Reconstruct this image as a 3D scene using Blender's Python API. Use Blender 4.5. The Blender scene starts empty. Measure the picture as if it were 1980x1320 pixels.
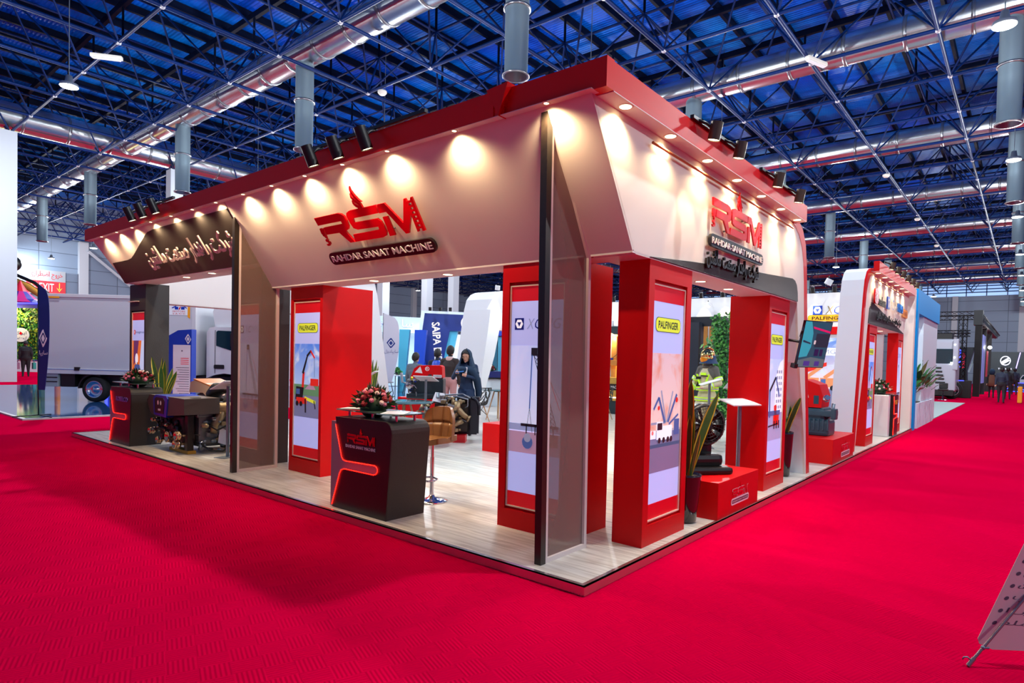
import bpy, bmesh, math, random
from mathutils import Vector as V, Matrix, Euler
from mathutils.geometry import tessellate_polygon
random.seed(7)
PI = math.pi
sc = bpy.context.scene
COL = sc.collection

# ------------------------------------------------------------------ camera
cd = bpy.data.cameras.new('camera'); cam = bpy.data.objects.new('camera', cd); COL.objects.link(cam)
cd.sensor_width = 36.0; cd.lens = 1194.26 / 1980 * 36.0
cd.shift_x = (990 - 1033.94) / 1980; cd.shift_y = (728.42 - 660) / 1980
cd.clip_start = 0.1; cd.clip_end = 400
_t, _q, _r = math.radians(38.5975), math.radians(-1.6416), math.radians(1.49)
_f0 = V((-math.sin(_t), math.cos(_t), 0)); _r0 = V((math.cos(_t), math.sin(_t), 0)); _u0 = V((0, 0, 1))
_fw = math.cos(_q) * _f0 + math.sin(_q) * _u0; _up = math.cos(_q) * _u0 - math.sin(_q) * _f0
_rt, _up = math.cos(_r) * _r0 + math.sin(_r) * _up, math.cos(_r) * _up - math.sin(_r) * _r0
_m = Matrix((( _rt.x, _up.x, -_fw.x, 2.28774), (_rt.y, _up.y, -_fw.y, -3.46270), (_rt.z, _up.z, -_fw.z, 1.6), (0, 0, 0, 1)))
cam.matrix_world = _m
sc.camera = cam

# ------------------------------------------------------------------ world, exposure
w = bpy.data.worlds.new('hall_daylight'); sc.world = w; w.use_nodes = True
_bg = w.node_tree.nodes['Background']; _bg.inputs[0].default_value = (0.34, 0.50, 1.0, 1); _bg.inputs[1].default_value = 0.32
sc.view_settings.view_transform = 'Standard'; sc.view_settings.look = 'None'
sc.view_settings.exposure = 0.0; sc.view_settings.gamma = 1.0; sc.view_settings.use_curve_mapping = False
cy = sc.cycles
cy.max_bounces = 7; cy.diffuse_bounces = 3; cy.glossy_bounces = 3; cy.transmission_bounces = 5; cy.transparent_max_bounces = 12
cy.caustics_reflective = False; cy.caustics_refractive = False; cy.sample_clamp_indirect = 4.0
cy.use_denoising = True

# ------------------------------------------------------------------ materials
def lin(c):
    return tuple((x / 255 / 12.92) if x <= 10 else ((x / 255 + 0.055) / 1.055) ** 2.4 for x in c) + (1.0,)
_MC = {}
def M(name, rgb, rough=0.5, metal=0.0, emit=0.0, ecol=None, alpha=1.0, trans=0.0, noise=None, bump=None, coat=0.0, ior=None, spec=None):
    if name in _MC: return _MC[name]
    m = bpy.data.materials.new(name); m.use_nodes = True; nt = m.node_tree
    p = nt.nodes['Principled BSDF']; c = lin(rgb)
    p.inputs['Base Color'].default_value = c; p.inputs['Roughness'].default_value = rough; p.inputs['Metallic'].default_value = metal
    if emit: p.inputs['Emission Color'].default_value = lin(ecol or rgb); p.inputs['Emission Strength'].default_value = emit
    if alpha < 1: p.inputs['Alpha'].default_value = alpha
    if trans: p.inputs['Transmission Weight'].default_value = trans
    if ior: p.inputs['IOR'].default_value = ior
    if coat: p.inputs['Coat Weight'].default_value = coat; p.inputs['Coat Roughness'].default_value = 0.08
    if spec is not None: p.inputs['Specular IOR Level'].default_value = spec
    if noise or bump:
        tc = nt.nodes.new('ShaderNodeTexCoord')
        nz = nt.nodes.new('ShaderNodeTexNoise'); nz.inputs['Scale'].default_value = (noise or bump)[0]; nz.inputs['Detail'].default_value = 4
        nt.links.new(tc.outputs['Object'], nz.inputs['Vector'])
        if noise:
            mx = nt.nodes.new('ShaderNodeMix'); mx.data_type = 'RGBA'; a = noise[1]
            mx.inputs[6].default_value = tuple(min(1, x * (1 - a)) for x in c[:3]) + (1,); mx.inputs[7].default_value = tuple(min(1, x * (1 + a)) for x in c[:3]) + (1,)
            nt.links.new(nz.outputs[0], mx.inputs[0]); nt.links.new(mx.outputs[2], p.inputs['Base Color'])
        if bump:
            b = nt.nodes.new('ShaderNodeBump'); b.inputs['Strength'].default_value = bump[1]; b.inputs['Distance'].default_value = 0.01
            nt.links.new(nz.outputs[0], b.inputs['Height']); nt.links.new(b.outputs[0], p.inputs['Normal'])
    _MC[name] = m
    return m

# ------------------------------------------------------------------ mesh builder
class MB:
    def __init__(s, mat=None):
        s.v = []; s.f = []; s.mats = []; s.cm = 0; s.sm = False
        if mat: s.m(mat)
    def m(s, mat):
        if mat not in s.mats: s.mats.append(mat)
        s.cm = s.mats.index(mat); return s
    def smooth(s, b=True): s.sm = b; return s
    def add(s, vs, fs, sm=None):
        k = len(s.v); s.v += [V(p) for p in vs]
        sm = s.sm if sm is None else sm
        s.f += [(tuple(i + k for i in f), s.cm, sm) for f in fs]; return s
    def box(s, x0, x1, y0, y1, z0, z1, bev=0.0):
        if bev:
            r = min(bev, abs(x1 - x0) / 2.01, abs(y1 - y0) / 2.01, abs(z1 - z0) / 2.01); bm = bmesh.new()
            bmesh.ops.create_cube(bm, size=1)
            for v in bm.verts: v.co = V(((x0 + x1) / 2 + v.co.x * (x1 - x0), (y0 + y1) / 2 + v.co.y * (y1 - y0), (z0 + z1) / 2 + v.co.z * (z1 - z0)))
            bmesh.ops.bevel(bm, geom=bm.edges[:], offset=r, segments=2, affect='EDGES', profile=0.6)
            s.bm(bm); return s
        s.add([(x, y, z) for z in (z0, z1) for y in (y0, y1) for x in (x0, x1)],
              [(0, 2, 3, 1), (4, 5, 7, 6), (0, 1, 5, 4), (2, 6, 7, 3), (0, 4, 6, 2), (1, 3, 7, 5)], False); return s
    def obox(s, c, u, v, n, a, b, d):     # oriented box: centre, axes, full sizes
        c, u, v, n = V(c), V(u).normalized() * a / 2, V(v).normalized() * b / 2, V(n).normalized() * d / 2
        s.add([c + i * u + j * v + k * n for k in (-1, 1) for j in (-1, 1) for i in (-1, 1)],
              [(0, 2, 3, 1), (4, 5, 7, 6), (0, 1, 5, 4), (2, 6, 7, 3), (0, 4, 6, 2), (1, 3, 7, 5)], False); return s
    def bm(s, bm, sm=None):
        bm.verts.ensure_lookup_table(); bm.verts.index_update()
        s.add([v.co.copy() for v in bm.verts], [tuple(v.index for v in f.verts) for f in bm.faces], sm); bm.free(); return s
    def cyl(s, p0, p1, r0, r1=None, n=12, caps=True, sm=True):
        p0, p1 = V(p0), V(p1); r1 = r0 if r1 is None else r1; d = (p1 - p0).normalized()
        a = d.orthogonal().normalized(); b = d.cross(a)
        vs = []
        for p, r in ((p0, r0), (p1, r1)):
            vs += [p + r * (math.cos(2 * PI * i / n) * a + math.sin(2 * PI * i / n) * b) for i in range(n)]
        s.add(vs, [(i, (i + 1) % n, n + (i + 1) % n, n + i) for i in range(n)], sm)
        if caps: s.add(vs[:n], [tuple(range(n - 1, -1, -1))], False); s.add(vs[n:], [tuple(range(n))], False)
        return s
    def tube(s, pts, r, n=8, caps=True, close=False):
        pts = [V(p) for p in pts]; L = len(pts); rr = r if isinstance(r, (list, tuple)) else [r] * L
        vs = []; up = None
        for i, p in enumerate(pts):
            if close: d = pts[(i + 1) % L] - pts[i - 1]
            else: d = pts[min(i + 1, L - 1)] - pts[max(i - 1, 0)]
            d.normalize()
            if up is None: up = d.orthogonal().normalized()
            a = (up - d * up.dot(d))
            a = a.normalized() if a.length > 1e-5 else d.orthogonal().normalized()
            up = a; b = d.cross(a)
            vs += [p + rr[i] * (math.cos(2 * PI * k / n) * a + math.sin(2 * PI * k / n) * b) for k in range(n)]
        fs = []
        for i in range(L if close else L - 1):
            j = (i + 1) % L
            fs += [(i * n + k, i * n + (k + 1) % n, j * n + (k + 1) % n, j * n + k) for k in range(n)]
        if caps and not close: fs += [tuple(range(n - 1, -1, -1)), tuple((L - 1) * n + k for k in range(n))]
        s.add(vs, fs, True); return s
    def lathe(s, prof, c=(0, 0, 0), n=24, axis=None, sm=True):
        c = V(c); ax = V(axis).normalized() if axis else V((0, 0, 1))
        a = ax.orthogonal().normalized() if axis else V((1, 0, 0)); b = ax.cross(a)
        vs = [c + ax * z + r * (math.cos(2 * PI * k / n) * a + math.sin(2 * PI * k / n) * b) for r, z in prof for k in range(n)]
        s.add(vs, [(i * n + k, i * n + (k + 1) % n, (i + 1) * n + (k + 1) % n, (i + 1) * n + k) for i in range(len(prof) - 1) for k in range(n)], sm)
        return s
    def ball(s, c, r, sc_=(1, 1, 1), n=12, rings=8):
        c = V(c); vs = [c + V((0, 0, r * sc_[2]))]
        for i in range(1, rings):
            t = PI * i / rings
            vs += [c + r * V((sc_[0] * math.sin(t) * math.cos(2 * PI * k / n), sc_[1] * math.sin(t) * math.sin(2 * PI * k / n), sc_[2] * math.cos(t))) for k in range(n)]
        vs.append(c - V((0, 0, r * sc_[2]))); e = len(vs) - 1
        fs = [(0, 1 + k, 1 + (k + 1) % n) for k in range(n)]
        for i in range(rings - 2):
            fs += [(1 + i * n + k, 1 + (i + 1) * n + k, 1 + (i + 1) * n + (k + 1) % n, 1 + i * n + (k + 1) % n) for k in range(n)]
        fs += [(1 + (rings - 2) * n + k, e, 1 + (rings - 2) * n + (k + 1) % n) for k in range(n)]
        s.add(vs, fs, True); return s
    def shape(s, loops, fr, d0=0.0, d1=None, sm=False):   # flat polygon (d1 None) or prism between offsets d0..d1 along the frame normal
        o, u, v = fr; n = u.cross(v).normalized()
        if not isinstance(loops[0][0], (tuple, list)): loops = [loops]
        flat = [p for l in loops for p in l]
        tri = tessellate_polygon([[V((p[0], p[1], 0)) for p in l] for l in loops])
        P = lambda p, d: o + u * p[0] + v * p[1] + n * d
        if d1 is None:
            s.add([P(p, d0) for p in flat], [tuple(t) for t in tri], False); return s
        N = len(flat)
        s.add([P(p, d0) for p in flat] + [P(p, d1) for p in flat], [tuple(reversed(t)) for t in tri] + [tuple(i + N for i in t) for t in tri], False)
        k = 0
        for l in loops:
            L = len(l)
            s.add([P(p, d0) for p in l] + [P(p, d1) for p in l], [(i, (i + 1) % L, L + (i + 1) % L, L + i) for i in range(L)], sm); k += L
        return s
    def text(s, txt, fr, x0, x1, y0, y1, d0=0.0, d1=None, keep=False, shear=0.0, res=2, italic=0.0, bold=0.0):
        c = bpy.data.curves.new('lettering', 'FONT'); c.body = txt; c.resolution_u = res; c.shear = italic; c.offset = bold
        ob = bpy.data.objects.new('lettering', c); COL.objects.link(ob)
        dg = bpy.context.evaluated_depsgraph_get(); dg.update(); me = ob.evaluated_get(dg).to_mesh()
        vs = [v.co.copy() for v in me.vertices]; fs = [tuple(f.vertices) for f in me.polygons]
        ob.evaluated_get(dg).to_mesh_clear(); bpy.data.objects.remove(ob); bpy.data.curves.remove(c)
        if not vs: return s
        ax, bx = min(v.x for v in vs), max(v.x for v in vs); ay, by = min(v.y for v in vs), max(v.y for v in vs)
        kx = (x1 - x0) / (bx - ax); ky = (y1 - y0) / (by - ay)
        if keep: kx = ky = min(kx, ky)
        o, u, v = fr; n = u.cross(v).normalized()
        P = lambda q, d: o + u * (x0 + (q.x - ax) * kx) + v * (y0 + (q.y - ay) * ky + shear * (q.x - ax) * kx) + n * d
        if d1 is None: s.add([P(q, d0) for q in vs], fs, False); return s
        N = len(vs); s.add([P(q, d1) for q in vs], fs, False)
        cnt = {}
        for f in fs:
            for i in range(len(f)):
                e = (f[i], f[(i + 1) % len(f)]); cnt[frozenset(e)] = None if frozenset(e) in cnt else e
        ed = [e for e in cnt.values() if e]
        s.add([P(q, d1) for q in vs] + [P(q, d0) for q in vs], [(a, b, b + N, a + N) for a, b in ed], False)
        return s
    def build(s, name, parent=None, at=None, rec=True):
        """one mesh object; 'at' is its own origin (top-level meshes); children are stored in the parent's frame when parent['_w'] is set"""
        me = bpy.data.meshes.new(name)
        off = V((0, 0, 0))
        if at is not None: off = V(at)
        elif parent is not None and parent.get('_w'): off = world_loc(parent)
        me.from_pydata([tuple(p - off) for p in s.v], [], [f[0] for f in s.f])
        for m in s.mats: me.materials.append(m)
        for p, f in zip(me.polygons, s.f): p.material_index = f[1]; p.use_smooth = f[2]
        if rec:
            b = bmesh.new(); b.from_mesh(me); bmesh.ops.remove_doubles(b, verts=b.verts[:], dist=1e-5) if rec == 2 else None
            bmesh.ops.recalc_face_normals(b, faces=b.faces[:]); b.to_mesh(me); b.free()
        o = bpy.data.objects.new(name, me); COL.objects.link(o)
        if at is not None: o.location = off
        if parent is not None: o.parent = parent
        if parent is not None and parent.get('_w') and at is None: o['_w'] = 1; o['_l'] = 1
        return o
def world_loc(o):
    l = V(o.location); p = o.parent
    while p: l += V(p.location); p = p.parent
    return l
def tag(o, label, cat, group=None, kind=None):
    o['label'] = label; o['category'] = cat
    if group: o['group'] = group
    if kind: o['kind'] = kind
    return o
def struct(o): o['kind'] = 'structure'; return o
def thing(name, label, cat, loc=(0, 0, 0), rz=0.0, group=None, world=False):
    o = bpy.data.objects.new(name, None); COL.objects.link(o); o.location = loc; o.rotation_euler = (0, 0, rz); o.empty_display_size = 0.1
    tag(o, label, cat, group)
    if world: o['_w'] = 1           # children given in world coordinates
    return o
def dup(root, loc, rz=None, label=None, group=None):
    r = root.copy(); COL.objects.link(r); r.location = loc
    if rz is not None: r.rotation_euler = (0, 0, rz)
    if label: r['label'] = label
    if group: r['group'] = group
    for ch in list(root.children):
        c = ch.copy(); COL.objects.link(c); c.parent = r
        for g in ch.children:
            d = g.copy(); COL.objects.link(d); d.parent = c
    return r
def FR(o, u, v): return (V(o), V(u), V(v))
def circ(cx, cy_, r, n=24, ry=None, a0=0.0, a1=2 * PI):
    ry = ry or r; k = n if abs(a1 - a0 - 2 * PI) < 1e-6 else n + 1
    return [(cx + r * math.cos(a0 + (a1 - a0) * i / n), cy_ + ry * math.sin(a0 + (a1 - a0) * i / n)) for i in range(k)]
def rrect(x0, x1, y0, y1, r, n=5):
    out = []
    for cx, cy_, a in ((x1 - r, y1 - r, 0), (x0 + r, y1 - r, PI / 2), (x0 + r, y0 + r, PI), (x1 - r, y0 + r, 1.5 * PI)):
        out += [(cx + r * math.cos(a + PI / 2 * i / n), cy_ + r * math.sin(a + PI / 2 * i / n)) for i in range(n + 1)]
    return out
def rect(x0, x1, y0, y1): return [(x0, y0), (x1, y0), (x1, y1), (x0, y1)]
def lamp(kind, name, loc, energy, col, parent=None, size=0.1, aim=None, spot=60, blend=0.5):
    d = bpy.data.lights.new(name, kind); d.energy = energy; d.color = col
    o = bpy.data.objects.new(name, d); COL.objects.link(o); o.location = loc
    if kind == 'SPOT': d.spot_size = math.radians(spot); d.spot_blend = blend; d.shadow_soft_size = size
    if kind == 'POINT': d.shadow_soft_size = size
    if kind == 'AREA': d.size = size
    if aim is not None: o.rotation_euler = (V(aim) - V(loc)).to_track_quat('-Z', 'Y').to_euler()
    if parent is not None:
        o.parent = parent
    return o
# Persian letters to their joined presentation forms: isolated, final, initial, medial
_AR = {'ا': (0xFE8D, 0xFE8E, 0, 0), 'ب': (0xFE8F, 0xFE90, 0xFE91, 0xFE92), 'پ': (0xFB56, 0xFB57, 0xFB58, 0xFB59), 'ت': (0xFE95, 0xFE96, 0xFE97, 0xFE98), 'ج': (0xFE9D, 0xFE9E, 0xFE9F, 0xFEA0), 'خ': (0xFEA5, 0xFEA6, 0xFEA7, 0xFEA8),
       'د': (0xFEA9, 0xFEAA, 0, 0), 'ر': (0xFEAD, 0xFEAE, 0, 0), 'ز': (0xFEAF, 0xFEB0, 0, 0), 'س': (0xFEB1, 0xFEB2, 0xFEB3, 0xFEB4), 'ش': (0xFEB5, 0xFEB6, 0xFEB7, 0xFEB8), 'ص': (0xFEB9, 0xFEBA, 0xFEBB, 0xFEBC), 'ض': (0xFEBD, 0xFEBE, 0xFEBF, 0xFEC0),
       'ط': (0xFEC1, 0xFEC2, 0xFEC3, 0xFEC4), 'ع': (0xFEC9, 0xFECA, 0xFECB, 0xFECC), 'ف': (0xFED1, 0xFED2, 0xFED3, 0xFED4), 'ق': (0xFED5, 0xFED6, 0xFED7, 0xFED8), 'ک': (0xFB8E, 0xFB8F, 0xFB90, 0xFB91), 'گ': (0xFB92, 0xFB93, 0xFB94, 0xFB95), 'ل': (0xFEDD, 0xFEDE, 0xFEDF, 0xFEE0),
       'م': (0xFEE1, 0xFEE2, 0xFEE3, 0xFEE4), 'ن': (0xFEE5, 0xFEE6, 0xFEE7, 0xFEE8), 'و': (0xFEED, 0xFEEE, 0, 0), 'ه': (0xFEE9, 0xFEEA, 0xFEEB, 0xFEEC), 'ی': (0xFBFC, 0xFBFD, 0xFBFE, 0xFBFF)}
def fa(t):
    out = []
    for i, ch in enumerate(t):
        if ch not in _AR: out.append(ch); continue
        pv = i > 0 and t[i - 1] in _AR and _AR[t[i - 1]][2] != 0
        nx = i + 1 < len(t) and t[i + 1] in _AR and _AR[ch][2] != 0
        out.append(chr(_AR[ch][3 if pv and nx else 1 if pv else 2 if nx else 0]))
    return ''.join(reversed(out))

# ------------------------------------------------------------------ shared materials
CREAM = M('cream_paint', (226, 219, 210), 0.6, noise=(3, 0.03))
WHITE = M('white_paint', (228, 232, 236), 0.5)
RED = M('red_lacquer', (208, 0, 6), 0.42, spec=0.22)
REDM = M('red_matt', (196, 0, 10), 0.6)
BLACKV = M('dark_textured_vinyl', (44, 40, 38), 0.55, bump=(160, 0.35))
BLACK = M('black_plastic', (16, 16, 18), 0.4)
BLACKG = M('black_gloss', (10, 10, 12), 0.15)
ALU = M('brushed_aluminium', (196, 198, 202), 0.3, 1.0)
STEEL = M('grey_steel', (128, 140, 152), 0.4, 0.7)
CHROME = M('chrome', (225, 228, 232), 0.08, 1.0)
GOLD = M('gold_metal', (196, 164, 112), 0.3, 0.9)
BRONZE = M('cast_bronze', (160, 138, 104), 0.45, 0.75, noise=(25, 0.2))
WOODL = M('light_leg_wood', (190, 150, 110), 0.5, noise=(12, 0.15))
PINE = M('pine_board', (206, 140, 62), 0.5, noise=(6, 0.25))
PLANKY = M('yellow_timber', (196, 150, 60), 0.6, noise=(10, 0.2))
NAVY = M('navy_panel', (14, 34, 110), 0.5)
SOFFIT = M('soffit_white', (226, 220, 218), 0.6)
RUBBER = M('tyre_rubber', (22, 22, 24), 0.8)
GLASSG = M('green_tinted_glass', (190, 235, 225), 0.04, trans=0.9, ior=1.3)
LAMPW = M('warm_lamp', (255, 244, 220), 0.5, emit=9.0, ecol=(255, 226, 170))
LAMPC = M('cool_lamp', (255, 255, 255), 0.5, emit=14.0, ecol=(250, 255, 245))
LEDRED = M('red_led_strip', (255, 40, 30), 0.5, emit=5.0, ecol=(255, 22, 10))
# ------------------------------------------------------------------ hall lamps (high-bay) and their light
def nodes(m): return m.node_tree.nodes, m.node_tree.links
HOUSE = M('lamp_housing', (150, 160, 170), 0.4, 0.6)
def high_bay(x, y, z, label, light=True):
    t = thing('high_bay_lamp', label, 'lamp', (x, y, z), group='high bay lamps hanging under the hall roof')
    MB(LAMPC).lathe([(0, 0), (0.2, 0), (0.21, 0.012)], (0, 0, 0), 20).build('diffuser', t)
    MB(HOUSE).lathe([(0.21, 0.012), (0.215, 0.03), (0.2, 0.09), (0.1, 0.12), (0.07, 0.3), (0, 0.3)], (0, 0, 0), 20).build('housing', t)
    MB(STEEL).cyl((0, 0, 0.3), (0, 0, 15.0 - z), 0.012, n=6).build('hanging_rod', t)
    if light: lamp('POINT', 'high_bay_light', (0, 0, -0.16), HB_W, (0.92, 0.97, 1.0), t, 0.1)
    return t
HB_W = 1350
high_bay(-17.9, 1.68, 8.5, 'round lit hall lamp over the front canopy, left of the ribbed ducts')
for i, y in enumerate((12.1, 22.15, 31.65, 42.9, 53.1, 63.5, 74)):
    high_bay(1.65, y, 8.5, ['nearest and largest round lamp at the right edge by the duct outlet', 'second lamp from the front in the lamp row above the right aisle', 'third lamp from the front in the lamp row above the right aisle', 'fourth lamp from the front in the lamp row above the right aisle',
             'fifth lamp from the front in the lamp row above the right aisle', 'sixth lamp from the front in the lamp row above the right aisle', 'farthest lamp of the lamp row above the right aisle'][i], True)
high_bay(-8.4, 43.1, 8.5, 'small lit lamp above the far cream arch, between two grey pipes', True)
high_bay(-48.4, 39.9, 8.5, 'small far lamp seen through the front opening above the navy tower', True)
for x, y, l in ((-48.8, 11.0, 'far lamp above the white truck, next to the dark sign canopy'), (-58, 10.8, 'far lamp above the exit banner, left of the truck'), (-66 + 1.5, 10.0, 'farthest small lamp beside the left hall column')):
    high_bay(x, y, 8.5, l, True)
for x, y in ((1.65, 2), (-8.3, 2), (-28, 1.7), (-8.3, 12.1), (-18, 12), (-28, 12), (-18, 22.1), (-8.3, 22.1), (-30, 24), (-18, 33), (11.6, 2), (11.6, 12), (-40, 2), (-40, 12), (-45, 24), (-30, 45), (-18, 55), (-5, 66), (-40, 60)):
    high_bay(x, y, 8.5, 'unseen hall lamp out of view or hidden behind the stand roof')

# ------------------------------------------------------------------ floor
carpet = M('red_carpet', (204, 0, 54), 0.95, spec=0.0)
n, l = nodes(carpet); p = n['Principled BSDF']
tc = n.new('ShaderNodeTexCoord'); ck = n.new('ShaderNodeTexChecker'); ck.inputs['Scale'].default_value = 7.0
wx = n.new('ShaderNodeTexWave'); wx.bands_direction = 'X'; wx.inputs['Scale'].default_value = 14.0; wx.inputs['Distortion'].default_value = 0.3
wy = n.new('ShaderNodeTexWave'); wy.bands_direction = 'Y'; wy.inputs['Scale'].default_value = 14.0; wy.inputs['Distortion'].default_value = 0.3
mp = n.new('ShaderNodeMapping'); mp.inputs['Rotation'].default_value = (0, 0, 0.35)
nz = n.new('ShaderNodeTexNoise'); nz.inputs['Scale'].default_value = 0.6; nz.inputs['Detail'].default_value = 3
mxh = n.new('ShaderNodeMix'); mxh.data_type = 'FLOAT'
l.new(tc.outputs['Object'], mp.inputs[0]); l.new(tc.outputs['Object'], nz.inputs['Vector'])
for t_ in (ck, wx, wy): l.new(mp.outputs[0], t_.inputs['Vector'])
l.new(ck.outputs['Fac'], mxh.inputs[0]); l.new(wx.outputs['Fac'], mxh.inputs[2]); l.new(wy.outputs['Fac'], mxh.inputs[3])
bp = n.new('ShaderNodeBump'); bp.inputs['Strength'].default_value = 0.5; bp.inputs['Distance'].default_value = 0.008
l.new(mxh.outputs[0], bp.inputs['Height']); l.new(bp.outputs[0], p.inputs['Normal'])
mc = n.new('ShaderNodeMix'); mc.data_type = 'RGBA'; mc.inputs[6].default_value = lin((195, 0, 48)); mc.inputs[7].default_value = lin((213, 0, 60))
l.new(nz.outputs[0], mc.inputs[0]); l.new(mc.outputs[2], p.inputs['Base Color'])
struct(MB(carpet).box(-67, 30, -30, 90, -0.3, 0.0).build('floor', at=(0, 0, -0.3)))

# ------------------------------------------------------------------ walls
clad = M('grey_cladding', (128, 136, 146), 0.6)
n, l = nodes(clad); p = n['Principled BSDF']
tc = n.new('ShaderNodeTexCoord'); br = n.new('ShaderNodeTexBrick'); br.offset = 0.0
br.inputs['Color1'].default_value = lin((128, 146, 168)); br.inputs['Color2'].default_value = lin((118, 136, 160)); br.inputs['Mortar'].default_value = lin((78, 92, 112))
br.inputs['Scale'].default_value = 1.0; br.inputs['Mortar Size'].default_value = 0.03; br.inputs['Brick Width'].default_value = 6.0; br.inputs['Row Height'].default_value = 1.25
sx = n.new('ShaderNodeSeparateXYZ'); cb = n.new('ShaderNodeCombineXYZ'); ad = n.new('ShaderNodeMath')
l.new(tc.outputs['Object'], sx.inputs[0]); l.new(sx.outputs[0], ad.inputs[0]); l.new(sx.outputs[1], ad.inputs[1]); l.new(ad.outputs[0], cb.inputs[0]); l.new(sx.outputs[2], cb.inputs[1])
l.new(cb.outputs[0], br.inputs['Vector']); l.new(br.outputs['Color'], p.inputs['Base Color'])
struct(MB(clad).box(-66.4, -66, -30, 88.4, 0, 15).build('wall_left', at=(-66.2, 30, 0)))
struct(MB(clad).box(-66, 30, 88, 88.4, 0, 10.6).build('wall_back', at=(-18, 88.2, 0)))
struct(MB(clad).box(-66, 30, 88, 88.4, 12.0, 15).build('wall_back', at=(-18, 88.2, 12)))
SKYW = M('daylight_window', (170, 200, 235), 0.3, emit=1.0, ecol=(140, 180, 235))
wb = MB(SKYW).box(-66, 30, 88.1, 88.3, 10.6, 12.0).m(M('window_bar', (40, 60, 110), 0.5))
for i in range(49): wb.box(-66 + i * 2, -65.9 + i * 2, 88.0, 88.4, 10.6, 12.0)
struct(wb.build('window_1', at=(-18, 88.2, 10.6)))
POST = M('grey_column_paint', (176, 182, 192), 0.55)
for i, y in enumerate((3.3, 10.1, 16.8, 23.6, 27.6, 30.3, 37, 43.8, 57, 70)):
    struct(MB(POST).box(-33.3, -32.7, y - 0.3, y + 0.3, 0, 10.95).build('column', at=(-33, y, 0)))
for y in (5, 15, 27, 40, 54, 68, 82):
    struct(MB(POST).box(-66, -65.5, y - 0.35, y + 0.35, 0, 11.2).build('column', at=(-65.8, y, 0)))
for x in (-60, -45, -30, -15, -5, 1.5, 8):
    struct(MB(POST).box(x - 0.3, x + 0.3, 87.6, 88, 0, 10.6).build('column', at=(x, 87.8, 0)))
def brace(x, y0, y1, z0, z1):
    b = MB(POST)
    b.obox((x, (y0 + y1) / 2, (z0 + z1) / 2), (0, y1 - y0, z1 - z0), (1, 0, 0), (0, z0 - z1, y1 - y0), math.hypot(y1 - y0, z1 - z0), 0.2, 0.2)
    b.obox((x, (y0 + y1) / 2, (z0 + z1) / 2), (0, y0 - y1, z1 - z0), (1, 0, 0), (0, z1 - z0, y1 - y0), math.hypot(y1 - y0, z1 - z0), 0.2, 0.2)
    struct(b.build('column_brace', at=(x, (y0 + y1) / 2, z0)))
brace(-65.4, 15.3, 26.7, 1.0, 10.4); brace(-65.4, 68.3, 81.7, 1.0, 10.6)

# ------------------------------------------------------------------ roof: sheet, purlins, space frame
roof = M('blue_roof_sheet', (0, 92, 200), 0.35, 0.0, spec=0.3)
n, l = nodes(roof); p = n['Principled BSDF']
tc = n.new('ShaderNodeTexCoord'); wv = n.new('ShaderNodeTexWave'); wv.bands_direction = 'Y'; wv.inputs['Scale'].default_value = 2.2; wv.inputs['Distortion'].default_value = 0.15
nz = n.new('ShaderNodeTexNoise'); nz.inputs['Scale'].default_value = 0.22; nz.inputs['Detail'].default_value = 2
bp = n.new('ShaderNodeBump'); bp.inputs['Strength'].default_value = 0.7; bp.inputs['Distance'].default_value = 0.03
cr = n.new('ShaderNodeValToRGB'); cr.color_ramp.elements[0].position = 0.35; cr.color_ramp.elements[0].color = lin((0, 92, 238)); cr.color_ramp.elements[1].position = 0.65; cr.color_ramp.elements[1].color = lin((0, 134, 244))
l.new(tc.outputs['Object'], wv.inputs['Vector']); l.new(tc.outputs['Object'], nz.inputs['Vector']); l.new(wv.outputs['Fac'], bp.inputs['Height']); l.new(bp.outputs[0], p.inputs['Normal'])
l.new(nz.outputs[0], cr.inputs[0]); l.new(cr.outputs[0], p.inputs['Base Color'])
struct(MB(roof).box(-67, 16, -12, 88.4, 15.0, 15.2).build('ceiling', at=(-25, 38, 15)))
BAR = M('blue_truss_paint', (0, 34, 92), 0.45, 0.0, spec=0.2); PUR = M('dark_blue_purlin', (1, 12, 38), 0.6, spec=0.15); NODE = M('pale_truss_node', (190, 196, 206), 0.4, 0.5)
XS = [3.3 - 3.318 * k for k in range(0, 22)]; YS = [0.08 + 3.37 * k for k in range(0, 27)]
for j, y in enumerate(YS):
    b = MB(BAR); y2 = y + 1.685
    b.cyl((XS[0], y, 11), (XS[-1], y, 11), 0.055, n=6, caps=False)
    b.cyl((XS[0] - 1.66, y2, 13.35), (XS[-1], y2, 13.35), 0.045, n=6, caps=False)
    for i, x in enumerate(XS):
        x2 = x - 1.659
        if j + 1 < len(YS):
            b.cyl((x, y, 11), (x, YS[j + 1], 11), 0.06, n=6, caps=False)
            b.cyl((x2, y2, 13.35), (x2, y2 + 3.37, 13.35), 0.04, n=5, caps=False)
            for dx in (0, -3.318):
                for yy in (y, YS[j + 1]): b.cyl((x + dx, yy, 11), (x2, y2, 13.35), 0.034, n=5, caps=False)
        b.m(NODE); b.ball((x, y, 10.98), 0.085, (1, 1, 0.8), 8, 5); b.m(BAR)
        b.m(PUR); b.cyl((x2, y2, 13.35), (x2, y2, 14.62), 0.045, n=6, caps=False); b.m(BAR)
    struct(b.build('ceiling_truss', at=(XS[0], y, 11), rec=False))
    struct(MB(PUR).box(XS[-1] - 3, 16, y2 - 0.07, y2 + 0.07, 14.45, 14.68).build('ceiling_beam', at=(0, y2, 14.45)))
for i in range(48):
    x = 16 - 1.66 * i
    struct(MB(PUR).box(x - 0.06, x + 0.06, -12, 88, 14.69, 14.98).build('ceiling_beam', at=(x, 38, 14.69)))

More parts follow.
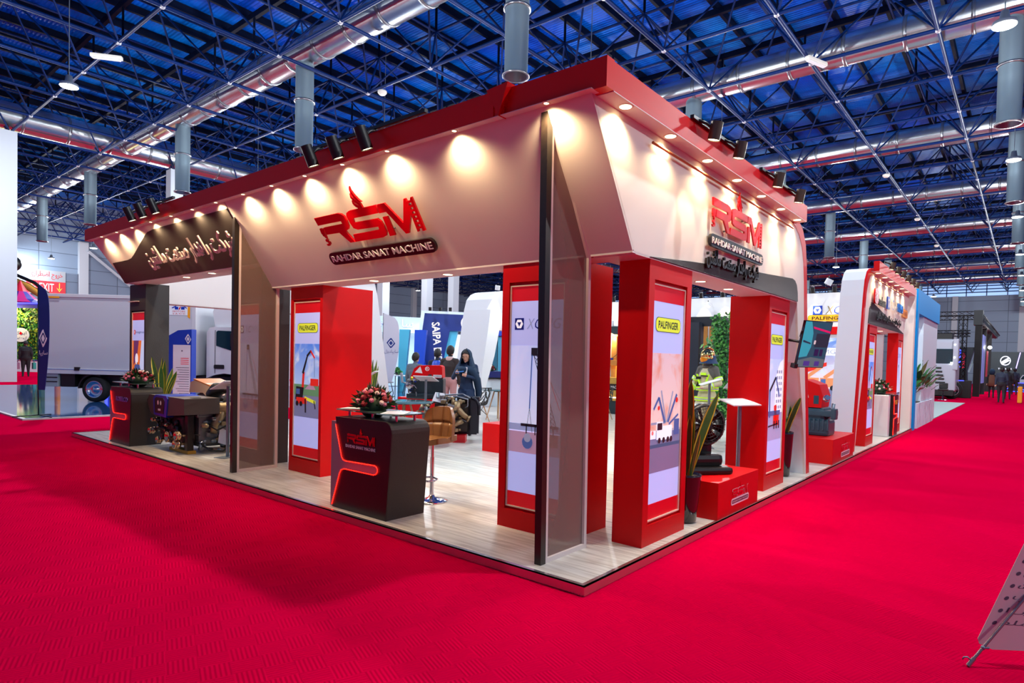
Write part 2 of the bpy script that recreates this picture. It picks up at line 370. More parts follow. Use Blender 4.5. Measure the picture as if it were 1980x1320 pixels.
# ------------------------------------------------------------------ ventilation ducts, each with its drop pipes
DUCT = M('galvanised_duct', (186, 192, 198), 0.27, 0.95, bump=(3, 0.15)); PIPE = M('grey_drop_pipe', (126, 146, 158), 0.42, 0.6); SEAM = M('duct_seam', (150, 154, 160), 0.3, 0.9)
def duct(y, x0, x1, drops, label, r=0.48):
    t = thing('ventilation_duct', label, 'duct', ((x0 + x1) / 2, y, 11.65), group='silver ventilation ducts under the roof', world=True)
    s = MB(DUCT).cyl((x0, y, 11.65), (x1, y, 11.65), r, n=28).m(SEAM); x = x0
    while x > x1:
        s.lathe([(r, -0.05), (r + 0.025, -0.05), (r + 0.025, 0.05), (r, 0.05)], (x, y, 11.65), 28, (1, 0, 0)); x -= 1.66
    s.build('duct_run', t)
    for x in drops:
        d = MB(PIPE).lathe([(0.29, 3.1), (0.29, 1.2), (0.28, 0.02), (0.31, 0)], (x, y, 8.4), 24)
        d.m(SEAM).lathe([(0.29, 1.58), (0.335, 1.58), (0.335, 1.64), (0.29, 1.64)], (x, y, 8.4), 24).lathe([(0.28, 0.0), (0.33, -0.01), (0.335, 0.03), (0.29, 0.05)], (x, y, 8.4), 24)
        d.build('drop_pipe', t)
duct(7.95, -34.3, -65.9, (-38.6, -48), 'silver duct beyond the trunk duct, at the far left')
duct(7.95, 4, -32.9, (-7.65, -17.0, -26.6), 'nearest ribbed silver duct running above the front canopy, upper left')
for k in range(1, 8):
    y = 7.95 + 10.08 * k
    duct(y, 14, -32.9, (1.6, -7.7, -17.1, -26.6), ['', 'first wide silver duct behind the right canopy corner', 'second silver duct behind the right canopy', 'third silver duct back above the right aisle', 'fourth silver duct back above the right aisle',
         'fifth silver duct back above the far arch', 'sixth silver duct back, low over the far end', 'farthest silver duct near the end wall'][k])
s = MB(DUCT).cyl((-33.6, -8, 11.8), (-33.6, 80, 11.8), 0.62, n=32).m(SEAM); y = -8
while y < 80:
    s.lathe([(0.62, -0.05), (0.645, -0.05), (0.645, 0.05), (0.62, 0.05)], (-33.6, y, 11.8), 32, (0, 1, 0)); y += 1.7
tag(s.build('trunk_duct', at=(-33.6, 40, 11.8)), 'big silver trunk duct crossing at the left above the grey columns', 'duct')
FIT = M('batten_white', (226, 224, 214), 0.5)
for (x, y, rz, lb) in ((-21.0, 3.45, 0.9, 'white batten light fixed under the roof frame beside the left lamp'), (-3.1, 16.6, 1.2, 'white batten light clipped to the roof frame in front of the first wide duct')):
    t = thing('batten_light', lb, 'light', (x, y, 10.86), rz); MB(FIT).box(-0.45, 0.45, -0.08, 0.08, -0.06, 0.06, 0.03).build('housing', t); MB(WHITE).box(-0.4, 0.4, -0.06, 0.06, -0.09, -0.06, 0.02).build('diffuser', t)
for (x, y, lb) in ((-3.38, 30.2, 'small round white box on the roof frame, nearest of the aisle row'), (-3.4, 41, 'small round white box on the roof frame, second of the aisle row'), (-3.4, 51.2, 'small round white box on the roof frame, third of the aisle row'), (-15.8, 10.2, 'white sensor dome under the roof node above the front canopy')):
    tag(MB(FIT).lathe([(0, 0), (0.1, 0.01), (0.16, 0.08), (0.16, 0.14), (0.08, 0.18), (0, 0.2)], (x, y, 10.72), 14).build('roof_sensor', at=(x, y, 10.72)), lb, 'sensor', 'white sensors on the roof frame')
# ------------------------------------------------------------------ the stand: platform
def planks(name, c1, c2, c3, rough):
    m = M(name, (210, 205, 198), rough); n, l = nodes(m); p = n['Principled BSDF']
    tc = n.new('ShaderNodeTexCoord'); br = n.new('ShaderNodeTexBrick'); br.inputs['Scale'].default_value = 1.0; br.inputs['Brick Width'].default_value = 1.25; br.inputs['Row Height'].default_value = 0.19
    br.inputs['Mortar Size'].default_value = 0.002; br.inputs['Color1'].default_value = lin(c1); br.inputs['Color2'].default_value = lin(c2); br.inputs['Mortar'].default_value = lin(tuple(int(x * 0.8) for x in c2))
    mp = n.new('ShaderNodeMapping'); mp.inputs['Scale'].default_value = (1.2, 16, 1); nz = n.new('ShaderNodeTexNoise'); nz.inputs['Scale'].default_value = 1.6; nz.inputs['Detail'].default_value = 5; nz.inputs['Distortion'].default_value = 0.6
    cr = n.new('ShaderNodeValToRGB'); cr.color_ramp.elements[0].position = 0.4; cr.color_ramp.elements[0].color = (1, 1, 1, 1); cr.color_ramp.elements[1].position = 0.75; cr.color_ramp.elements[1].color = lin(c3)
    mx = n.new('ShaderNodeMix'); mx.data_type = 'RGBA'; mx.blend_type = 'MULTIPLY'; mx.inputs[0].default_value = 0.8
    l.new(tc.outputs['Object'], br.inputs['Vector']); l.new(tc.outputs['Object'], mp.inputs[0]); l.new(mp.outputs[0], nz.inputs['Vector']); l.new(nz.outputs[0], cr.inputs[0])
    l.new(br.outputs['Color'], mx.inputs[6]); l.new(cr.outputs[0], mx.inputs[7]); l.new(mx.outputs[2], p.inputs['Base Color'])
    return m
LAMI = planks('whitewashed_laminate', (222, 216, 206), (204, 200, 194), (172, 160, 150), 0.28)
t = thing('stand_platform', 'low platform with whitewashed plank floor and metal edge under the red stand', 'platform', (-5.5, 7.5, 0), world=True)
MB(LAMI).box(-11.05, -0.02, 0.02, 15.03, 0, 0.065).build('plank_deck', t)
EDGE = M('edge_profile', (200, 190, 192), 0.22, 0.9)
e = MB(EDGE).box(-11.07, 0, 0, 0.02, 0.004, 0.069).box(-0.02, 0, 0.02, 15.05, 0.004, 0.069).box(-11.07, -11.05, 0.02, 15.05, 0.004, 0.069)
e.box(-11.07, 0, 0, 0.05, 0.065, 0.069).box(-0.05, 0, 0.05, 15.05, 0.065, 0.069).box(-11.07, -11.02, 0.05, 15.05, 0.065, 0.069).build('edge_profile', t)

# ------------------------------------------------------------------ the RSM emblem (measured once, used on the signs, plinths and counters), units: metres on the front sign
LG_R = [(0.063, 0.567), (0.489, 0.567), (0.553, 0.554), (0.589, 0.524), (0.597, 0.482), (0.589, 0.414), (0.56, 0.384), (0.5, 0.369), (0.571, 0.241), (0.493, 0.241), (0.382, 0.364), (0.154, 0.368), (0.154, 0.45), (0.499, 0.45), (0.499, 0.481), (0.132, 0.481), (0.073, 0.481)]
LG_S = [(0.646, 0.55), (0.7, 0.567), (1.137, 0.567), (1.129, 0.485), (0.711, 0.483), (0.699, 0.44), (1.079, 0.436), (1.119, 0.403), (1.132, 0.351), (1.132, 0.288), (1.103, 0.252), (1.045, 0.241), (0.58, 0.241), (0.597, 0.322), (1.036, 0.324), (1.044, 0.355), (0.71, 0.362), (0.65, 0.385), (0.629, 0.446), (0.624, 0.519)]
LG_M = [(1.165, 0.567), (1.275, 0.567), (1.425, 0.346), (1.562, 0.567), (1.589, 0.567), (1.594, 0.541), (1.642, 0.541), (1.66, 0.567), (1.68, 0.567), (1.68, 0.241), (1.644, 0.241), (1.645, 0.268), (1.602, 0.268), (1.59, 0.241), (1.571, 0.241), (1.577, 0.416), (1.446, 0.241), (1.401, 0.241), (1.25, 0.481), (1.142, 0.481)]
LG_RUNG = [[(1.603, 0.519 - 0.042 * k), (1.603, 0.499 - 0.042 * k), (1.645, 0.499 - 0.042 * k), (1.645, 0.519 - 0.042 * k)] for k in range(6)]
LG_B = [(1.167, 0.44), (1.242, 0.44), (1.238, 0.243), (1.155, 0.243)]
LG_F = [[(0.873, 0.796), (0.871, 0.758), (0.897, 0.693), (0.934, 0.642), (0.958, 0.623), (0.916, 0.63), (0.871, 0.674), (0.848, 0.727), (0.853, 0.768)], [(0.833, 0.729), (0.843, 0.686), (0.89, 0.648), (0.929, 0.608), (0.937, 0.567), (0.906, 0.567), (0.89, 0.605), (0.84, 0.648), (0.818, 0.686)],
        [(0.817, 0.658), (0.836, 0.625), (0.879, 0.599), (0.899, 0.567), (0.87, 0.567), (0.835, 0.59), (0.811, 0.624)]]
LG_K = [[(0.071, 0.447), (0.098, 0.448), (0.071, 0.376), (0.063, 0.391)], [(0.104, 0.443), (0.117, 0.433), (0.09, 0.349), (0.071, 0.364)], [(0.128, 0.447), (0.141, 0.439), (0.118, 0.326), (0.094, 0.34)],
        [(0.078, 0.319), (0.115, 0.327), (0.13, 0.31), (0.108, 0.3), (0.138, 0.283), (0.137, 0.261), (0.107, 0.243), (0.074, 0.247), (0.062, 0.268), (0.098, 0.265), (0.11, 0.275), (0.098, 0.287), (0.079, 0.296)]]
PLATE = rrect(0.0, 1.739, 0.02, 0.163, 0.07)
SIGNRED = M('sign_red_acrylic', (214, 4, 10), 0.25); SIGNBLK = M('sign_black_acrylic', (24, 14, 12), 0.3); SIGNWHT = M('sign_white_acrylic', (236, 232, 226), 0.35); BACKW = M('standoff_acrylic', (236, 214, 190), 0.4)
def emblem(mb, fr, d0, d1, plate=True):
    for L in (LG_R, LG_S, LG_B): mb.shape(L, fr, d0, d1)
    mb.shape([LG_M] + LG_RUNG, fr, d0, d1)
    for L in LG_F + LG_K: mb.shape(L, fr, d0, d1)
def big_sign(name, label, fr, loc, scale, plate_text='RAHDAR SANAT MACHINE'):
    o, u, v = fr; f = FR(o, u * scale, v * scale)
    t = thing(name, label, 'sign', loc, world=True)
    k = scale
    a = MB(SIGNRED); emblem(a, f, 0.045 * k, 0.065 * k); a.build('emblem_letters', t)
    b = MB(SIGNBLK).shape(PLATE, f, 0.04 * k, 0.07 * k); b = b.build('name_plate', t)
    MB(SIGNWHT).text(plate_text, f, 0.045, 1.70, 0.055, 0.128, 0.07 * k, 0.076 * k, bold=0.012).build('plate_lettering', b)
    s = MB(STEEL); n = u.cross(v).normalized()
    for (x, y) in ((0.1, 0.09), (0.9, 0.09), (1.65, 0.09), (0.3, 0.53), (1.1, 0.5), (1.2, 0.5), (0.7, 0.27), (1.2, 0.3), (0.52, 0.27), (1.57, 0.5)):
        s.cyl(f[0] + f[1] * x + f[2] * y, f[0] + f[1] * x + f[2] * y + n * 0.045 * k, 0.008, n=6)
    s.build('standoff', t)
    return t

# ------------------------------------------------------------------ front canopy: leaning cream fascia with red band, dark section at its left end
IN = V((0, 0.5345, -0.8452))          # down the leaning fascia
def incp(x, z, d=0.0):                # a point on the fascia, d in front of it
    y = 0.12 + (3.46 - z) * 0.63
    return V((x, y - 0.846 * d, z - 0.533 * d))
FI = FR(incp(0, 2.46), (1, 0, 0), (0, -0.533, 0.846))     # frame on the fascia: x along, up the slope from the lower edge
def fi(x, z): return (x, (z - 2.46) / 0.846)
t = thing('front_canopy', 'long cream leaning canopy fascia with red top band facing the left aisle', 'canopy', (-5.3, 0.6, 2.45), world=True)
MB(CREAM).shape([fi(-5.56, 2.46), fi(-0.14, 2.46), fi(-0.14, 3.46), fi(-5.56, 3.46)], FI, -0.03, 0.0).build('cream_fascia', t)
MB(CREAM).shape([fi(-10.22, 2.755), fi(-5.58, 2.755), fi(-5.58, 3.46), fi(-10.44, 3.46)], FI, -0.03, 0.0).build('end_fascia', t)
dk = [(-10.23, 2.755), (-5.58, 2.755), (-5.58, 3.378), (-6.9, 3.379), (-7.9, 3.378), (-8.15, 3.364), (-8.336, 3.325), (-9.1, 3.135), (-9.3, 3.092), (-9.5, 3.078), (-10.2, 3.078)]
MB(BLACKV).shape([fi(*q) for q in dk], FI, 0.0, 0.012).build('dark_fascia', t)
MB(RED).box(-10.62, -1.0, 0.06, 0.16, 3.45, 3.645).build('red_band', t)
MB(RED).box(-0.9, 0.0, 0.095, 0.19, 3.45, 3.655).shape([(-1.06, 3.66), (-0.84, 3.675), (-0.93, 3.44)], FR((0, 0.05, 0), (1, 0, 0), (0, 0, 1)), -0.1, 0.01).box(-1.0, -0.9, 0.07, 0.16, 3.45, 3.65).build('red_band', t)
MB(SOFFIT).box(-5.56, -0.14, 0.75, 1.08, 2.445, 2.46).box(-5.56, -0.16, 1.06, 1.08, 2.45, 3.46).build('lower_soffit', t)
MB(SOFFIT).box(-10.2, -5.58, 0.56, 0.92, 2.74, 2.755).box(-10.2, -5.58, 0.9, 0.92, 2.75, 3.46).build('lower_soffit', t)
MB(SOFFIT).box(-10.45, -0.1, 0.06, 0.16, 3.448, 3.452).box(-10.45, -0.16, 0.16, 1.08, 3.44, 3.46).build('top_board', t)

# ------------------------------------------------------------------ arched gates along the two long sides
LEG_OUT = [(6.0, 0.065), (5.9, 0.6), (5.756, 1.4), (5.566, 2.5), (5.49, 2.95), (5.40, 3.25), (5.24, 3.42), (5.05, 3.5), (4.8, 3.54)]
LEG_WHT = [(5.85, 0.065), (5.76, 0.7), (5.62, 1.45), (5.46, 2.3), (5.39, 2.75), (5.33, 3.0), (5.24, 3.18), (5.08, 3.33), (4.85, 3.42), (4.5, 3.45)]
LEG_IN = [(5.82, 0.065), (5.60, 0.85), (5.30, 1.65), (5.105, 2.45)]
def gate(name, label, mp, face, back, sgn, y0=0.1, detail=True):
    """mp maps the measured y; face is the outer x plane, back the inner x of the leg; sgn is the outward direction"""
    t = thing(name, label, 'archway', (face, mp(3.0), 0.065), world=True)
    fr = FR((face, 0, 0), (0, 1, 0), (0, 0, 1)); m = lambda L: [(mp(a), b) for a, b in L]
    g = 0.06 * sgn
    def sh(mb, L, d0, d1):   # frame normal is +x
        return mb.shape(m(L), fr, d0, d1)
    d_in = back - face
    q = -0.03 * sgn
    sh(MB(WHITE), LEG_OUT + [(4.8, 3.43), (4.7, 3.0), (5.0, 2.6)] + LEG_IN[::-1], d_in, q).build('white_leg', t)
    top = ([(0.13, 3.45), (0.78, 2.45)] if detail else [(1.0, 3.45), (1.0, 2.45)]) + LEG_IN[::-1] + LEG_WHT
    sh(MB(CREAM if detail else WHITE), top, q, 0.0).build('cream_panel', t)
    sh(MB(RED if detail else WHITE), LEG_OUT + [(4.8, 3.43)] + [p_ for p_ in LEG_WHT[::-1] if p_[0] > 4.6], q, 0.004 * sgn).build('red_edge' if detail else 'edge_band', t)
    MB(SOFFIT).box(face - 0.40 * sgn, face, *sorted((mp(0.8), mp(5.1))), 2.44, 2.452).box(face - 0.40 * sgn, face - 0.38 * sgn, *sorted((mp(1.0), mp(5.1))), 2.45, 3.45).build('lower_soffit', t)
    return t, fr, m
def side_trim(t, fr, m, mp, yb0, yb1):
    MB(RED).box(-0.1, 0.0, *sorted((yb0, yb1)), 3.45, 3.645).build('red_band', t)
    MB(SOFFIT).box(-0.17, -0.0, *sorted((yb0, yb1)), 3.444, 3.45).box(-0.54, -0.17, *sorted((yb0, yb1)), 3.44, 3.46).build('top_board', t)
t, fr, m = gate('side_archway', 'cream archway with red band facing the right aisle, nearest the corner', lambda y: y, -0.14, -0.62, 1)
side_trim(t, fr, m, None, 0.19, 4.9)
dkR = [(1.025, 2.452), (5.104, 2.451), (5.085, 2.56), (5.034, 2.66), (4.95, 2.71), (4.84, 2.725), (3.9, 2.665), (3.08, 2.616), (1.81, 2.52)]
MB(BLACKV).shape(dkR, fr, 0.0, 0.012).build('dark_fascia', t)
MB(M('copper_rod', (170, 96, 60), 0.35, 0.8)).cyl((-0.1, 0.95, 3.337), (-0.1, 4.67, 3.335), 0.012, n=8).build('light_rail', t)
F2 = lambda y: 14.83 - y
t2, fr2, m2 = gate('side_archway', 'farther cream archway with four company logos and red leaning edge', F2, -0.14, -0.56, 1)
side_trim(t2, fr2, m2, None, 9.85, 14.75)
dk2 = [(9.72, 2.452), (14.0, 2.452), (10.15, 2.87), (9.95, 2.87), (9.8, 2.75)]
MB(BLACKV).shape(dk2, fr2, 0.0, 0.012).build('dark_fascia', t2)
MB(CREAM).box(-0.55, -0.02, 14.78, 15.03, 0.065, 3.62).build('end_post', t2)
MB(M('copper_rod', (170, 96, 60))).cyl((-0.1, 10.0, 3.337), (-0.1, 13.6, 3.335), 0.012, n=8).build('light_rail', t2)
gate('side_archway', 'white leaning archway seen from inside through the front opening, left of the two', lambda y: y - 0.11, -10.5, -9.45, -1, detail=False)
gate('side_archway', 'white leaning archway with bright spot on top, seen through the front opening', lambda y: 14.7 - y, -10.5, -9.45, -1, detail=False)

# ------------------------------------------------------------------ mesh fins between the canopy and the platform edge
SCREEN = M('perforated_mesh', (132, 108, 100), 0.7, alpha=0.62)
BRASS = M('worn_brass', (150, 110, 50), 0.35, 0.8); FRAME = M('fin_frame_white', (222, 206, 200), 0.5)
POSTB = M('black_post_paint', (34, 26, 20), 0.35, noise=(30, 0.5))
def fin(x, ya, yb, ztop, label, lean=0.0):
    t = thing('mesh_fin', label, 'screen', (x, ya, 0.065), group='mesh fins under the front canopy')
    T = ztop - 0.065; zk = 2.44 - 0.065; w = yb - ya
    fr = FR((0, 0, 0), (lean / T, 1, 0), (lean / T, 0, 1))
    S = lambda y, z: (lean * z / T, y, z)
    # local: y along, z up, small lean in x
    f = FR((0, 0, 0), (0, 1, 0), (lean / T, 0, 1))
    MB(POSTB).shape(rect(-0.005, 0.055, 0, T), f, -0.03, 0.03).build('black_post', t)
    q = [(0.055, 0), (w, 0), (w, zk), (0.09, T)]; q = [(0.055, 0), (w, 0), (w, zk), (0.075, T - 0.01), (0.055, T - 0.01)]
    inn = [(0.085, 0.035), (w - 0.035, 0.035), (w - 0.035, zk - 0.01), (0.085, T - 0.07)]
    MB(FRAME).shape([q, inn], f, -0.02, 0.025).build('white_frame', t)
    MB(SCREEN).shape(inn, f, 0.0, 0.002).build('mesh_sheet', t)
    MB(BRASS).shape([(w + 0.012, zk), (w + 0.03, zk), (0.11, T - 0.02), (0.09, T - 0.02)], f, -0.03, 0.03).build('torn_edge', t)
    return t
fin(-0.52, 0.15, 0.76, 3.44, 'brown mesh fin with black post at the stand corner', -0.045)
fin(-5.54, 0.24, 0.84, 3.43, 'brown mesh fin with black post between the dark and cream fascias', -0.01)

# ------------------------------------------------------------------ downlights, track spots
def downlight(x, y, z, label, group, e=0, aim=None, spot=70, r=0.05, col=(1.0, 0.72, 0.40), drop=0.02):
    t = thing('recessed_downlight', label, 'downlight', (x, y, z), group=group)
    MB(LAMPW).lathe([(0, -0.003), (r, -0.003)], (0, 0, 0), 14).build('lens', t)
    MB(FRAME).lathe([(r, -0.003), (r + 0.012, -0.004), (r + 0.016, 0.0)], (0, 0, 0), 14).build('rim', t)
    if e: lamp('SPOT', 'downlight_beam', (0, 0, -drop), e, col, t, 0.03, aim, spot, 0.9)
WARM = (1.0, 0.74, 0.42)
for i, x in enumerate([-9.84, -9.14, -8.49, -7.76, -7.05, -6.37, -5.70, -5.0, -4.35, -3.68, -3.01, -2.32, -1.45, -0.5]):
    downlight(x, 0.082, 3.447, 'tiny warm light under the red band of the front canopy, washing the fascia', 'warm fascia lights of the front canopy', 38, (0.0, 0.5, -1.0), 150, 0.018, drop=0.05)
for i, y in enumerate([0.454, 1.173, 1.918, 2.648, 3.368, 4.052, 4.713]):
    downlight(-0.062, y, 3.444, 'round warm downlight in the overhang of the right archway', 'warm downlights of the right archway', 34, (-0.4, 0, -1.0), 140, 0.045, drop=0.06)
for i in range(6):
    downlight(-0.062, 10.1 + 0.72 * i, 3.444, 'round warm downlight in the overhang of the farther archway', 'warm downlights of the farther archway', 34, (-0.4, 0, -1.0), 140, 0.045, drop=0.06)
for x, y, z, lb in ((-3.572, 0.9, 2.445, 'left round downlight in the soffit between the red pillars'), (-2.402, 0.94, 2.445, 'right round downlight in the soffit between the red pillars'), (-8.06, 0.7, 2.74, 'left round downlight in the soffit of the dark section'), (-7.14, 0.68, 2.74, 'right round downlight in the soffit of the dark section'),
                    (-0.37, 2.55, 2.44, 'nearer round downlight in the soffit of the right archway'), (-0.37, 3.3, 2.44, 'farther round downlight in the soffit of the right archway'), (-0.37, 11.6, 2.44, 'nearer round downlight in the soffit of the far archway'), (-0.37, 12.4, 2.44, 'farther round downlight in the soffit of the far archway')):
    downlight(x, y, z, lb, 'soffit downlights', 30, None, 110, 0.05)
SPOTB = M('spot_can_metal', (92, 84, 70), 0.35, 0.6)
def track(p0, p1, label):
    p0, p1 = V(p0), V(p1); d = (p1 - p0); L = d.length; c = (p0 + p1) / 2
    o = MB(BLACK).obox(c, d, (0, 0, 1), d.cross(V((0, 0, 1))), L, 0.03, 0.035).build('light_track', at=c); tag(o, label, 'track', 'light tracks on the red bands')
def spot_can(loc, aim, arm, label, group, e, mat, r=0.05, L=0.15, on=True, col=WARM):
    t = thing('track_spotlight', label, 'spotlight', loc, group=group); a = V(aim).normalized()
    MB(mat).cyl(-a * L * 0.5, a * L * 0.5, r, n=16, caps=False).lathe([(0, 0), (r, 0)], -a * L * 0.5, 16, tuple(a)).build('can', t)
    MB(LAMPW if on else BLACK).lathe([(0, 0), (r * 0.9, 0)], a * L * 0.46, 16, tuple(a)).build('lens', t)
    MB(BLACK).tube([(0, 0, 0), V(arm) * 0.5 + V((0, 0, 0.02)), V(arm)], 0.014, 6).build('bracket', t)
    if e: lamp('SPOT', 'spot_beam', a * L * 0.5, e, col, t, 0.03, V(a) * 5, 50, 0.4)
GS = 'track spots on the front canopy'; GR = 'track spots on the right archway'
track((-8.25, 0.04, 3.665), (-6.85, 0.04, 3.665), 'black light track on the red band above the dark section')
track((-3.5, 0.04, 3.665), (-1.75, 0.04, 3.665), 'black light track on the red band above the large emblem')
for x, l_ in ((-8.04, 'left'), (-7.63, 'middle'), (-7.18, 'right')): spot_can((x, -0.1, 3.56), (0.12, 0.42, -1), (0, 0.14, 0.09), l_ + ' one of three black spots above the dark section', GS, 70, BLACK, 0.055, 0.2)
for x, l_ in ((-3.283, 'left'), (-2.863, 'middle'), (-2.424, 'right')): spot_can((x, -0.1, 3.53), (0.1, 0.42, -1), (0, 0.14, 0.12), l_ + ' one of three black spots above the large emblem', GS, 70, BLACK, 0.055, 0.2)
track((0.015, 1.4, 3.66), (0.015, 2.4, 3.66), 'light track with two spots at the near end of the right archway')
track((0.015, 3.1, 3.66), (0.015, 4.3, 3.66), 'light track with two spots at the far end of the right archway')
for y, l_ in ((1.596, 'nearest'), (2.171, 'second'), (3.301, 'third'), (4.078, 'farthest')): spot_can((0.14, y, 3.57), (-0.22, 0.05, -1), (-0.125, -0.1, 0.09), l_ + ' bronze spot can on the red band of the right archway', GR, 30, SPOTB, 0.052, 0.15)
for i in range(6): spot_can((0.14, 10.35 + 0.68 * i, 3.6), (-0.25, 0, -1), (-0.125, -0.1, 0.07), 'small spot can on the red band of the farther archway', 'spots on the farther archway', 0, SPOTB, 0.05, 0.14)

# ------------------------------------------------------------------ signs on the canopy
big_sign('emblem_sign', 'large red RSM emblem with black RAHDAR SANAT MACHINE plate on the front fascia', FR(incp(-3.90, 2.62), (1, 0, 0), (0, -0.533, 0.846)), (-3.0, 0.4, 2.62), 1.0)
fy = FR((-0.14, 2.085, 2.69), (0, 1, 0), (0, 0, 1))
big_sign('emblem_sign', 'smaller red RSM emblem with black plate on the right archway', fy, (-0.14, 2.8, 2.69), 0.845, 'RAHDAR-SANAT MACHINE')
COMPANY = 'شرکت راهدار صنعت ماشین'
LETW = M('pale_sign_letters', (232, 214, 200), 0.4)
o = MB(LETW).text(fa(COMPANY), FI, -8.6, -5.72, (2.88 - 2.46) / 0.846, (3.19 - 2.46) / 0.846, 0.05, 0.07, bold=0.015).build('sign_lettering', at=incp(-7.1, 3.0)); tag(o, 'pale Persian lettering on the dark section of the front canopy', 'sign')
o = MB(SIGNBLK).text(fa(COMPANY), FR((-0.14, 0, 0), (0, 1, 0), (0, 0, 1)), 2.07, 3.5, 2.50, 2.70, 0.015, 0.04, bold=0.02).build('sign_lettering', at=(-0.14, 2.8, 2.5)); tag(o, 'black Persian lettering under the emblem of the right archway', 'sign')
# ------------------------------------------------------------------ pillars with backlit posters
def PM(name, rgb, e=0.55): return M('print_' + name, rgb, 0.35, emit=e)
LAV = PM('lavender', (176, 186, 244), 0.55); PRED = PM('red', (205, 4, 22), 0.3); PNAVY = PM('navy', (22, 30, 130), 0.2); PYEL = PM('lime', (214, 230, 60), 0.5); PDK = PM('charcoal', (34, 40, 52), 0.05)
PROAD = PM('road_grey', (120, 128, 168), 0.4); PWHT = PM('white', (236, 240, 252), 0.6); PGRN = PM('grass', (98, 150, 110), 0.4); PBLU = PM('steel_blue', (70, 104, 170), 0.35); POR = PM('machine_red', (226, 44, 34), 0.4); PTAN = PM('earth', (176, 142, 170), 0.45); PGREY = PM('silver', (150, 160, 190), 0.4)
def sky(name, c0, c1, z0, z1, cloud):
    m = M('print_sky_' + name, c0, 0.35); n, l = nodes(m); p = n['Principled BSDF']; tc = n.new('ShaderNodeTexCoord'); sx = n.new('ShaderNodeSeparateXYZ'); mr = n.new('ShaderNodeMapRange'); mr.inputs[1].default_value = z0; mr.inputs[2].default_value = z1
    a = n.new('ShaderNodeMix'); a.data_type = 'RGBA'; a.inputs[6].default_value = lin(c1); a.inputs[7].default_value = lin(c0)
    nz = n.new('ShaderNodeTexNoise'); nz.inputs['Scale'].default_value = 3.5; nz.inputs['Detail'].default_value = 6; nz.inputs['Distortion'].default_value = 0.8; cr = n.new('ShaderNodeValToRGB'); cr.color_ramp.elements[0].position = 0.5; cr.color_ramp.elements[1].position = 0.72
    b = n.new('ShaderNodeMix'); b.data_type = 'RGBA'; b.inputs[7].default_value = lin(cloud)
    l.new(tc.outputs['Object'], sx.inputs[0]); l.new(sx.outputs[2], mr.inputs[0]); l.new(mr.outputs[0], a.inputs[0]); l.new(tc.outputs['Object'], nz.inputs['Vector']); l.new(nz.outputs[0], cr.inputs[0]); l.new(cr.outputs[0], b.inputs[0]); l.new(a.outputs[2], b.inputs[6])
    l.new(b.outputs[2], p.inputs['Base Color']); l.new(b.outputs[2], p.inputs['Emission Color']); p.inputs['Emission Strength'].default_value = 0.55
    return m
SKY1 = sky('clear', (24, 110, 226), (190, 218, 250), 0.9, 1.75, (226, 238, 252)); SKY2 = sky('pale', (178, 196, 252), (216, 226, 254), 0.9, 1.8, (206, 214, 252)); SKY3 = sky('sunset', (206, 178, 190), (236, 206, 196), 0.9, 1.75, (212, 132, 104)); SKY4 = sky('hazy', (176, 196, 238), (206, 214, 244), 0.9, 1.75, (214, 222, 246))
def xcmg(mb, fr, x, y, h, d, blue=PNAVY, grey=PGREY, white=PWHT):
    mb.m(blue).shape(rect(x, x + h, y, y + h), fr, d)
    c = (x + h / 2, y + h / 2)
    mb.m(white).shape([circ(c[0], c[1], h * 0.42, 6), circ(c[0], c[1] + 0.02 * h, h * 0.26, 3, None, -PI / 2, 1.5 * PI)[::-1]], fr, d + 0.0015)
    mb.m(grey).text('X', fr, x + 1.32 * h, x + 2.2 * h, y + 0.06 * h, y + 0.94 * h, d, italic=0.25).m(blue).text('C', fr, x + 2.2 * h, x + 3.0 * h, y + 0.06 * h, y + 0.94 * h, d, italic=0.25).m(grey).text('MG', fr, x + 3.05 * h, x + 5.0 * h, y + 0.06 * h, y + 0.94 * h, d, italic=0.25)
def palfinger(mb, fr, x0, x1, y0, y1, d, ye=None, bk=None):
    r = (y1 - y0) * 0.36
    mb.m(bk or PDK).shape(rrect(x0, x1, y0, y1, r), fr, d); k = (y1 - y0) * 0.04
    mb.m(ye or PYEL).shape(rrect(x0 + k, x1 - k, y0 + k, y1 - k, r), fr, d + 0.001)
    mb.m(bk or PDK).text('PALFINGER', fr, x0 + 0.1 * (x1 - x0), x1 - 0.1 * (x1 - x0), y0 + 0.24 * (y1 - y0), y1 - 0.24 * (y1 - y0), d + 0.002, bold=0.02)
def bar2(p, q, w0, w1=None):
    w1 = w0 if w1 is None else w1; a, b = V((p[0], p[1])), V((q[0], q[1])); n = (b - a).orthogonal().normalized()
    return [tuple(a + n * w0 / 2), tuple(b + n * w1 / 2), tuple(b - n * w1 / 2), tuple(a - n * w0 / 2)]
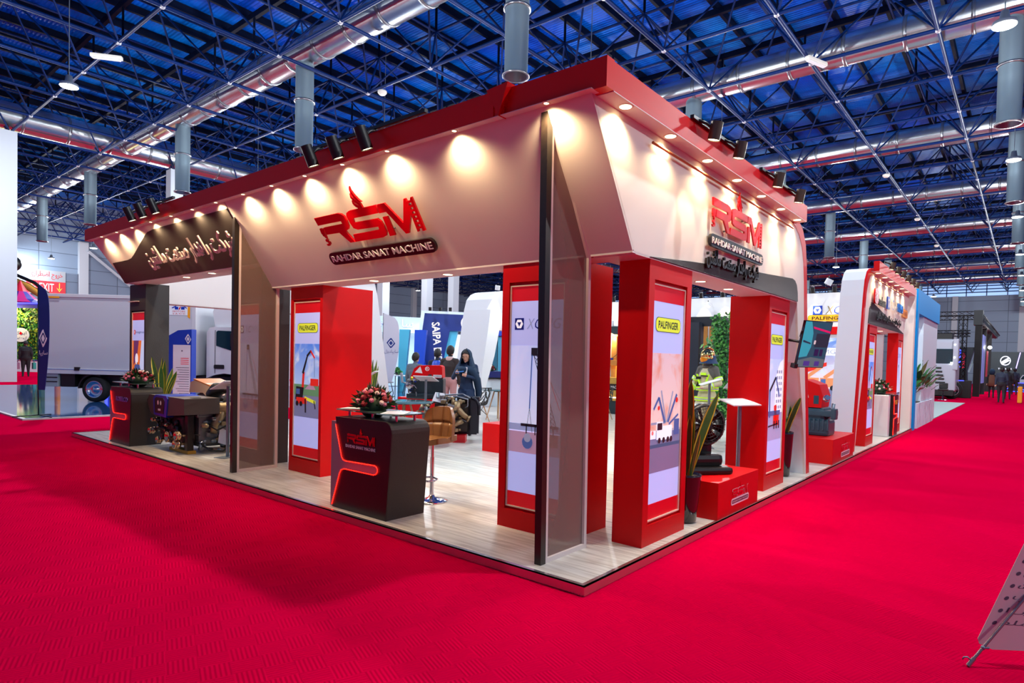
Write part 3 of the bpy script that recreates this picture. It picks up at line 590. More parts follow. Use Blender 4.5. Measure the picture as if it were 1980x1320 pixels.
def pic(kind, mb, fr, W):
    d = 0.004; S = lambda L, m, k=1: mb.m(m).shape(L, fr, d + 0.0012 * k)
    if kind == 1:      # blue sky, truck crane lifting a red load
        S(rect(0, W, 1.18, 1.72), SKY1, 0); S(rect(0, W, 0.78, 1.18), PROAD, 0); S(rect(0, W, 1.06, 1.2), PGRN, 1); S([(0.25, 1.14), (0.4, 1.24), (0.5, 1.14)], PTAN, 2)
        S(bar2((0.2, 1.15), (0.22, 1.36), 0.05), POR, 2); S(bar2((0.2, 1.34), (0.30, 1.56), 0.045, 0.03), PDK, 3); S(bar2((0.29, 1.56), (0.38, 1.63), 0.035, 0.03), PDK, 3); S(bar2((0.37, 1.635), (0.47, 1.54), 0.03, 0.025), POR, 3); S(bar2((0.46, 1.54), (0.47, 1.3), 0.006), PDK, 3)
        S(rect(0.38, 0.56, 1.19, 1.28), POR, 3); S([(0.03, 1.0), (0.2, 1.0), (0.23, 1.16), (0.05, 1.17)], PDK, 3); S(rect(0.05, 0.14, 1.07, 1.14), PBLU, 4); S(rect(0.06, 0.3, 0.95, 1.03), POR, 4); S(bar2((0.25, 1.03), (0.5, 0.98), 0.04), PYEL, 4)
        S(bar2((0.27, 1.02), (0.28, 0.84), 0.03), PDK, 5); S(bar2((0.47, 1.0), (0.5, 0.9), 0.02), PDK, 5)
        for x in (0.08, 0.17): S(circ(x, 0.95, 0.035, 10), PDK, 5)
    elif kind == 2:    # pale sky, lattice crane over a work site
        S(rect(0, W, 0.95, 1.72), SKY2, 0); S(rect(0, W, 0.76, 0.97), PTAN, 0); S(rect(0, W, 0.96, 1.02), PM('haze', (150, 168, 214), 0.4), 1)
        S(bar2((0.26, 1.66), (0.50, 0.98), 0.006), PDK, 2); S(bar2((0.30, 1.66), (0.55, 0.98), 0.006), PDK, 2)
        for k in range(16):
            a = k / 16.0; b = (k + 1) / 16.0
            S(bar2((0.26 + 0.24 * a, 1.66 - 0.68 * a), (0.30 + 0.25 * b, 1.66 - 0.68 * b), 0.005), PDK, 2); S(bar2((0.30 + 0.25 * a, 1.66 - 0.68 * a), (0.26 + 0.24 * b, 1.66 - 0.68 * b), 0.005), PDK, 2)
        S(rect(0.24, 0.31, 1.63, 1.70), PDK, 3); S(bar2((0.25, 1.64), (0.235, 1.16), 0.012), PBLU, 3); S(bar2((0.235, 1.16), (0.2, 0.95), 0.004), PDK, 3); S(bar2((0.235, 1.16), (0.27, 0.95), 0.004), PDK, 3)
        S(bar2((0.31, 1.64), (0.6, 1.2), 0.003), PDK, 3); S(circ(0.22, 0.86, 0.06, 14), PBLU, 4); S(circ(0.22, 0.9, 0.04, 14), PGREY, 5); S(rect(0.14, 0.56, 1.0, 1.025), PDK, 4)
        for x in (0.2, 0.3, 0.4, 0.5): S(rect(x, x + 0.012, 0.93, 1.02), PDK, 4)
        S(rect(0.46, 0.56, 0.84, 0.95), PM('rust', (170, 96, 84), 0.3), 4); S(bar2((0.42, 1.5), (0.57, 1.16), 0.006), POR, 3)
    elif kind == 3:    # sunset sky, group of white cranes
        S(rect(0, W, 1.0, 1.68), SKY3, 0); S(rect(0, W, 0.87, 1.02), PROAD, 0); S(rect(0, W, 0.66, 0.9), PM('asphalt', (128, 118, 156), 0.35), 0)
        for (p, q, wd, m_) in (((0.28, 1.08), (0.16, 1.30), 0.03, PBLU), ((0.16, 1.3), (0.07, 1.2), 0.025, PBLU), ((0.3, 1.08), (0.2, 1.36), 0.022, PGREY), ((0.32, 1.08), (0.42, 1.35), 0.022, PGREY), ((0.34, 1.08), (0.5, 1.32), 0.03, PBLU), ((0.36, 1.06), (0.54, 1.14), 0.02, PBLU), ((0.3, 1.08), (0.03, 1.08), 0.02, PGREY)): S(bar2(p, q, wd), m_, 2)
        S(circ(0.16, 1.21, 0.02, 8), POR, 3); S(circ(0.5, 1.27, 0.025, 8), POR, 3); S(circ(0.06, 1.0, 0.02, 8), POR, 3)
        S(rect(0.16, 0.42, 0.93, 1.05), PWHT, 3); S(rect(0.13, 0.24, 0.94, 1.09), PWHT, 4); S(rect(0.14, 0.23, 1.02, 1.08), PDK, 5); S(rect(0.46, 0.56, 0.96, 1.1), PBLU, 3); S(rect(0.02, 0.12, 0.95, 1.02), PWHT, 3)
        for x in (0.18, 0.26, 0.34, 0.4): S(circ(x, 0.93, 0.026, 10), PDK, 6)
    elif kind == 4:    # hazy sky with tower block and loader crane
        S(rect(0, W, 1.0, 1.68), SKY4, 0); S(rect(0, W, 0.66, 1.0), PM('pavement', (168, 168, 214), 0.4), 0)
        S([(0.3, 1.0), (0.58, 1.0), (0.58, 1.68), (0.46, 1.64), (0.3, 1.45)], PWHT, 1)
        for i in range(7):
            for j in range(3): S(rect(0.33 + j * 0.08, 0.38 + j * 0.08, 1.05 + i * 0.075, 1.09 + i * 0.075), PGREY, 2)
        S(bar2((0.1, 0.95), (0.08, 1.3), 0.045), PBLU, 3); S(bar2((0.08, 1.28), (0.3, 1.45), 0.04), PDK, 3); S(bar2((0.3, 1.45), (0.46, 1.2), 0.04), PBLU, 3); S(bar2((0.3, 1.1), (0.34, 0.86), 0.09), POR, 4); S(rect(0.02, 0.5, 0.97, 1.03), PBLU, 4); S(rect(0.24, 0.46, 0.84, 0.98), POR, 4); S(bar2((0.05, 0.84), (0.42, 0.86), 0.02), PDK, 5)
        for x in (0.26, 0.35, 0.44): S(rect(x, x + 0.04, 0.8, 0.9), PDK, 5)
    else:              # collage of a red engine and a figure in white
        S(rect(0, W, 1.1, 1.75), PM('flame', (232, 120, 40), 0.5), 0); S([(0.3, 1.1), (W, 1.1), (W, 1.75), (0.42, 1.75)], PM('pale_sky', (196, 214, 250), 0.55), 1); S([(0.06, 1.75), (0.3, 1.75), (0.2, 1.4), (0.05, 1.3)], PM('violet', (120, 60, 120), 0.3), 1)
        S(circ(0.2, 1.42, 0.07, 14, 0.1), PWHT, 2); S(rrect(0.1, 0.36, 1.1, 1.32, 0.05), PBLU, 2); S([(0.34, 1.1), (W, 1.1), (W, 1.26)], PM('amber', (236, 160, 60), 0.5), 2); S(rect(0.22, 0.25, 1.32, 1.36), PDK, 3)
def poster(parent, fr, kind, badge):
    """fr: origin at the lower-left of the print at floor level, u to the right, v up, in metres; W = 0.60 wide"""
    W = 0.585; b = MB(LAV).shape(rect(0, W, 0.27, 2.245), fr, 0.003)
    b.m(PRED).shape(rect(0, W, 2.115, 2.245), fr, 0.0042).shape(rect(0, W, 0.27, 0.4), fr, 0.0042)
    pic(kind, b, fr, W)
    if badge == 'P': palfinger(b, fr, 0.06, 0.53, 1.86, 1.985, 0.006)
    elif badge == 'X': xcmg(b, fr, 0.04, 1.86, 0.105, 0.006)
    elif badge == 'M': b.m(PRED).shape(circ(0.1, 1.9, 0.045, 14), fr, 0.006).m(PWHT).text('R', fr, 0.08, 0.12, 1.875, 1.925, 0.008).m(PDK).text('magirus', fr, 0.16, 0.53, 1.87, 1.92, 0.006)
    return b.build('backlit_poster', parent)
def pillar(name, label, x0, x1, y0, y1, top, mat, faces, kindbadge):
    t = thing(name, label, 'pillar', ((x0 + x1) / 2, (y0 + y1) / 2, 0.065), world=True); t['kind'] = 'thing'
    b = MB(mat)
    yy0 = y0 + (0.03 if 'f' in faces else 0); xx1 = x1 - (0.03 if 'r' in faces else 0)
    b.box(x0, xx1, yy0, y1, 0.065, top)
    if 'f' in faces:      # raised surround, print recessed 3 cm
        m0, m1 = x0 + 0.065, x1 - 0.065 + (0 if 'r' not in faces else 0)
        b.shape([rect(x0, x1, 0.065, top), rect((x0 + x1) / 2 - 0.31, (x0 + x1) / 2 + 0.31, 0.235, 2.285)], FR((0, y0, 0), (1, 0, 0), (0, 0, 1)), -0.03, 0.0)
    if 'r' in faces:
        b.shape([rect(y0, y1, 0.065, top), rect((y0 + y1) / 2 - 0.31, (y0 + y1) / 2 + 0.31, 0.235, 2.285)], FR((x1, 0, 0), (0, 1, 0), (0, 0, 1)), -0.03, 0.0)
    b.build('pillar_body', t)
    E_ = M('poster_edge', (236, 214, 190), 0.4)
    for f_, (k, bd) in zip(faces, kindbadge):
        if f_ == 'f': o = V(((x0 + x1) / 2 - 0.2925, y0 + 0.027, 0)); fr = FR(o, (1, 0, 0), (0, 0, 1))
        else: o = V((x1 - 0.027, (y0 + y1) / 2 - 0.2925, 0)); fr = FR(o, (0, 1, 0), (0, 0, 1))
        poster(t, fr, k, bd)
        MB(E_).shape([rect(-0.012, 0.597, 0.258, 2.257), rect(0, 0.585, 0.27, 2.245)], fr, 0.0, 0.016).build('poster_frame', t)
    return t
pillar('poster_pillar', 'red pillar with PALFINGER poster of a truck crane under blue sky, behind the RSM counter', -5.27, -4.535, 0.86, 1.6, 2.45, RED, 'f', [(1, 'P')])
pillar('poster_pillar', 'red pillar with XCMG lattice crane poster, half behind the corner mesh fin', -1.49, -0.71, 0.77, 1.4, 2.45, RED, 'f', [(2, 'X')])
pillar('poster_pillar', 'red corner pillar with PALFINGER sunset poster facing the right aisle', -0.43, -0.145, 1.05, 1.855, 2.45, RED, 'r', [(3, 'P')])
pillar('poster_pillar', 'red pillar behind the black fan with PALFINGER poster of a loader crane', -0.66, -0.175, 4.13, 4.915, 2.45, RED, 'r', [(4, 'P')])
pillar('poster_pillar', 'dark textured pillar with XCMG poster behind the left mesh fin', -6.55, -5.8, 0.74, 1.15, 2.75, BLACKV, 'f', [(2, 'X')])
pillar('poster_pillar', 'dark textured pillar with a flame coloured poster at the left end of the stand', -10.56, -9.82, 0.74, 1.12, 2.75, BLACKV, 'f', [(5, 'M')])
pillar('poster_pillar', 'red pillar with blue poster at the near side of the far archway', -0.66, -0.145, 9.95, 10.7, 2.45, RED, 'r', [(1, 'P')])
pillar('poster_pillar', 'red pillar with pale poster at the far side of the far archway', -0.37, -0.145, 13.35, 14.1, 2.45, RED, 'r', [(2, 'X')])

# ------------------------------------------------------------------ reception counters
GREYC = M('counter_grey', (150, 138, 138), 0.5); CNTB = M('counter_black_laminate', (20, 15, 15), 0.35); CNTW = M('counter_white', (226, 222, 222), 0.45)
ARC = [(-2.33, 0.985), (-2.29, 0.975), (-2.255, 0.95), (-2.235, 0.915), (-2.23, 0.88)]
NOTCH = [(-3.145, 0.09), (-3.02, 0.42), (-2.995, 0.455), (-2.943, 0.472), (-2.474, 0.474), (-2.44, 0.485), (-2.42, 0.51), (-2.42, 0.535), (-2.435, 0.553), (-2.462, 0.563), (-2.93, 0.552), (-2.965, 0.56), (-2.99, 0.585), (-3.10, 0.90)]
def counter(label, dx, face, emblem_fn, y0=0.0):
    t = thing('reception_counter', label, 'counter', (-2.7 + dx, 0.35, 0.065), group='black reception counters on the front edge')
    O = V((2.7, 0.125 - 0.35, -0.065)); fr = FR(O, (1, 0, 0), (0, 0, 1))
    body = [(-3.115, 0.975)] + ARC + [(-2.295, 0.065), (-3.15, 0.065)] + NOTCH
    MB(CNTB).shape(body, fr, -0.012, 0.0).build('black_front', t)
    side = [(-3.115, 0.975)] + ARC + [(-2.295, 0.065), (-2.35, 0.065), (-2.29, 0.87), (-2.34, 0.935), (-3.115, 0.935)]
    MB(BLACKV).shape(side, fr, -0.46, -0.012).build('dark_shell', t)
    MB(GREYC).shape([(-3.215, 0.065), (-2.36, 0.065), (-2.31, 0.86), (-2.36, 0.925), (-3.215, 0.925)], fr, -0.43, -0.022).build('grey_body', t)
    MB(LEDRED).tube([O + V((x, -0.008, z)) for x, z in NOTCH], 0.005, 6).build('led_strip', t)
    g = MB(GLASSG).shape(rrect(-0.46, 0.46, 0.0, 0.40, 0.03), FR((0, -0.2, 0.975), (1, 0, 0), (0, 1, 0)), 0, 0.012).build('glass_top', t)
    for x in (-0.36, 0.02, 0.38):
        for y in (-0.1, 0.12): MB(CHROME).cyl((x, y, 0.915), (x, y, 0.978), 0.013, n=10).build('glass_standoff', t)
    emblem_fn(t, fr)
    return t
def em_rsm(t, fr):
    o = V((2.7 - 2.92, -0.227, 0.72 - 0.065)); f = FR(o, (0.27, 0, 0), (0, 0, 0.30)); b = MB(SIGNRED)
    f = FR(o + V((0, 0, -0.045)), (0.267, 0, 0), (0, 0, 0.267)); emblem(b, f, 0.0, 0.006); b.build('emblem', t)
    MB(SIGNWHT).text('RAHDAR SANAT MACHINE', FR(o, (1, 0, 0), (0, 0, 1)), -0.01, 0.46, -0.03, 0.0, 0.0, 0.004).build('emblem_text', t)
def em_kob(t, fr):
    MB(M('kobelco_teal', (120, 110, 190), 0.4)).text('KOBELCO', FR((0, -0.227, 0), (1, 0, 0), (0, 0, 1)), -0.16, 0.34, 0.69, 0.765, 0.0, 0.006, bold=0.03).build('lettering', t)
counter('black RSM reception counter with red light strip, in front between the red pillars', 0, None, em_rsm)
counter('black KOBELCO reception counter with red light strip at the left end', -6.38, None, em_kob)
t = thing('reception_counter', 'white reception counter with black end and red light strip in the far archway', 'counter', (-0.35, 12.7, 0.065), world=True)
MB(CNTW).box(-0.75, -0.12, 12.25, 13.05, 0.065, 1.0, 0.02).build('white_body', t)
MB(CNTB).box(-0.12, -0.05, 12.45, 13.05, 0.065, 1.0).build('black_end', t)
MB(LEDRED).tube([(-0.045, 12.46, 0.1), (-0.045, 12.5, 0.46), (-0.045, 12.9, 0.48), (-0.045, 12.9, 0.56), (-0.045, 12.5, 0.57), (-0.045, 12.44, 0.97)], 0.009, 6).build('led_strip', t)
MB(M('amber_text', (240, 160, 40), 0.4)).text('CAT', FR((-0.048, 0, 0), (0, 1, 0), (0, 0, 1)), 12.6, 12.95, 0.78, 0.88, 0, 0.004).build('lettering', t)
MB(GLASSG).box(-0.7, -0.1, 12.3, 13.0, 1.03, 1.042).build('glass_top', t)
for y in (12.4, 12.9): MB(CHROME).cyl((-0.4, y, 1.0), (-0.4, y, 1.03), 0.012).build('glass_standoff', t)
# ------------------------------------------------------------------ plants and flowers
LEAFG = M('leaf_green', (52, 92, 40), 0.5, noise=(20, 0.3)); LEAFY = M('leaf_yellow_edge', (206, 186, 60), 0.5); LEAFD = M('leaf_dark', (24, 58, 26), 0.5, noise=(14, 0.35)); POTD = M('dark_glazed_pot', (34, 22, 22), 0.12, coat=0.6); SOIL = M('potting_soil', (70, 52, 40), 0.9)
def leaf_strip(base, az, length, width, lean, bend, n=8, twist=0.0):
    d = V((math.cos(az), math.sin(az), 0)); s = V((math.cos(0.67 + twist), math.sin(0.67 + twist), 0)); up = V((0, 0, 1)); rows = []
    for i in range(n + 1):
        t = i / n; p = V(base) + up * (length * t * (1 - 0.25 * bend * t)) + d * (lean * t + bend * length * 0.6 * t * t)
        w = width * (0.55 + 1.1 * t - 0.2 * t * t) * (1 - t ** 5) if t < 1 else 0.002
        rows.append((p, w))
    return rows, s
def sansevieria_leaf(parent, base, az, length, width, lean, bend, tw=0.0):
    rows, s = leaf_strip(base, az, length, width, lean, bend, 9, tw); b = MB(LEAFG).smooth()
    n_ = s.cross(V((0, 0, 1))); vs = []
    for p, w in rows: vs += [p - s * w / 2 + n_ * w * 0.12, p - s * w * 0.36, p, p + s * w * 0.36, p + s * w / 2 + n_ * w * 0.12]
    for i in range(len(rows) - 1):
        for k in range(4):
            b.m(LEAFY if k in (0, 3) else LEAFG); q = [vs[i * 5 + k], vs[i * 5 + k + 1], vs[(i + 1) * 5 + k + 1], vs[(i + 1) * 5 + k]]
            b.add(q + [p - n_ * 0.006 for p in q], [(0, 1, 2, 3), (7, 6, 5, 4)], True)
    return b.build('leaf', parent, rec=False)
def snake_plant(label, loc, pot_h, pot_r, leaves, box=False):
    t = thing('snake_plant', label, 'plant', loc, group='potted snake plants')
    if pot_h:
        MB(POTD).lathe([(0, 0), (pot_r * 0.6, 0), (pot_r * 0.72, 0.02), (pot_r * 0.86, pot_h * 0.45), (pot_r, pot_h * 0.95), (pot_r * 1.02, pot_h), (pot_r * 0.92, pot_h), (pot_r * 0.9, pot_h - 0.03), (0, pot_h - 0.03)], n=28).build('pot', t)
        MB(SOIL).lathe([(0, pot_h - 0.015), (pot_r * 0.9, pot_h - 0.025)], n=18).build('soil', t)
    rnd = random.Random(label)
    for (az, L, w, lean, bend) in leaves:
        a = math.radians(az); r = pot_r * 0.35 * rnd.random()
        sansevieria_leaf(t, (r * math.cos(a), r * math.sin(a), max(0, pot_h - 0.04)), a, L, w, lean, bend, rnd.uniform(-0.7, 0.7))
    return t
snake_plant('tall snake plant in dark pot between the red corner pillar and the fan', (-0.25, 2.12, 0.065), 0.47, 0.135, [(230, 0.95, 0.10, -0.02, -0.02), (40, 0.86, 0.085, 0.20, 0.12), (170, 0.7, 0.07, 0.10, 0.05), (300, 0.62, 0.06, 0.06, 0.04), (90, 0.72, 0.08, 0.02, 0.05), (210, 0.5, 0.06, 0.08, 0.1), (340, 0.45, 0.05, 0.08, 0.1)])
snake_plant('snake plant in dark pot beside the white leaning leg of the right archway', (-0.33, 5.42, 0.065), 0.62, 0.12, [(70, 0.9, 0.06, 0.22, 0.12), (100, 0.8, 0.06, 0.42, 0.15), (50, 0.7, 0.09, 0.22, 0.1), (190, 0.8, 0.07, 0.06, 0.02), (260, 0.6, 0.07, 0.02, 0.02), (20, 0.55, 0.08, 0.15, 0.1), (85, 0.45, 0.03, 0.4, 0.1), (140, 0.75, 0.06, 0.1, 0.02)])
snake_plant('yellow edged snake plant behind the KOBELCO counter', (-9.35, 0.85, 0.065), 0.62, 0.13, [(200, 0.85, 0.09, 0.16, 0.12), (180, 0.82, 0.06, 0.02, 0.02), (330, 0.7, 0.09, 0.12, 0.05), (350, 0.78, 0.08, 0.10, 0.02), (20, 0.6, 0.09, 0.26, 0.06), (60, 0.65, 0.07, 0.12, 0.04), (10, 0.5, 0.07, 0.33, 0.05)])
snake_plant('tall narrow snake plant by the inner white leg, right of the red pillar', (-9.1, 4.95, 0.065), 0.45, 0.14, [(a * 37, 0.75 + 0.35 * ((a * 7) % 5) / 5, 0.055, 0.05 + 0.1 * ((a * 3) % 4) / 4, 0.03) for a in range(14)])
snake_plant('snake plant behind the flowers of the far archway counter', (-0.75, 11.75, 0.065), 0.6, 0.14, [(70, 1.05, 0.07, 0.3, 0.1), (90, 0.8, 0.06, 0.4, 0.12), (60, 0.9, 0.06, 0.1, 0.05), (30, 0.7, 0.06, 0.2, 0.1), (120, 0.6, 0.06, 0.2, 0.1), (200, 0.7, 0.06, 0.1, 0.04)])
PINK = M('petal_pink', (232, 130, 158), 0.6); DRED = M('petal_dark_red', (140, 6, 30), 0.6); CREAMF = M('petal_cream', (240, 212, 206), 0.6)
def rose(mat, r):
    b = MB(mat); b.ball((0, 0, 0), r * 0.62, (1, 1, 0.9), 10, 7)
    for ring, (n_, rr, z, tilt) in enumerate(((5, 0.55, 0.25, 0.5), (6, 0.85, 0.0, 1.0), (7, 1.0, -0.25, 1.3))):
        for k in range(n_):
            a = 2 * PI * k / n_ + ring * 0.5; b.ball((r * rr * 0.62 * math.cos(a), r * rr * 0.62 * math.sin(a), r * z), r * 0.42, (0.9, 0.9, 0.75), 7, 5)
    return b
def bouquet(label, loc, rx, ry, h, cols, nfl, tray=True, group='flower arrangements'):
    t = thing('flower_arrangement', label, 'flowers', loc, group=group); rnd = random.Random(label)
    f = MB(LEAFD)
    for k in range(210):
        a = rnd.uniform(0, 2 * PI); e = rnd.uniform(-0.1, 1.45); q = rnd.uniform(0.75, 1.12)
        p = V((rx * q * math.cos(a) * math.cos(e), ry * q * math.sin(a) * math.cos(e), 0.03 + h * q * max(0, math.sin(e)))); d = (p - V((0, 0, 0.02))).normalized(); s = d.orthogonal().normalized() * 0.016; s.rotate(Matrix.Rotation(rnd.uniform(0, 6), 3, d))
        f.m(LEAFD if rnd.random() < 0.7 else LEAFG); f.add([p - d * 0.03 - s * 0.3, p + s, p + d * rnd.uniform(0.04, 0.075), p - s], [(0, 1, 2, 3)], False)
    f.m(LEAFD).ball((0, 0, 0.03), 1.0, (rx * 0.72, ry * 0.72, h * 0.75), 14, 8); f.build('foliage', t, rec=False)
    if tray: MB(POTD).lathe([(0, 0), (rx * 0.5, 0), (rx * 0.62, 0.04), (0, 0.04)], n=16).build('tray', t)
    me = {}
    for k in range(nfl):
        a = 2.4 * k + rnd.uniform(-0.3, 0.3); e = 0.15 + 1.3 * (k / nfl) ** 1.2; r = rnd.uniform(0.55, 0.85)
        p = V((rx * math.cos(a) * math.cos(e), ry * math.sin(a) * math.cos(e), 0.04 + h * math.sin(e))); m = cols[k % len(cols)]
        if m.name not in me: o = rose(m, 0.042).build('flower', t); me[m.name] = o.data
        else: o = bpy.data.objects.new('flower', me[m.name]); COL.objects.link(o); o.parent = t
        o.location = p; o.scale = (r, r, r); o.rotation_euler = V((p.x, p.y, max(0.05, p.z))).to_track_quat('Z', 'Y').to_euler()
    return t
bouquet('round arrangement of pink and dark red flowers on the RSM counter', (-2.82, 0.36, 1.055), 0.21, 0.17, 0.17, [PINK, DRED, DRED, PINK, DRED, CREAMF, DRED], 40)
bouquet('low arrangement of pink and dark red flowers on the KOBELCO counter', (-9.0, 0.36, 1.055), 0.28, 0.2, 0.15, [PINK, DRED, PINK, DRED, CREAMF], 36)
bouquet('round arrangement of cream pink flowers on the white far counter', (-0.42, 12.55, 1.045), 0.27, 0.22, 0.24, [CREAMF, PINK, CREAMF, DRED], 26)
PAPER = M('paper_white', (232, 236, 242), 0.6); INK = M('blue_ink', (40, 60, 160), 0.6)
b = MB(PAPER).shape(rect(-0.11, 0.11, -0.15, 0.15), FR((-2.42, 0.32, 1.0535), (0.8, 0.6, 0), (-0.6, 0.8, 0)), 0, 0.002).m(INK)
for k in range(5): b.shape(rect(-0.09, 0.05 + 0.02 * (k % 3), -0.12 + 0.05 * k, -0.10 + 0.05 * k), FR((-2.42, 0.32, 1.0535), (0.8, 0.6, 0), (-0.6, 0.8, 0)), 0.0025)
tag(b.build('leaflet', at=(-2.42, 0.32, 1.0535)), 'white and blue leaflet lying on the glass top of the RSM counter', 'leaflet')
tag(MB(PAPER).shape(rect(-0.12, 0.12, -0.08, 0.08), FR((-3.05, 0.3, 1.0535), (0.9, 0.44, 0), (-0.44, 0.9, 0)), 0, 0.002).build('leaflet', at=(-3.05, 0.3, 1.0535)), 'plain white leaflet left of the flowers on the RSM counter', 'leaflet')

# ------------------------------------------------------------------ seats and tables
LEATH = M('tan_leather', (122, 82, 46), 0.36, noise=(8, 0.12)); LEATHB = M('dark_seat_shell', (36, 26, 24), 0.4)
def bar_stool(label, loc, rz):
    t = thing('bar_stool', label, 'stool', loc, rz)
    MB(CHROME).lathe([(0, 0), (0.2, 0), (0.2, 0.008), (0.12, 0.025), (0.04, 0.05), (0.03, 0.07), (0, 0.07)], n=28).build('base', t)
    MB(CHROME).cyl((0, 0, 0.06), (0, 0, 0.5), 0.026).cyl((0, 0, 0.4), (0, 0, 0.66), 0.02).build('column', t)
    MB(CHROME).tube([(0.03, 0.0, 0.27), (0.12, -0.06, 0.27), (0.15, -0.15, 0.27), (0.1, -0.22, 0.27), (-0.1, -0.22, 0.27), (-0.15, -0.15, 0.27), (-0.12, -0.06, 0.27), (-0.03, 0, 0.27)], 0.011, 8).build('foot_ring', t)
    def pad(f0, f1, nu, nv, mat, nm, thick):
        b = MB(mat).smooth(); G = []
        for j in range(nv + 1):
            for i in range(nu + 1): G.append(f0(i / nu * 2 - 1, j / nv))
        N = len(G); G2 = []
        for j in range(nv + 1):
            for i in range(nu + 1): G2.append(f1(i / nu * 2 - 1, j / nv))
        q = [(j * (nu + 1) + i, j * (nu + 1) + i + 1, (j + 1) * (nu + 1) + i + 1, (j + 1) * (nu + 1) + i) for j in range(nv) for i in range(nu)]
        b.add(G, q); b.m(LEATHB).add(G2, [tuple(reversed(f)) for f in q])
        bd = [i for i in range(nu + 1)] + [j * (nu + 1) + nu for j in range(1, nv + 1)] + [nv * (nu + 1) + i for i in range(nu - 1, -1, -1)] + [j * (nu + 1) for j in range(nv - 1, 0, -1)]
        b.m(mat).add([G[k] for k in bd] + [G2[k] for k in bd], [(k, (k + 1) % len(bd), len(bd) + (k + 1) % len(bd), len(bd) + k) for k in range(len(bd))])
        return b.build(nm, t)
    def groove(u, v): return 0.022 * (math.exp(-(u / 0.06) ** 2) + math.exp(-((v - 0.5) / 0.05) ** 2) + math.exp(-((abs(u) - 0.62 - 0.25 * (v - 0.5)) / 0.05) ** 2) * 0.6)
    def back(u, v, o):
        w = 0.225 * (1 - 0.25 * max(0, v - 0.6) ** 2 * 4); cv = 0.10 * u * u
        return V((w * u * (1 - 0.06 * v), 0.20 - cv + 0.05 * v + o, 0.70 + 0.37 * v - 0.05 * (abs(u) ** 4) * (v > 0.5) * v))
    pad(lambda u, v: back(u, v, -0.03 + groove(u, v)), lambda u, v: back(u, v, 0.03), 60, 44, LEATH, 'backrest', 0)
    def seat(u, v, o): return V((0.22 * u * (0.94 + 0.06 * v), -0.20 + 0.40 * v, 0.70 + o + 0.025 * u * u + 0.03 * (v - 0.5) ** 2 * 2 - 0.05 * max(0, 0.15 - v)))
    pad(lambda u, v: seat(u, v, 0.015 - groove(u, v) * 0.6), lambda u, v: seat(u, v, -0.05), 20, 16, LEATH, 'seat', 0)
    return t
bar_stool('tan quilted leather bar stool with chrome base behind the RSM counter', (-2.62, 0.98, 0.065), math.radians(15)).scale = (0.84, 0.92, 0.93)
SHELL = M('black_shell_plastic', (20, 26, 28), 0.4)
def mesh_chair():
    t = thing('shell_chair', 'x', 'chair', (0, 0, 0))
    nu, nv = 22, 34; b = MB(SHELL).smooth(); G = []
    def P(u, v):
        if v < 0.5:
            k = v / 0.5; y = -0.21 + 0.38 * k; z = 0.455 - 0.035 * math.sin(k * PI) + (0.02 if k < 0.08 else 0); w = 0.20 + 0.03 * k
        else:
            k = (v - 0.5) / 0.5; y = 0.17 + 0.10 * k + 0.04 * math.sin(k * PI / 2); z = 0.43 + 0.42 * k ** 0.92; w = 0.235 - 0.015 * k - 0.05 * max(0, k - 0.7)
            w *= 1 - 0.18 * max(0, k - 0.75) ** 2 * 16 * 0.3
        e = abs(u) ** 3; return V((w * u, y - 0.06 * e * (v > 0.4), z + 0.09 * e * (1 - abs(2 * v - 1) ** 2)))
    for j in range(nv + 1):
        for i in range(nu + 1): G.append(P(i / nu * 2 - 1, j / nv))
    fs = []
    for j in range(nv):
        for i in range(nu):
            edge = i < 1 or i >= nu - 1 or j < 1 or j >= nv - 1
            x, y = i * 0.9, j * 0.9
            vein = abs(math.sin(x * 0.55 + 0.9 * math.sin(y * 0.35))) < 0.33 or abs(math.sin(y * 0.5 + 0.55 * abs(i - nu / 2) + 0.4 * math.sin(x))) < 0.36
            if edge or vein or (15 <= j <= 18 and 4 < i < nu - 4 and (i + j) % 3): fs.append((j * (nu + 1) + i, j * (nu + 1) + i + 1, (j + 1) * (nu + 1) + i + 1, (j + 1) * (nu + 1) + i))
    b.add(G, fs); o = b.build('seat_shell', t); md = o.modifiers.new('thickness', 'SOLIDIFY'); md.thickness = 0.012
    for sx_ in (-1, 1):
        for sy in (-1, 1): MB(WOODL).cyl((0.10 * sx_, 0.09 * sy, 0.42), (0.21 * sx_, 0.21 * sy, 0.0), 0.016, 0.011, 10).build('leg', t)
    fr_ = MB(BLACK)
    for sx_ in (-1, 1):
        fr_.tube([(0.10 * sx_, -0.09, 0.40), (0.17 * sx_, 0.155, 0.19)], 0.005, 5).tube([(0.10 * sx_, 0.09, 0.40), (0.17 * sx_, -0.155, 0.19)], 0.005, 5)
    for sy in (-1, 1): fr_.tube([(-0.10, 0.09 * sy, 0.40), (0.17, 0.155 * sy, 0.19)], 0.005, 5).tube([(0.10, 0.09 * sy, 0.40), (-0.17, 0.155 * sy, 0.19)], 0.005, 5)
    fr_.build('wire_brace', t)
    return t
chair0 = mesh_chair(); _used = [0]
def put_chair(x, y, rz, label, z=0.065, g='black perforated shell chairs'):
    if not _used[0]: _used[0] = 1; o = chair0; o.location = (x, y, z); o.rotation_euler = (0, 0, math.radians(rz)); o['label'] = label; o['group'] = g
    else: dup(chair0, (x, y, z), math.radians(rz), label, g)
put_chair(-5.55, 2.75, 200, 'black perforated chair with its back to the red flower bouquet, left of the table')
put_chair(-5.95, 2.55, 190, 'black perforated chair showing a red machine through its holes, behind the flowers')
put_chair(-7.1, 2.6, -60, 'black perforated chair beside the right face of the left red pillar')
put_chair(-7.7, 6.95, -90, 'dark chair with wooden legs just right of the woman')
put_chair(-8.1, 8.55, 30, 'dark perforated chair behind the small round glass table')
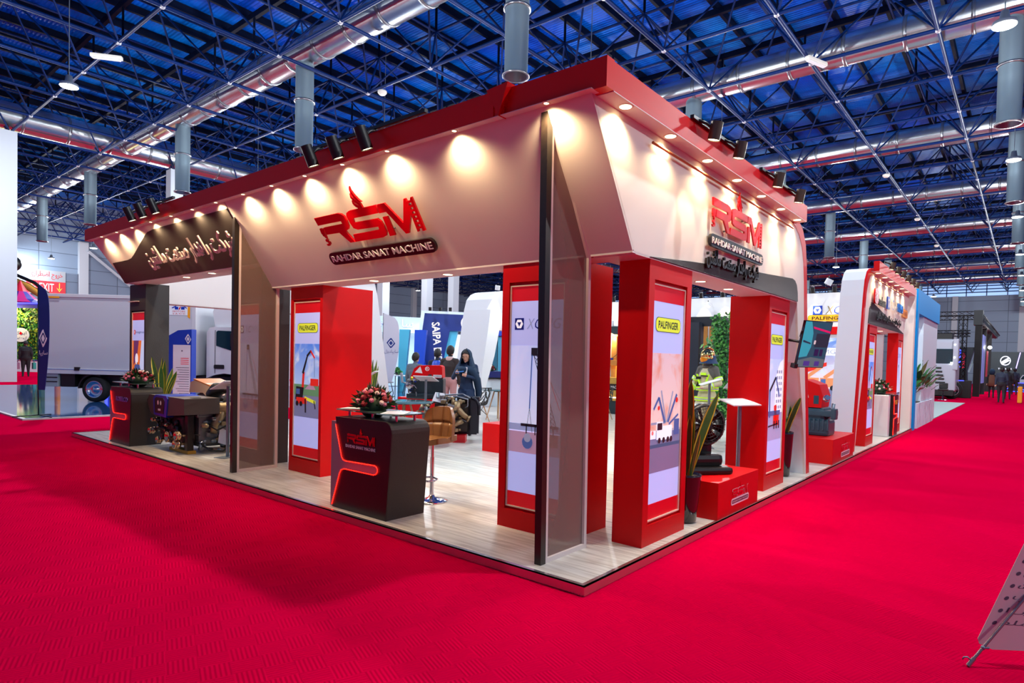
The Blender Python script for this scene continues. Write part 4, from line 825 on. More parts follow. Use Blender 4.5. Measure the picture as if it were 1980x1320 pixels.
put_chair(-6.0, 9.3, 20, 'black perforated chair in front of the timber bar, left of the corner pillar')
put_chair(-6.35, 10.2, 10, 'black perforated chair partly hidden, nearer the timber bar')
def glass_table(label, loc, r):
    t = thing('round_table', label, 'table', loc, group='round glass tables')
    MB(M('smoky_glass', (120, 168, 176), 0.05, trans=0.55)).lathe([(0, 0.735), (r, 0.735), (r, 0.75), (0, 0.75)], n=40).build('table_top', t)
    for k in range(4):
        a = PI / 4 + k * PI / 2; MB(WOODL).cyl((0.1 * math.cos(a), 0.1 * math.sin(a), 0.73), (0.3 * math.cos(a), 0.3 * math.sin(a), 0), 0.018, 0.012).build('leg', t)
    MB(BLACK).cyl((0, 0, 0.70), (0, 0, 0.735), 0.12).build('hub', t)
glass_table('round glass table behind the red flower bouquet', (-6.1, 3.45, 0.065), 0.5)
glass_table('small round glass table right of the woman, cut by the red pillar', (-8.0, 8.0, 0.065), 0.42)

# ------------------------------------------------------------------ info stands, plinths
def info_stand(label, loc, rz, h, w=0.42, d=0.30, tilt=20):
    t = thing('info_stand', label, 'sign stand', loc, math.radians(rz), 'grey info stands with tilted plates')
    MB(STEEL).box(-0.15, 0.15, -0.1, 0.1, 0, 0.008).build('base_plate', t)
    MB(STEEL).cyl((0, 0, 0.008), (0, 0, h - 0.02), 0.024, n=14).build('post', t)
    a = math.radians(tilt); MB(WHITE).obox((0, 0, h), (1, 0, 0), (0, math.cos(a), math.sin(a)), (0, -math.sin(a), math.cos(a)), w, d, 0.012).m(PAPER).obox((0, -math.sin(a) * 0.007, h + math.cos(a) * 0.007), (1, 0, 0), (0, math.cos(a), math.sin(a)), (0, -math.sin(a), math.cos(a)), w - 0.03, d - 0.03, 0.002).build('tilted_plate', t)
info_stand('grey info stand beside the left engine, close to the mesh fin', (-6.74, 0.75, 0.065), -70, 1.05, 0.4, 0.3, 25)
info_stand('white info stand in front of the inner white leg', (-8.6, 4.6, 0.065), -50, 1.12, 0.4, 0.3, 30)
info_stand('white info stand with broad tilted plate in front of the red pump', (-6.93, 4.67, 0.065), 20, 1.10, 0.42, 0.30, -20)
info_stand('info stand with wide plate in front of the firefighter dummy', (-2.25, 7.35, 0.065), -60, 1.2, 0.5, 0.36, 18)
info_stand('grey info stand between the ivy panel and the red pillar, left of the pair', (-1.98, 7.96, 0.065), -140, 1.14, 0.4, 0.3, 25)
info_stand('grey info stand close to the red pillar, right of the pair', (-1.70, 7.5, 0.065), -140, 1.14, 0.4, 0.3, 25)
info_stand('info stand with cream plate behind the red fan plinth, before the red pillar', (-0.42, 3.92, 0.065), 68, 1.08, 0.46, 0.26, 14)
def plinth(label, x0, x1, y0, y1, z1, logo=None):
    t = thing('display_plinth', label, 'plinth', ((x0 + x1) / 2, (y0 + y1) / 2, 0.065), world=True, group='red display plinths')
    MB(RED).box(x0, x1, y0, y1, 0.065, z1, 0.004).build('plinth_box', t)
    if logo:
        o, s = logo; f = FR(o, (0, s, 0), (0, 0, s)); k = M('emblem_outline_white', (240, 214, 222), 0.4)
        b = MB(k).shape(rrect(-0.06, 1.8, -0.04, 0.22, 0.1), f, 0.001)
        def grow(L, g):
            cx = sum(p[0] for p in L) / len(L); cy_ = sum(p[1] for p in L) / len(L); return [(cx + (p[0] - cx) * (1 + g), cy_ + (p[1] - cy_) * (1 + g)) for p in L]
        for L in (LG_R, LG_S, LG_B, LG_M): b.shape(grow(L, 0.1), f, 0.001)
        b.build('emblem_outline', t); c = MB(SIGNRED); emblem(c, f, 0.0015, 0.003); c.build('emblem', t)
        MB(M('plate_purple', (70, 30, 70), 0.4)).shape(PLATE, f, 0.002).m(SIGNWHT).text('RAHDAR SANAT MACHINE', f, 0.06, 1.68, 0.06, 0.125, 0.003).build('emblem_plate', t)
    return t
plinth('red plinth with white RSM emblem under the black fan', -0.98, -0.03, 2.36, 3.50, 0.435, ((-0.028, 2.72, 0.165), 0.27))
plinth('red plinth with white RSM emblem under the red and grey pump', -0.98, -0.05, 6.98, 8.45, 0.46, ((-0.048, 7.55, 0.14), 0.33))
plinth('plain red plinth on the floor left of the XCMG pillar', -4.72, -3.9, 3.97, 4.6, 0.53)
plinth('red plinth under the red pump in the middle of the stand', -8.25, -6.95, 5.05, 5.85, 0.72)
o = MB(M('toy_label', (200, 60, 120), 0.5)).shape(rrect(-0.40, -0.30, 0.14, 0.2, 0.03), FR((-0.6, 6.979, 0), (1, 0, 0), (0, 0, 1)), 0.001).m(PAPER).shape(rrect(-0.38, -0.28, 0.2, 0.42, 0.02), FR((-0.6, 6.979, 0), (1, 0, 0), (0, 0, 1)), 0.001).build('sticker', at=(-0.94, 6.979, 0.14)); tag(o, 'white and pink sticker on the end of the far red plinth', 'sticker')

# ------------------------------------------------------------------ the big black ventilator on its plinth
DKM = M('fan_black', (20, 16, 16), 0.35); HUBR = M('hub_red', (220, 20, 24), 0.4)
t = thing('ventilator_fan', 'black ventilator fan with round grille on the red plinth', 'fan', (-0.42, 2.86, 0.435), math.radians(52))
c = V((0, 0, 0.51)); ax = V((0, -1, 0.08)).normalized(); R_ = 0.215
MB(DKM).lathe([(R_, 0.0), (R_ + 0.012, 0.02), (R_ + 0.018, 0.1), (R_ + 0.012, 0.16), (R_ - 0.02, 0.2), (R_ - 0.025, 0.19), (R_ - 0.012, 0.02), (R_, 0)], c - ax * 0.12, 40, tuple(ax)).build('housing_ring', t)
g = MB(DKM)
for k in range(5): g.tube([c + ax * 0.085 + (0.07 + 0.034 * k) * (math.cos(2 * PI * i / 32) * ax.orthogonal().normalized() + math.sin(2 * PI * i / 32) * ax.cross(ax.orthogonal().normalized())) for i in range(32)], 0.0028, 5, close=True)
for k in range(24):
    a = 2 * PI * k / 24; d = math.cos(a) * ax.orthogonal().normalized() + math.sin(a) * ax.cross(ax.orthogonal().normalized()); g.tube([c + ax * 0.085 + d * 0.06, c + ax * 0.08 + d * R_], 0.003, 5)
g.build('grille', t)
MB(DKM).cyl(c + ax * 0.02, c + ax * 0.095, 0.06, 0.055, 20).m(HUBR).cyl(c + ax * 0.095, c + ax * 0.1, 0.018).build('hub', t)
for k in range(9):
    a = 2 * PI * k / 9; e1 = ax.orthogonal().normalized(); e2 = ax.cross(e1); d = math.cos(a) * e1 + math.sin(a) * e2; s = -math.sin(a) * e1 + math.cos(a) * e2
    w0 = (s * 0.8 + ax * 0.6); p0 = c + d * 0.05; p1 = c + d * 0.2
    q = [p0 - w0 * 0.02, p0 + w0 * 0.03, p1 + w0 * 0.055, p1 - w0 * 0.03]; MB(M('blade_dark_red', (70, 14, 16), 0.35)).add(q + [p + ax * 0.004 for p in q], [(0, 1, 2, 3), (7, 6, 5, 4), (0, 4, 5, 1), (1, 5, 6, 2), (2, 6, 7, 3), (3, 7, 4, 0)]).build('blade', t)
MB(DKM).box(-0.26, 0.26, -0.2, 0.26, 0.0, 0.075, 0.03).box(-0.2, 0.2, -0.1, 0.22, 0.07, 0.2, 0.05).build('base_tray', t)
MB(DKM).box(-0.19, 0.19, 0.1, 0.34, 0.1, 0.5, 0.08).build('motor_case', t)
MB(M('red_fan_handle', (196, 12, 20), 0.4)).tube([(-0.1, 0.3, 0.3), (-0.1, 0.36, 0.62), (-0.14, 0.36, 0.78), (-0.24, 0.34, 0.88), (-0.32, 0.32, 0.9)], 0.017, 8).build('carry_handle', t)
for x in (-0.2, 0.2): MB(RUBBER).cyl((x - 0.02, 0.3, 0.075), (x + 0.02, 0.3, 0.075), 0.075, n=18).build('wheel', t)

# ------------------------------------------------------------------ the screen on the arch leg
t = thing('display_screen', 'glossy teal screen on an arm at the edge of the right archway', 'screen', (0.10, 5.05, 1.885), math.radians(18))
t.rotation_euler = (math.radians(13), 0, math.radians(62)); t.scale = (1.05, 0.9, 0.89)
MB(BLACKG).box(-0.23, 0.23, -0.02, 0.02, -0.345, 0.345, 0.006).build('screen_case', t)
f = FR((-0.22, -0.0205, -0.335), (1, 0, 0), (0, 0, 1)); PC = lambda n_, c_: M('screen_' + n_, c_, 0.08, emit=0.25)  # reflections of the teal scene painted on the dark glass, faintly glowing
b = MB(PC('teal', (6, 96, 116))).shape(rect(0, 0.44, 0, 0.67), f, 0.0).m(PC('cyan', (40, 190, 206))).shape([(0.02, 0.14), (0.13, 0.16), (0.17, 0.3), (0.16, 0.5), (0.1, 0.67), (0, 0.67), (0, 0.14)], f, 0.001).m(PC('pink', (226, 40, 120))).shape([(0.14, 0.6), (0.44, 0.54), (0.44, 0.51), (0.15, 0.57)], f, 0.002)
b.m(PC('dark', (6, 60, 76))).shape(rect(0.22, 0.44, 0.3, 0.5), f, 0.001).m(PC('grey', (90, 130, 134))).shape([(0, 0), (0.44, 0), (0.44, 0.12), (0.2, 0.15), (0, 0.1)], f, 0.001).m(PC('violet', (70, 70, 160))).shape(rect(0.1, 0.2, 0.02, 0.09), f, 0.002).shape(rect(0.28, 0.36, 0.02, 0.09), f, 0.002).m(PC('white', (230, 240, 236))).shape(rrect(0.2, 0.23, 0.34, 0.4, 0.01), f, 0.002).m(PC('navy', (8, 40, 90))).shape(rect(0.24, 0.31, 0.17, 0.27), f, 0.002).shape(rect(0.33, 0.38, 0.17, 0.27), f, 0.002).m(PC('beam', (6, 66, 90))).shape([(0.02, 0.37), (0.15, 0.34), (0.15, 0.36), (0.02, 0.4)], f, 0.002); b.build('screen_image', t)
MB(BLACK).box(-0.05, 0.05, 0.02, 0.08, -0.12, 0.12).tube([(0, 0.06, 0.0), (-0.1, 0.2, 0.0), (-0.22, 0.34, 0)], 0.02, 8).tube([(-0.2, 0.05, 0.1), (-0.24, 0.0, 0.16), (-0.25, -0.02, 0.2)], 0.012, 6).build('wall_arm', t)
MB(BLACK).box(-0.26, -0.2, -0.03, 0.05, -0.36, -0.29, 0.01).build('corner_clip', t)
# ------------------------------------------------------------------ engines and pumps on show
ENGD = M('engine_dark', (40, 30, 28), 0.4, 0.3, noise=(18, 0.3)); ENGG = M('engine_grey', (120, 120, 124), 0.4, 0.6, noise=(20, 0.25)); ENGB = M('engine_blue', (10, 52, 172), 0.3); CUPR = M('coupling_bronze', (206, 168, 130), 0.22, 0.95)
HOOD = M('hood_grey_plastic', (74, 62, 56), 0.5); BLKWOOD = M('yellow_wood_block', (186, 138, 40), 0.6, noise=(10, 0.2)); HOSE = M('black_hose', (16, 16, 18), 0.5)
def coupling(parent, c, r, L=0.09, ax=(0, -1, 0)):
    b = MB(CUPR).lathe([(r * 0.55, 0.0), (r * 0.62, 0.0), (r * 0.62, L * 0.2), (r, L * 0.25), (r, L * 0.55), (r * 0.86, L * 0.6), (r * 0.86, L * 0.75), (r * 0.95, L * 0.8), (r * 0.95, L), (r * 0.7, L), (r * 0.66, L * 0.7), (0, L * 0.68)], c, 20, ax).lathe([(r * 0.3, -0.06), (r * 0.3, 0.01)], c, 12, ax)
    return b.build('hose_coupling', parent)
def clutter(parent, box, n, seed, mats):
    """bolted fittings, pipes and sensors filling a region of an engine, each a part of its own"""
    rnd = random.Random(seed); x0, x1, y0, y1, z0, z1 = box
    for k in range(n):
        p = V((rnd.uniform(x0, x1), rnd.uniform(y0, y1), rnd.uniform(z0, z1))); b = MB(rnd.choice(mats)); s = rnd.uniform(0.02, 0.05); q = rnd.random()
        ax = V(rnd.choice([(1, 0, 0), (0, 1, 0), (0, 0, 1), (0.6, -0.8, 0)]))
        if q < 0.35: b.lathe([(0, 0), (s, 0), (s, s * 0.5), (s * 0.6, s * 0.6), (s * 0.6, s * 2.2), (0, s * 2.2)], p, 10, tuple(ax)).build('pipe_union', parent)
        elif q < 0.6: b.box(p.x - s, p.x + s, p.y - s, p.y + s, p.z - s * 0.8, p.z + s * 0.8, s * 0.3).build('bracket', parent)
        elif q < 0.75: b.lathe([(0, 0), (s * 0.9, 0.1 * s), (s, s * 0.5), (s * 0.5, s), (0, s * 1.1)], p, 10, tuple(ax)).build('sensor_cap', parent)
        else:
            e = p + V((rnd.uniform(-0.15, 0.15), rnd.uniform(-0.1, 0.1), rnd.uniform(-0.12, 0.12))); m_ = (p + e) / 2 + V((0, -0.04, 0.05)); b.tube([p, p.lerp(m_, 0.6), m_, m_.lerp(e, 0.6), e], s * 0.32, 6).build('small_pipe', parent)
EM = [ENGG, ENGD, BRONZE, STEEL, BLACK, CHROME]
t = thing('engine_pump', 'dark fire pump with blue faced hood and bronze couplings, by the KOBELCO counter', 'engine', (-7.8, 0.7, 0.065), world=True)
hx = V((0.24, -0.12, 0))
def hood_part(mb, name, par):
    mb.v = [p + hx for p in mb.v]; return mb.build(name, par)
hood_part(MB(HOOD).shape([(-8.80, 0.80), (-8.68, 0.895), (-7.42, 0.895), (-7.42, 0.66), (-8.42, 0.57), (-8.66, 0.62)], FR((0, 0, 0), (1, 0, 0), (0, 0, 1)), -0.95, -0.45), 'grey_hood', t)
h = hood_part(MB(ENGB).shape([(-8.47, 0.6), (-8.5, 0.86), (-8.42, 0.905), (-8.02, 0.905), (-7.97, 0.86), (-8.02, 0.58)], FR((0, 0, 0), (1, 0, 0), (0, 0, 1)), -0.9, -0.435), 'blue_face', t)
hood_part(MB(ENGD).shape([(-8.43, 0.63), (-8.44, 0.84), (-8.38, 0.87), (-8.12, 0.87), (-8.07, 0.82), (-8.1, 0.63)], FR((0, 0.434, 0), (1, 0, 0), (0, 0, 1)), 0.0, 0.004).m(CREAM).shape(circ(-8.3, 0.79, 0.028, 12, 0.035), FR((0, 0.434, 0), (1, 0, 0), (0, 0, 1)), 0.006).shape(circ(-8.2, 0.79, 0.028, 12, 0.035), FR((0, 0.434, 0), (1, 0, 0), (0, 0, 1)), 0.006).shape(rect(-8.3, -8.2, 0.67, 0.7), FR((0, 0.434, 0), (1, 0, 0), (0, 0, 1)), 0.006), 'gauge_panel', h)
hood_part(MB(M('hood_slot', (14, 12, 12), 0.7)).box(-7.6, -7.5, 0.6, 0.72, 0.895, 0.902, 0.01), 'hood_slot', t)
MB(ENGD).box(-8.3, -7.45, 0.42, 0.85, 0.2, 0.62, 0.04).build('pump_body', t)
MB(ENGD).box(-7.43, -7.33, 0.44, 0.53, 0.11, 0.64, 0.01).box(-7.6, -7.43, 0.5, 0.54, 0.11, 0.6).build('end_plate', t)
MB(BLKWOOD).box(-7.98, -7.32, 0.44, 0.56, 0.065, 0.115, 0.004).build('wood_block', t); MB(BLKWOOD).box(-7.3, -7.12, 0.96, 1.1, 0.065, 0.17, 0.004).build('wood_block', t)
for c_, r in (((-8.47, 0.42, 0.327), 0.06), ((-8.17, 0.42, 0.208), 0.055), ((-7.8, 0.42, 0.29), 0.09), ((-7.39, 0.38, 0.343), 0.068), ((-7.43, 0.38, 0.215), 0.068)): coupling(t, c_, r)
coupling(t, (-8.37, 0.42, 0.505), 0.035)
clutter(t, (-8.35, -7.5, 0.36, 0.46, 0.28, 0.56), 34, 3, [ENGD, BLACK, CUPR, ENGD])
MB(BRONZE).tube([(-7.32, 0.62, 0.72), (-7.28, 0.8, 0.74), (-7.22, 1.0, 0.74), (-7.18, 1.16, 0.72)], [0.055, 0.075, 0.085, 0.10], 14).lathe([(0.1, 0), (0.14, 0.0), (0.14, 0.04), (0.1, 0.04)], (-7.18, 1.15, 0.72), 18, (0.2, 1, 0)).build('exhaust_pipe', t)
MB(BRONZE).tube([(-7.26, 0.9, 0.72), (-7.24, 0.86, 0.6), (-7.28, 0.8, 0.48), (-7.26, 0.78, 0.36)], [0.06, 0.065, 0.06, 0.05], 12).build('exhaust_pipe', t)
MB(ENGG).box(-7.9, -7.35, 0.6, 1.35, 0.15, 0.7, 0.05).box(-7.42, -7.3, 0.56, 0.8, 0.6, 0.8, 0.02).build('engine_block', t)
MB(BLACK).tube([(-7.75, 1.0, 0.78), (-7.7, 0.98, 0.92), (-7.6, 0.98, 1.0), (-7.45, 1.02, 1.02), (-7.36, 1.05, 0.98)], [0.10, 0.12, 0.11, 0.08, 0.05], 14).m(ENGG).tube([(-7.42, 1.0, 0.74), (-7.38, 1.02, 0.88), (-7.36, 1.05, 1.0)], 0.035, 8).build('air_intake', t)
clutter(t, (-7.36, -7.22, 0.56, 1.3, 0.1, 0.62), 60, 5, EM); clutter(t, (-7.7, -7.2, 0.8, 1.3, 0.62, 0.84), 26, 9, EM)
MB(HOSE).tube([(-7.25, 0.7, 0.5), (-7.14, 0.78, 0.42), (-7.12, 0.95, 0.5), (-7.2, 1.1, 0.55)], 0.018, 8).tube([(-7.3, 0.55, 0.25), (-7.18, 0.7, 0.12), (-7.1, 0.85, 0.1), (-7.12, 1.0, 0.2)], 0.014, 8).build('hose', t)
tag(MB(PAPER).add([(-7.18, 0.84, 0.46), (-7.1, 0.97, 0.35), (-7.1, 1.0, 0.15), (-7.2, 0.82, 0.22), (-7.178, 0.845, 0.46), (-7.098, 0.975, 0.35), (-7.098, 1.005, 0.15), (-7.198, 0.825, 0.22)], [(0, 1, 2, 3), (7, 6, 5, 4)]).build('paper_sheet', at=(-7.15, 0.9, 0.3)), 'white paper sheet hung on the left engine', 'paper')
t = thing('motor_pump', 'red framed motor pump with white and orange hood behind the left engine', 'engine', (-9.2, 1.9, 0.065), world=True)
HW = M('hood_white_orange', (236, 210, 180), 0.3)
MB(HW).shape([(-10.5, 0.78), (-10.45, 0.98), (-10.25, 1.03), (-9.75, 0.98), (-9.45, 0.9), (-9.42, 0.74), (-9.7, 0.72), (-9.9, 0.8)], FR((0, 1.75, 0), (1, 0, 0), (0, 0, 1)), -0.5, 0.0).build('white_hood', t)
MB(M('hood_orange', (236, 140, 60), 0.35)).shape([(-10.3, 1.032), (-9.5, 0.92), (-9.5, 0.94), (-10.3, 1.055)], FR((0, 1.75, 0), (1, 0, 0), (0, 0, 1)), -0.5, 0.005).build('orange_stripe', t)
MB(ENGD).box(-10.3, -9.4, 1.8, 2.3, 0.25, 0.78, 0.05).build('engine_block', t)
rf = MB(RED)
for y in (1.75, 2.35): rf.tube([(-10.4, y, 0.1), (-8.5, y, 0.1), (-8.5, y, 0.68), (-9.4, y, 0.7), (-9.4, y, 0.1)], 0.03, 8)
rf.box(-9.35, -8.5, 1.82, 2.3, 0.4, 0.68, 0.03).build('red_frame', t)
clutter(t, (-9.5, -8.55, 1.68, 1.82, 0.12, 0.45), 40, 12, [BRONZE, CHROME, ENGG, ENGD]); MB(BRONZE).tube([(-9.4, 1.7, 0.5), (-9.1, 1.68, 0.47), (-8.8, 1.7, 0.52), (-8.6, 1.72, 0.5)], 0.04, 10).build('pump_pipe', t)

# centre engine with bronze exhaust pipes
t = thing('engine_pump', 'engine with bronze Y shaped exhaust and dark back plate behind the bar stool', 'engine', (-5.85, 4.5, 0.065), world=True)
A_ = V((-5.88, 4.36, 0)); Ux = V((0.78, 0.6255, 0)); Ny = V((-0.6255, 0.78, 0)); LP = lambda a, d, z: A_ + Ux * a + Ny * d + V((0, 0, z))
RB = M('red_block', (190, 8, 24), 0.5)
for a0 in (-0.12, 0.12): MB(RB).obox(LP(a0 + 0.05, 0.0, 0.065 + 0.065), Ux, Ny, (0, 0, 1), 0.22, 0.3, 0.13).build('red_block', t)
MB(M('plate_navy_black', (14, 24, 40), 0.35)).obox(LP(0.42, 0.12, 0.52), Ux, Ny, (0, 0, 1), 0.16, 0.04, 0.62).obox(LP(0.12, 0.22, 0.85), Ux, Ny, (0, 0, 1), 0.75, 0.24, 0.05).obox(LP(0.1, 0.28, 0.5), Ux, Ny, (0, 0, 1), 0.7, 0.05, 0.66).tube([LP(0.36, 0.1, 0.86), LP(0.45, 0.1, 0.82), LP(0.5, 0.1, 0.72), LP(0.5, 0.1, 0.55)], 0.03, 8).build('back_plate', t)
MB(ENGD).obox(LP(0.0, 0.12, 0.5), Ux, Ny, (0, 0, 1), 0.6, 0.26, 0.5).build('engine_block', t)
MB(BRONZE).tube([LP(-0.08, -0.08, 0.72), LP(0.0, -0.1, 0.71), LP(0.1, -0.1, 0.70), LP(0.16, -0.1, 0.64), LP(0.24, -0.1, 0.56), LP(0.32, -0.1, 0.5)], [0.045, 0.05, 0.055, 0.055, 0.05, 0.045], 14).lathe([(0.045, 0), (0.065, 0), (0.065, 0.03), (0.045, 0.03)], LP(0.32, -0.1, 0.5), 14, tuple(Ux - V((0, 0, 0.5)))).build('exhaust_pipe', t)
MB(BRONZE).tube([LP(0.12, -0.1, 0.8), LP(0.12, -0.1, 0.7), LP(0.1, -0.16, 0.66)], [0.06, 0.06, 0.05], 14).m(BLACK).cyl(LP(0.1, -0.165, 0.657), LP(0.1, -0.185, 0.65), 0.035).build('exhaust_mouth', t)
MB(BRONZE).tube([LP(0.22, -0.08, 0.46), LP(0.12, -0.1, 0.4), LP(0.02, -0.1, 0.34), LP(-0.05, -0.08, 0.33)], [0.05, 0.045, 0.045, 0.05], 12).build('exhaust_pipe', t)
MB(BRONZE).lathe([(0.02, -0.06), (0.08, -0.05), (0.095, 0), (0.08, 0.04), (0, 0.05)], LP(0.02, -0.1, 0.56), 18, tuple(-Ny)).lathe([(0.03, -0.03), (0.07, -0.03), (0.07, 0.03), (0.03, 0.03)], LP(-0.13, -0.08, 0.5), 16, tuple(-Ny)).build('turbo_housing', t)
MB(STEEL).tube([LP(-0.2, 0.0, 0.86), LP(0.1, -0.05, 0.89), LP(0.3, -0.02, 0.84), LP(0.3, -0.02, 0.72), LP(0.22, 0, 0.66)], 0.014, 8).tube([LP(-0.15, 0.1, 0.9), LP(0.2, 0.05, 0.93), LP(0.34, 0.05, 0.86)], 0.014, 8).build('fuel_rail', t)
MB(HOSE).tube([LP(-0.42, 0, 0.68), LP(-0.38, -0.02, 0.76), LP(-0.28, -0.02, 0.79), LP(-0.16, -0.02, 0.76)], 0.028, 8).build('hose', t)
clutter(t, (-6.1, -5.7, 4.15, 4.45, 0.25, 0.9), 70, 15, [BRONZE, ENGG, STEEL, BRONZE]); clutter(t, (-6.35, -6.1, 3.98, 4.2, 0.5, 0.75), 18, 22, [BRONZE, BRONZE, ENGG])
q = [LP(-0.34, -0.06, 0.8), LP(-0.06, -0.04, 0.74), LP(-0.14, 0.06, 0.93), LP(-0.3, 0.04, 0.95)]
tag(MB(PAPER).add(q + [p + V((0, 0, 0.004)) for p in q], [(0, 1, 2, 3), (7, 6, 5, 4)]).build('paper_sheet', at=q[0]), 'white paper sheet lying on the engine behind the bar stool', 'paper')

# red pump in the middle and red-grey pump under the far arch leg
def cowl_pump(label, loc, rz, badge):
    t = thing('cowled_pump', label, 'pump', loc, math.radians(rz))
    fr = FR((0, -0.22, 0), (1, 0, 0), (0, 0, 1))
    MB(RED).shape([(-0.42, 0.52), (-0.32, 0.78), (-0.2, 0.86), (0.34, 0.88), (0.4, 0.84), (0.42, 0.56), (-0.1, 0.5)], fr, -0.46, 0.0).build('red_cowl', t)
    MB(M('chassis_teal_black', (18, 40, 50), 0.35)).box(-0.44, 0.44, -0.2, 0.24, 0.1, 0.52, 0.03).box(-0.5, 0.46, -0.28, 0.28, 0.0, 0.14, 0.03).build('chassis', t)
    MB(PAPER).shape(rect(0.18, 0.4, 0.56, 0.63), fr, 0.003).m(SIGNBLK).text('ROSENBAUER' if badge else 'FOX', fr, 0.2, 0.38, 0.575, 0.615, 0.004).build('cowl_label', t)
    b = MB(SIGNWHT); b.shape([circ(0.02, 0.78, 0.055, 18), circ(0.02, 0.78, 0.04, 18)[::-1]], fr, 0.002).text('R', fr, -0.005, 0.045, 0.75, 0.81, 0.002); b.build('cowl_badge', t)
    MB(SIGNWHT).shape([(-0.3, 0.68), (-0.16, 0.84), (-0.1, 0.66)], fr, 0.002).build('white_flash', t)
    MB(CHROME).lathe([(0, 0.02), (0.06, 0.015), (0.1, 0.0), (0.1, -0.03), (0.06, -0.06)], (-0.42, -0.26, 0.34), 18, (0, -1, 0)).build('headlamp', t)
    MB(BLACK).cyl((0.1, -0.23, 0.56), (0.1, -0.26, 0.62), 0.05).box(0.05, 0.15, -0.24, -0.2, 0.44, 0.6, 0.02).build('handle_plate', t)
    MB(M('yellow_cap', (230, 220, 40), 0.4)).cyl((-0.36, -0.24, 0.48), (-0.36, -0.27, 0.56), 0.03).build('filler_cap', t)
    clutter(t, (-0.46, -0.25, -0.28, -0.2, 0.15, 0.5), 18, 31, [CHROME, ENGB, ENGG, HOSE])
    return t
cowl_pump('red cowled pump with white flash on the middle red plinth', (-7.52, 5.24, 0.72), 38, True).scale = (0.8, 0.8, 0.8)
# the far pump: red cowl above grey ribbed casing
t = thing('cowled_pump', 'red and grey portable pump with white R emblem on the far red plinth', 'pump', (-0.62, 7.72, 0.46), world=True)
GC = M('pump_grey_teal', (44, 72, 86), 0.4, noise=(10, 0.2)); y_ = 7.45; fr = FR((0, y_, 0), (1, 0, 0), (0, 0, 1))
MB(RED).shape([(-0.98, 0.86), (-0.98, 1.36), (-0.62, 1.38), (-0.40, 1.3), (-0.34, 1.12), (-0.36, 0.92), (-0.6, 0.92)], fr, -0.5, 0.0).build('red_cowl', t)
MB(GC).box(-0.95, -0.30, y_, y_ + 0.5, 0.5, 0.92, 0.06).box(-0.8, -0.22, y_ - 0.06, y_ + 0.4, 0.46, 0.72, 0.05).box(-0.7, -0.16, y_ - 0.03, y_ + 0.3, 0.78, 0.88, 0.02).box(-0.2, -0.12, y_ - 0.05, y_ + 0.1, 0.74, 0.92, 0.02).build('grey_casing', t)
rb = MB(GC)
for k in range(6): rb.box(-0.6 + 0.07 * k, -0.57 + 0.07 * k, y_ - 0.075, y_ - 0.03, 0.55, 0.74, 0.008)
rb.build('cooling_ribs', t)
b = MB(SIGNWHT).shape([[(-0.84, 1.1), (-0.72, 1.2), (-0.58, 1.2), (-0.56, 1.08), (-0.66, 0.99), (-0.74, 0.99)], [(-0.815, 1.1), (-0.712, 1.185), (-0.595, 1.185), (-0.578, 1.085), (-0.665, 1.005), (-0.733, 1.005)]], fr, 0.003).text('R', fr, -0.72, -0.63, 1.05, 1.15, 0.003); b.build('cowl_badge', t)
MB(M('slot_teal', (20, 70, 84), 0.4)).shape([(-0.78, 1.28), (-0.7, 1.35), (-0.62, 1.3), (-0.66, 1.24)], fr, 0.003).shape(rect(-0.48, -0.4, 0.98, 1.12), fr, 0.003).build('cowl_vents', t)
MB(CHROME).ball((-0.28, y_ - 0.02, 1.08), 0.06).cyl((-0.28, y_ - 0.02, 1.08), (-0.24, y_ - 0.1, 1.1), 0.04).build('intake_cap', t)
MB(STEEL).tube([(-0.3, y_ + 0.1, 0.75), (-0.2, y_ + 0.05, 0.85), (-0.18, y_ + 0.05, 1.0)], 0.03, 8).build('side_pipe', t)

# ------------------------------------------------------------------ back wall of the stand, timber bar, cabinet, ivy
t = thing('partition_board', 'white partition at the back of the stand with red band, XCMG and PALFINGER signs', 'partition', (-5.5, 14.2, 0.065), world=True)
MB(WHITE).box(-10.4, -0.6, 14.2, 14.3, 0.065, 3.56).build('white_board', t)
MB(RED).box(-5.0, -0.6, 14.17, 14.2, 2.46, 2.66).build('red_band', t)
fr = FR((0, 14.2, 0), (1, 0, 0), (0, 0, 1))
XG = M('xcmg_gold_grey', (140, 124, 90), 0.4); XB = M('xcmg_blue', (20, 70, 190), 0.35)
b = MB(XB); xcmg(b, fr, -2.30, 2.985, 0.24, 0.012, XB, XG, PAPER); b.build('xcmg_lettering', t)
b = MB(SIGNBLK); palfinger(b, fr, -2.42, -1.35, 2.80, 2.98, 0.012, M('badge_amber', (236, 176, 20), 0.4), SIGNBLK); b.build('palfinger_badge', t)
MS = sky('mural', (60, 120, 200), (236, 214, 210), 1.0, 2.3, (206, 220, 240)); OR_ = PM('machine_orange', (232, 150, 100), 0.35)
b = MB(MS).shape(rect(-2.6, -1.0, 1.0, 2.36), fr, 0.004).m(PROAD).shape(rect(-2.6, -1.0, 0.4, 1.02), fr, 0.004).m(PWHT).shape(rect(-2.6, -1.0, 1.9, 2.1), fr, 0.005).m(PGREY).text('XCMG', fr, -2.3, -1.7, 1.94, 2.06, 0.006)
for x in (-2.5, -2.05, -1.6): b.m(OR_).shape(rect(x, x + 0.42, 1.06, 1.3), fr, 0.006).shape(bar2((x + 0.1, 1.3), (x + 0.5, 1.62), 0.09), fr, 0.0065).m(PBLU).shape(rect(x + 0.02, x + 0.14, 1.14, 1.27), fr, 0.007).m(PDK).shape(circ(x + 0.1, 1.04, 0.07, 12), fr, 0.0075).shape(circ(x + 0.32, 1.04, 0.07, 12), fr, 0.0075)
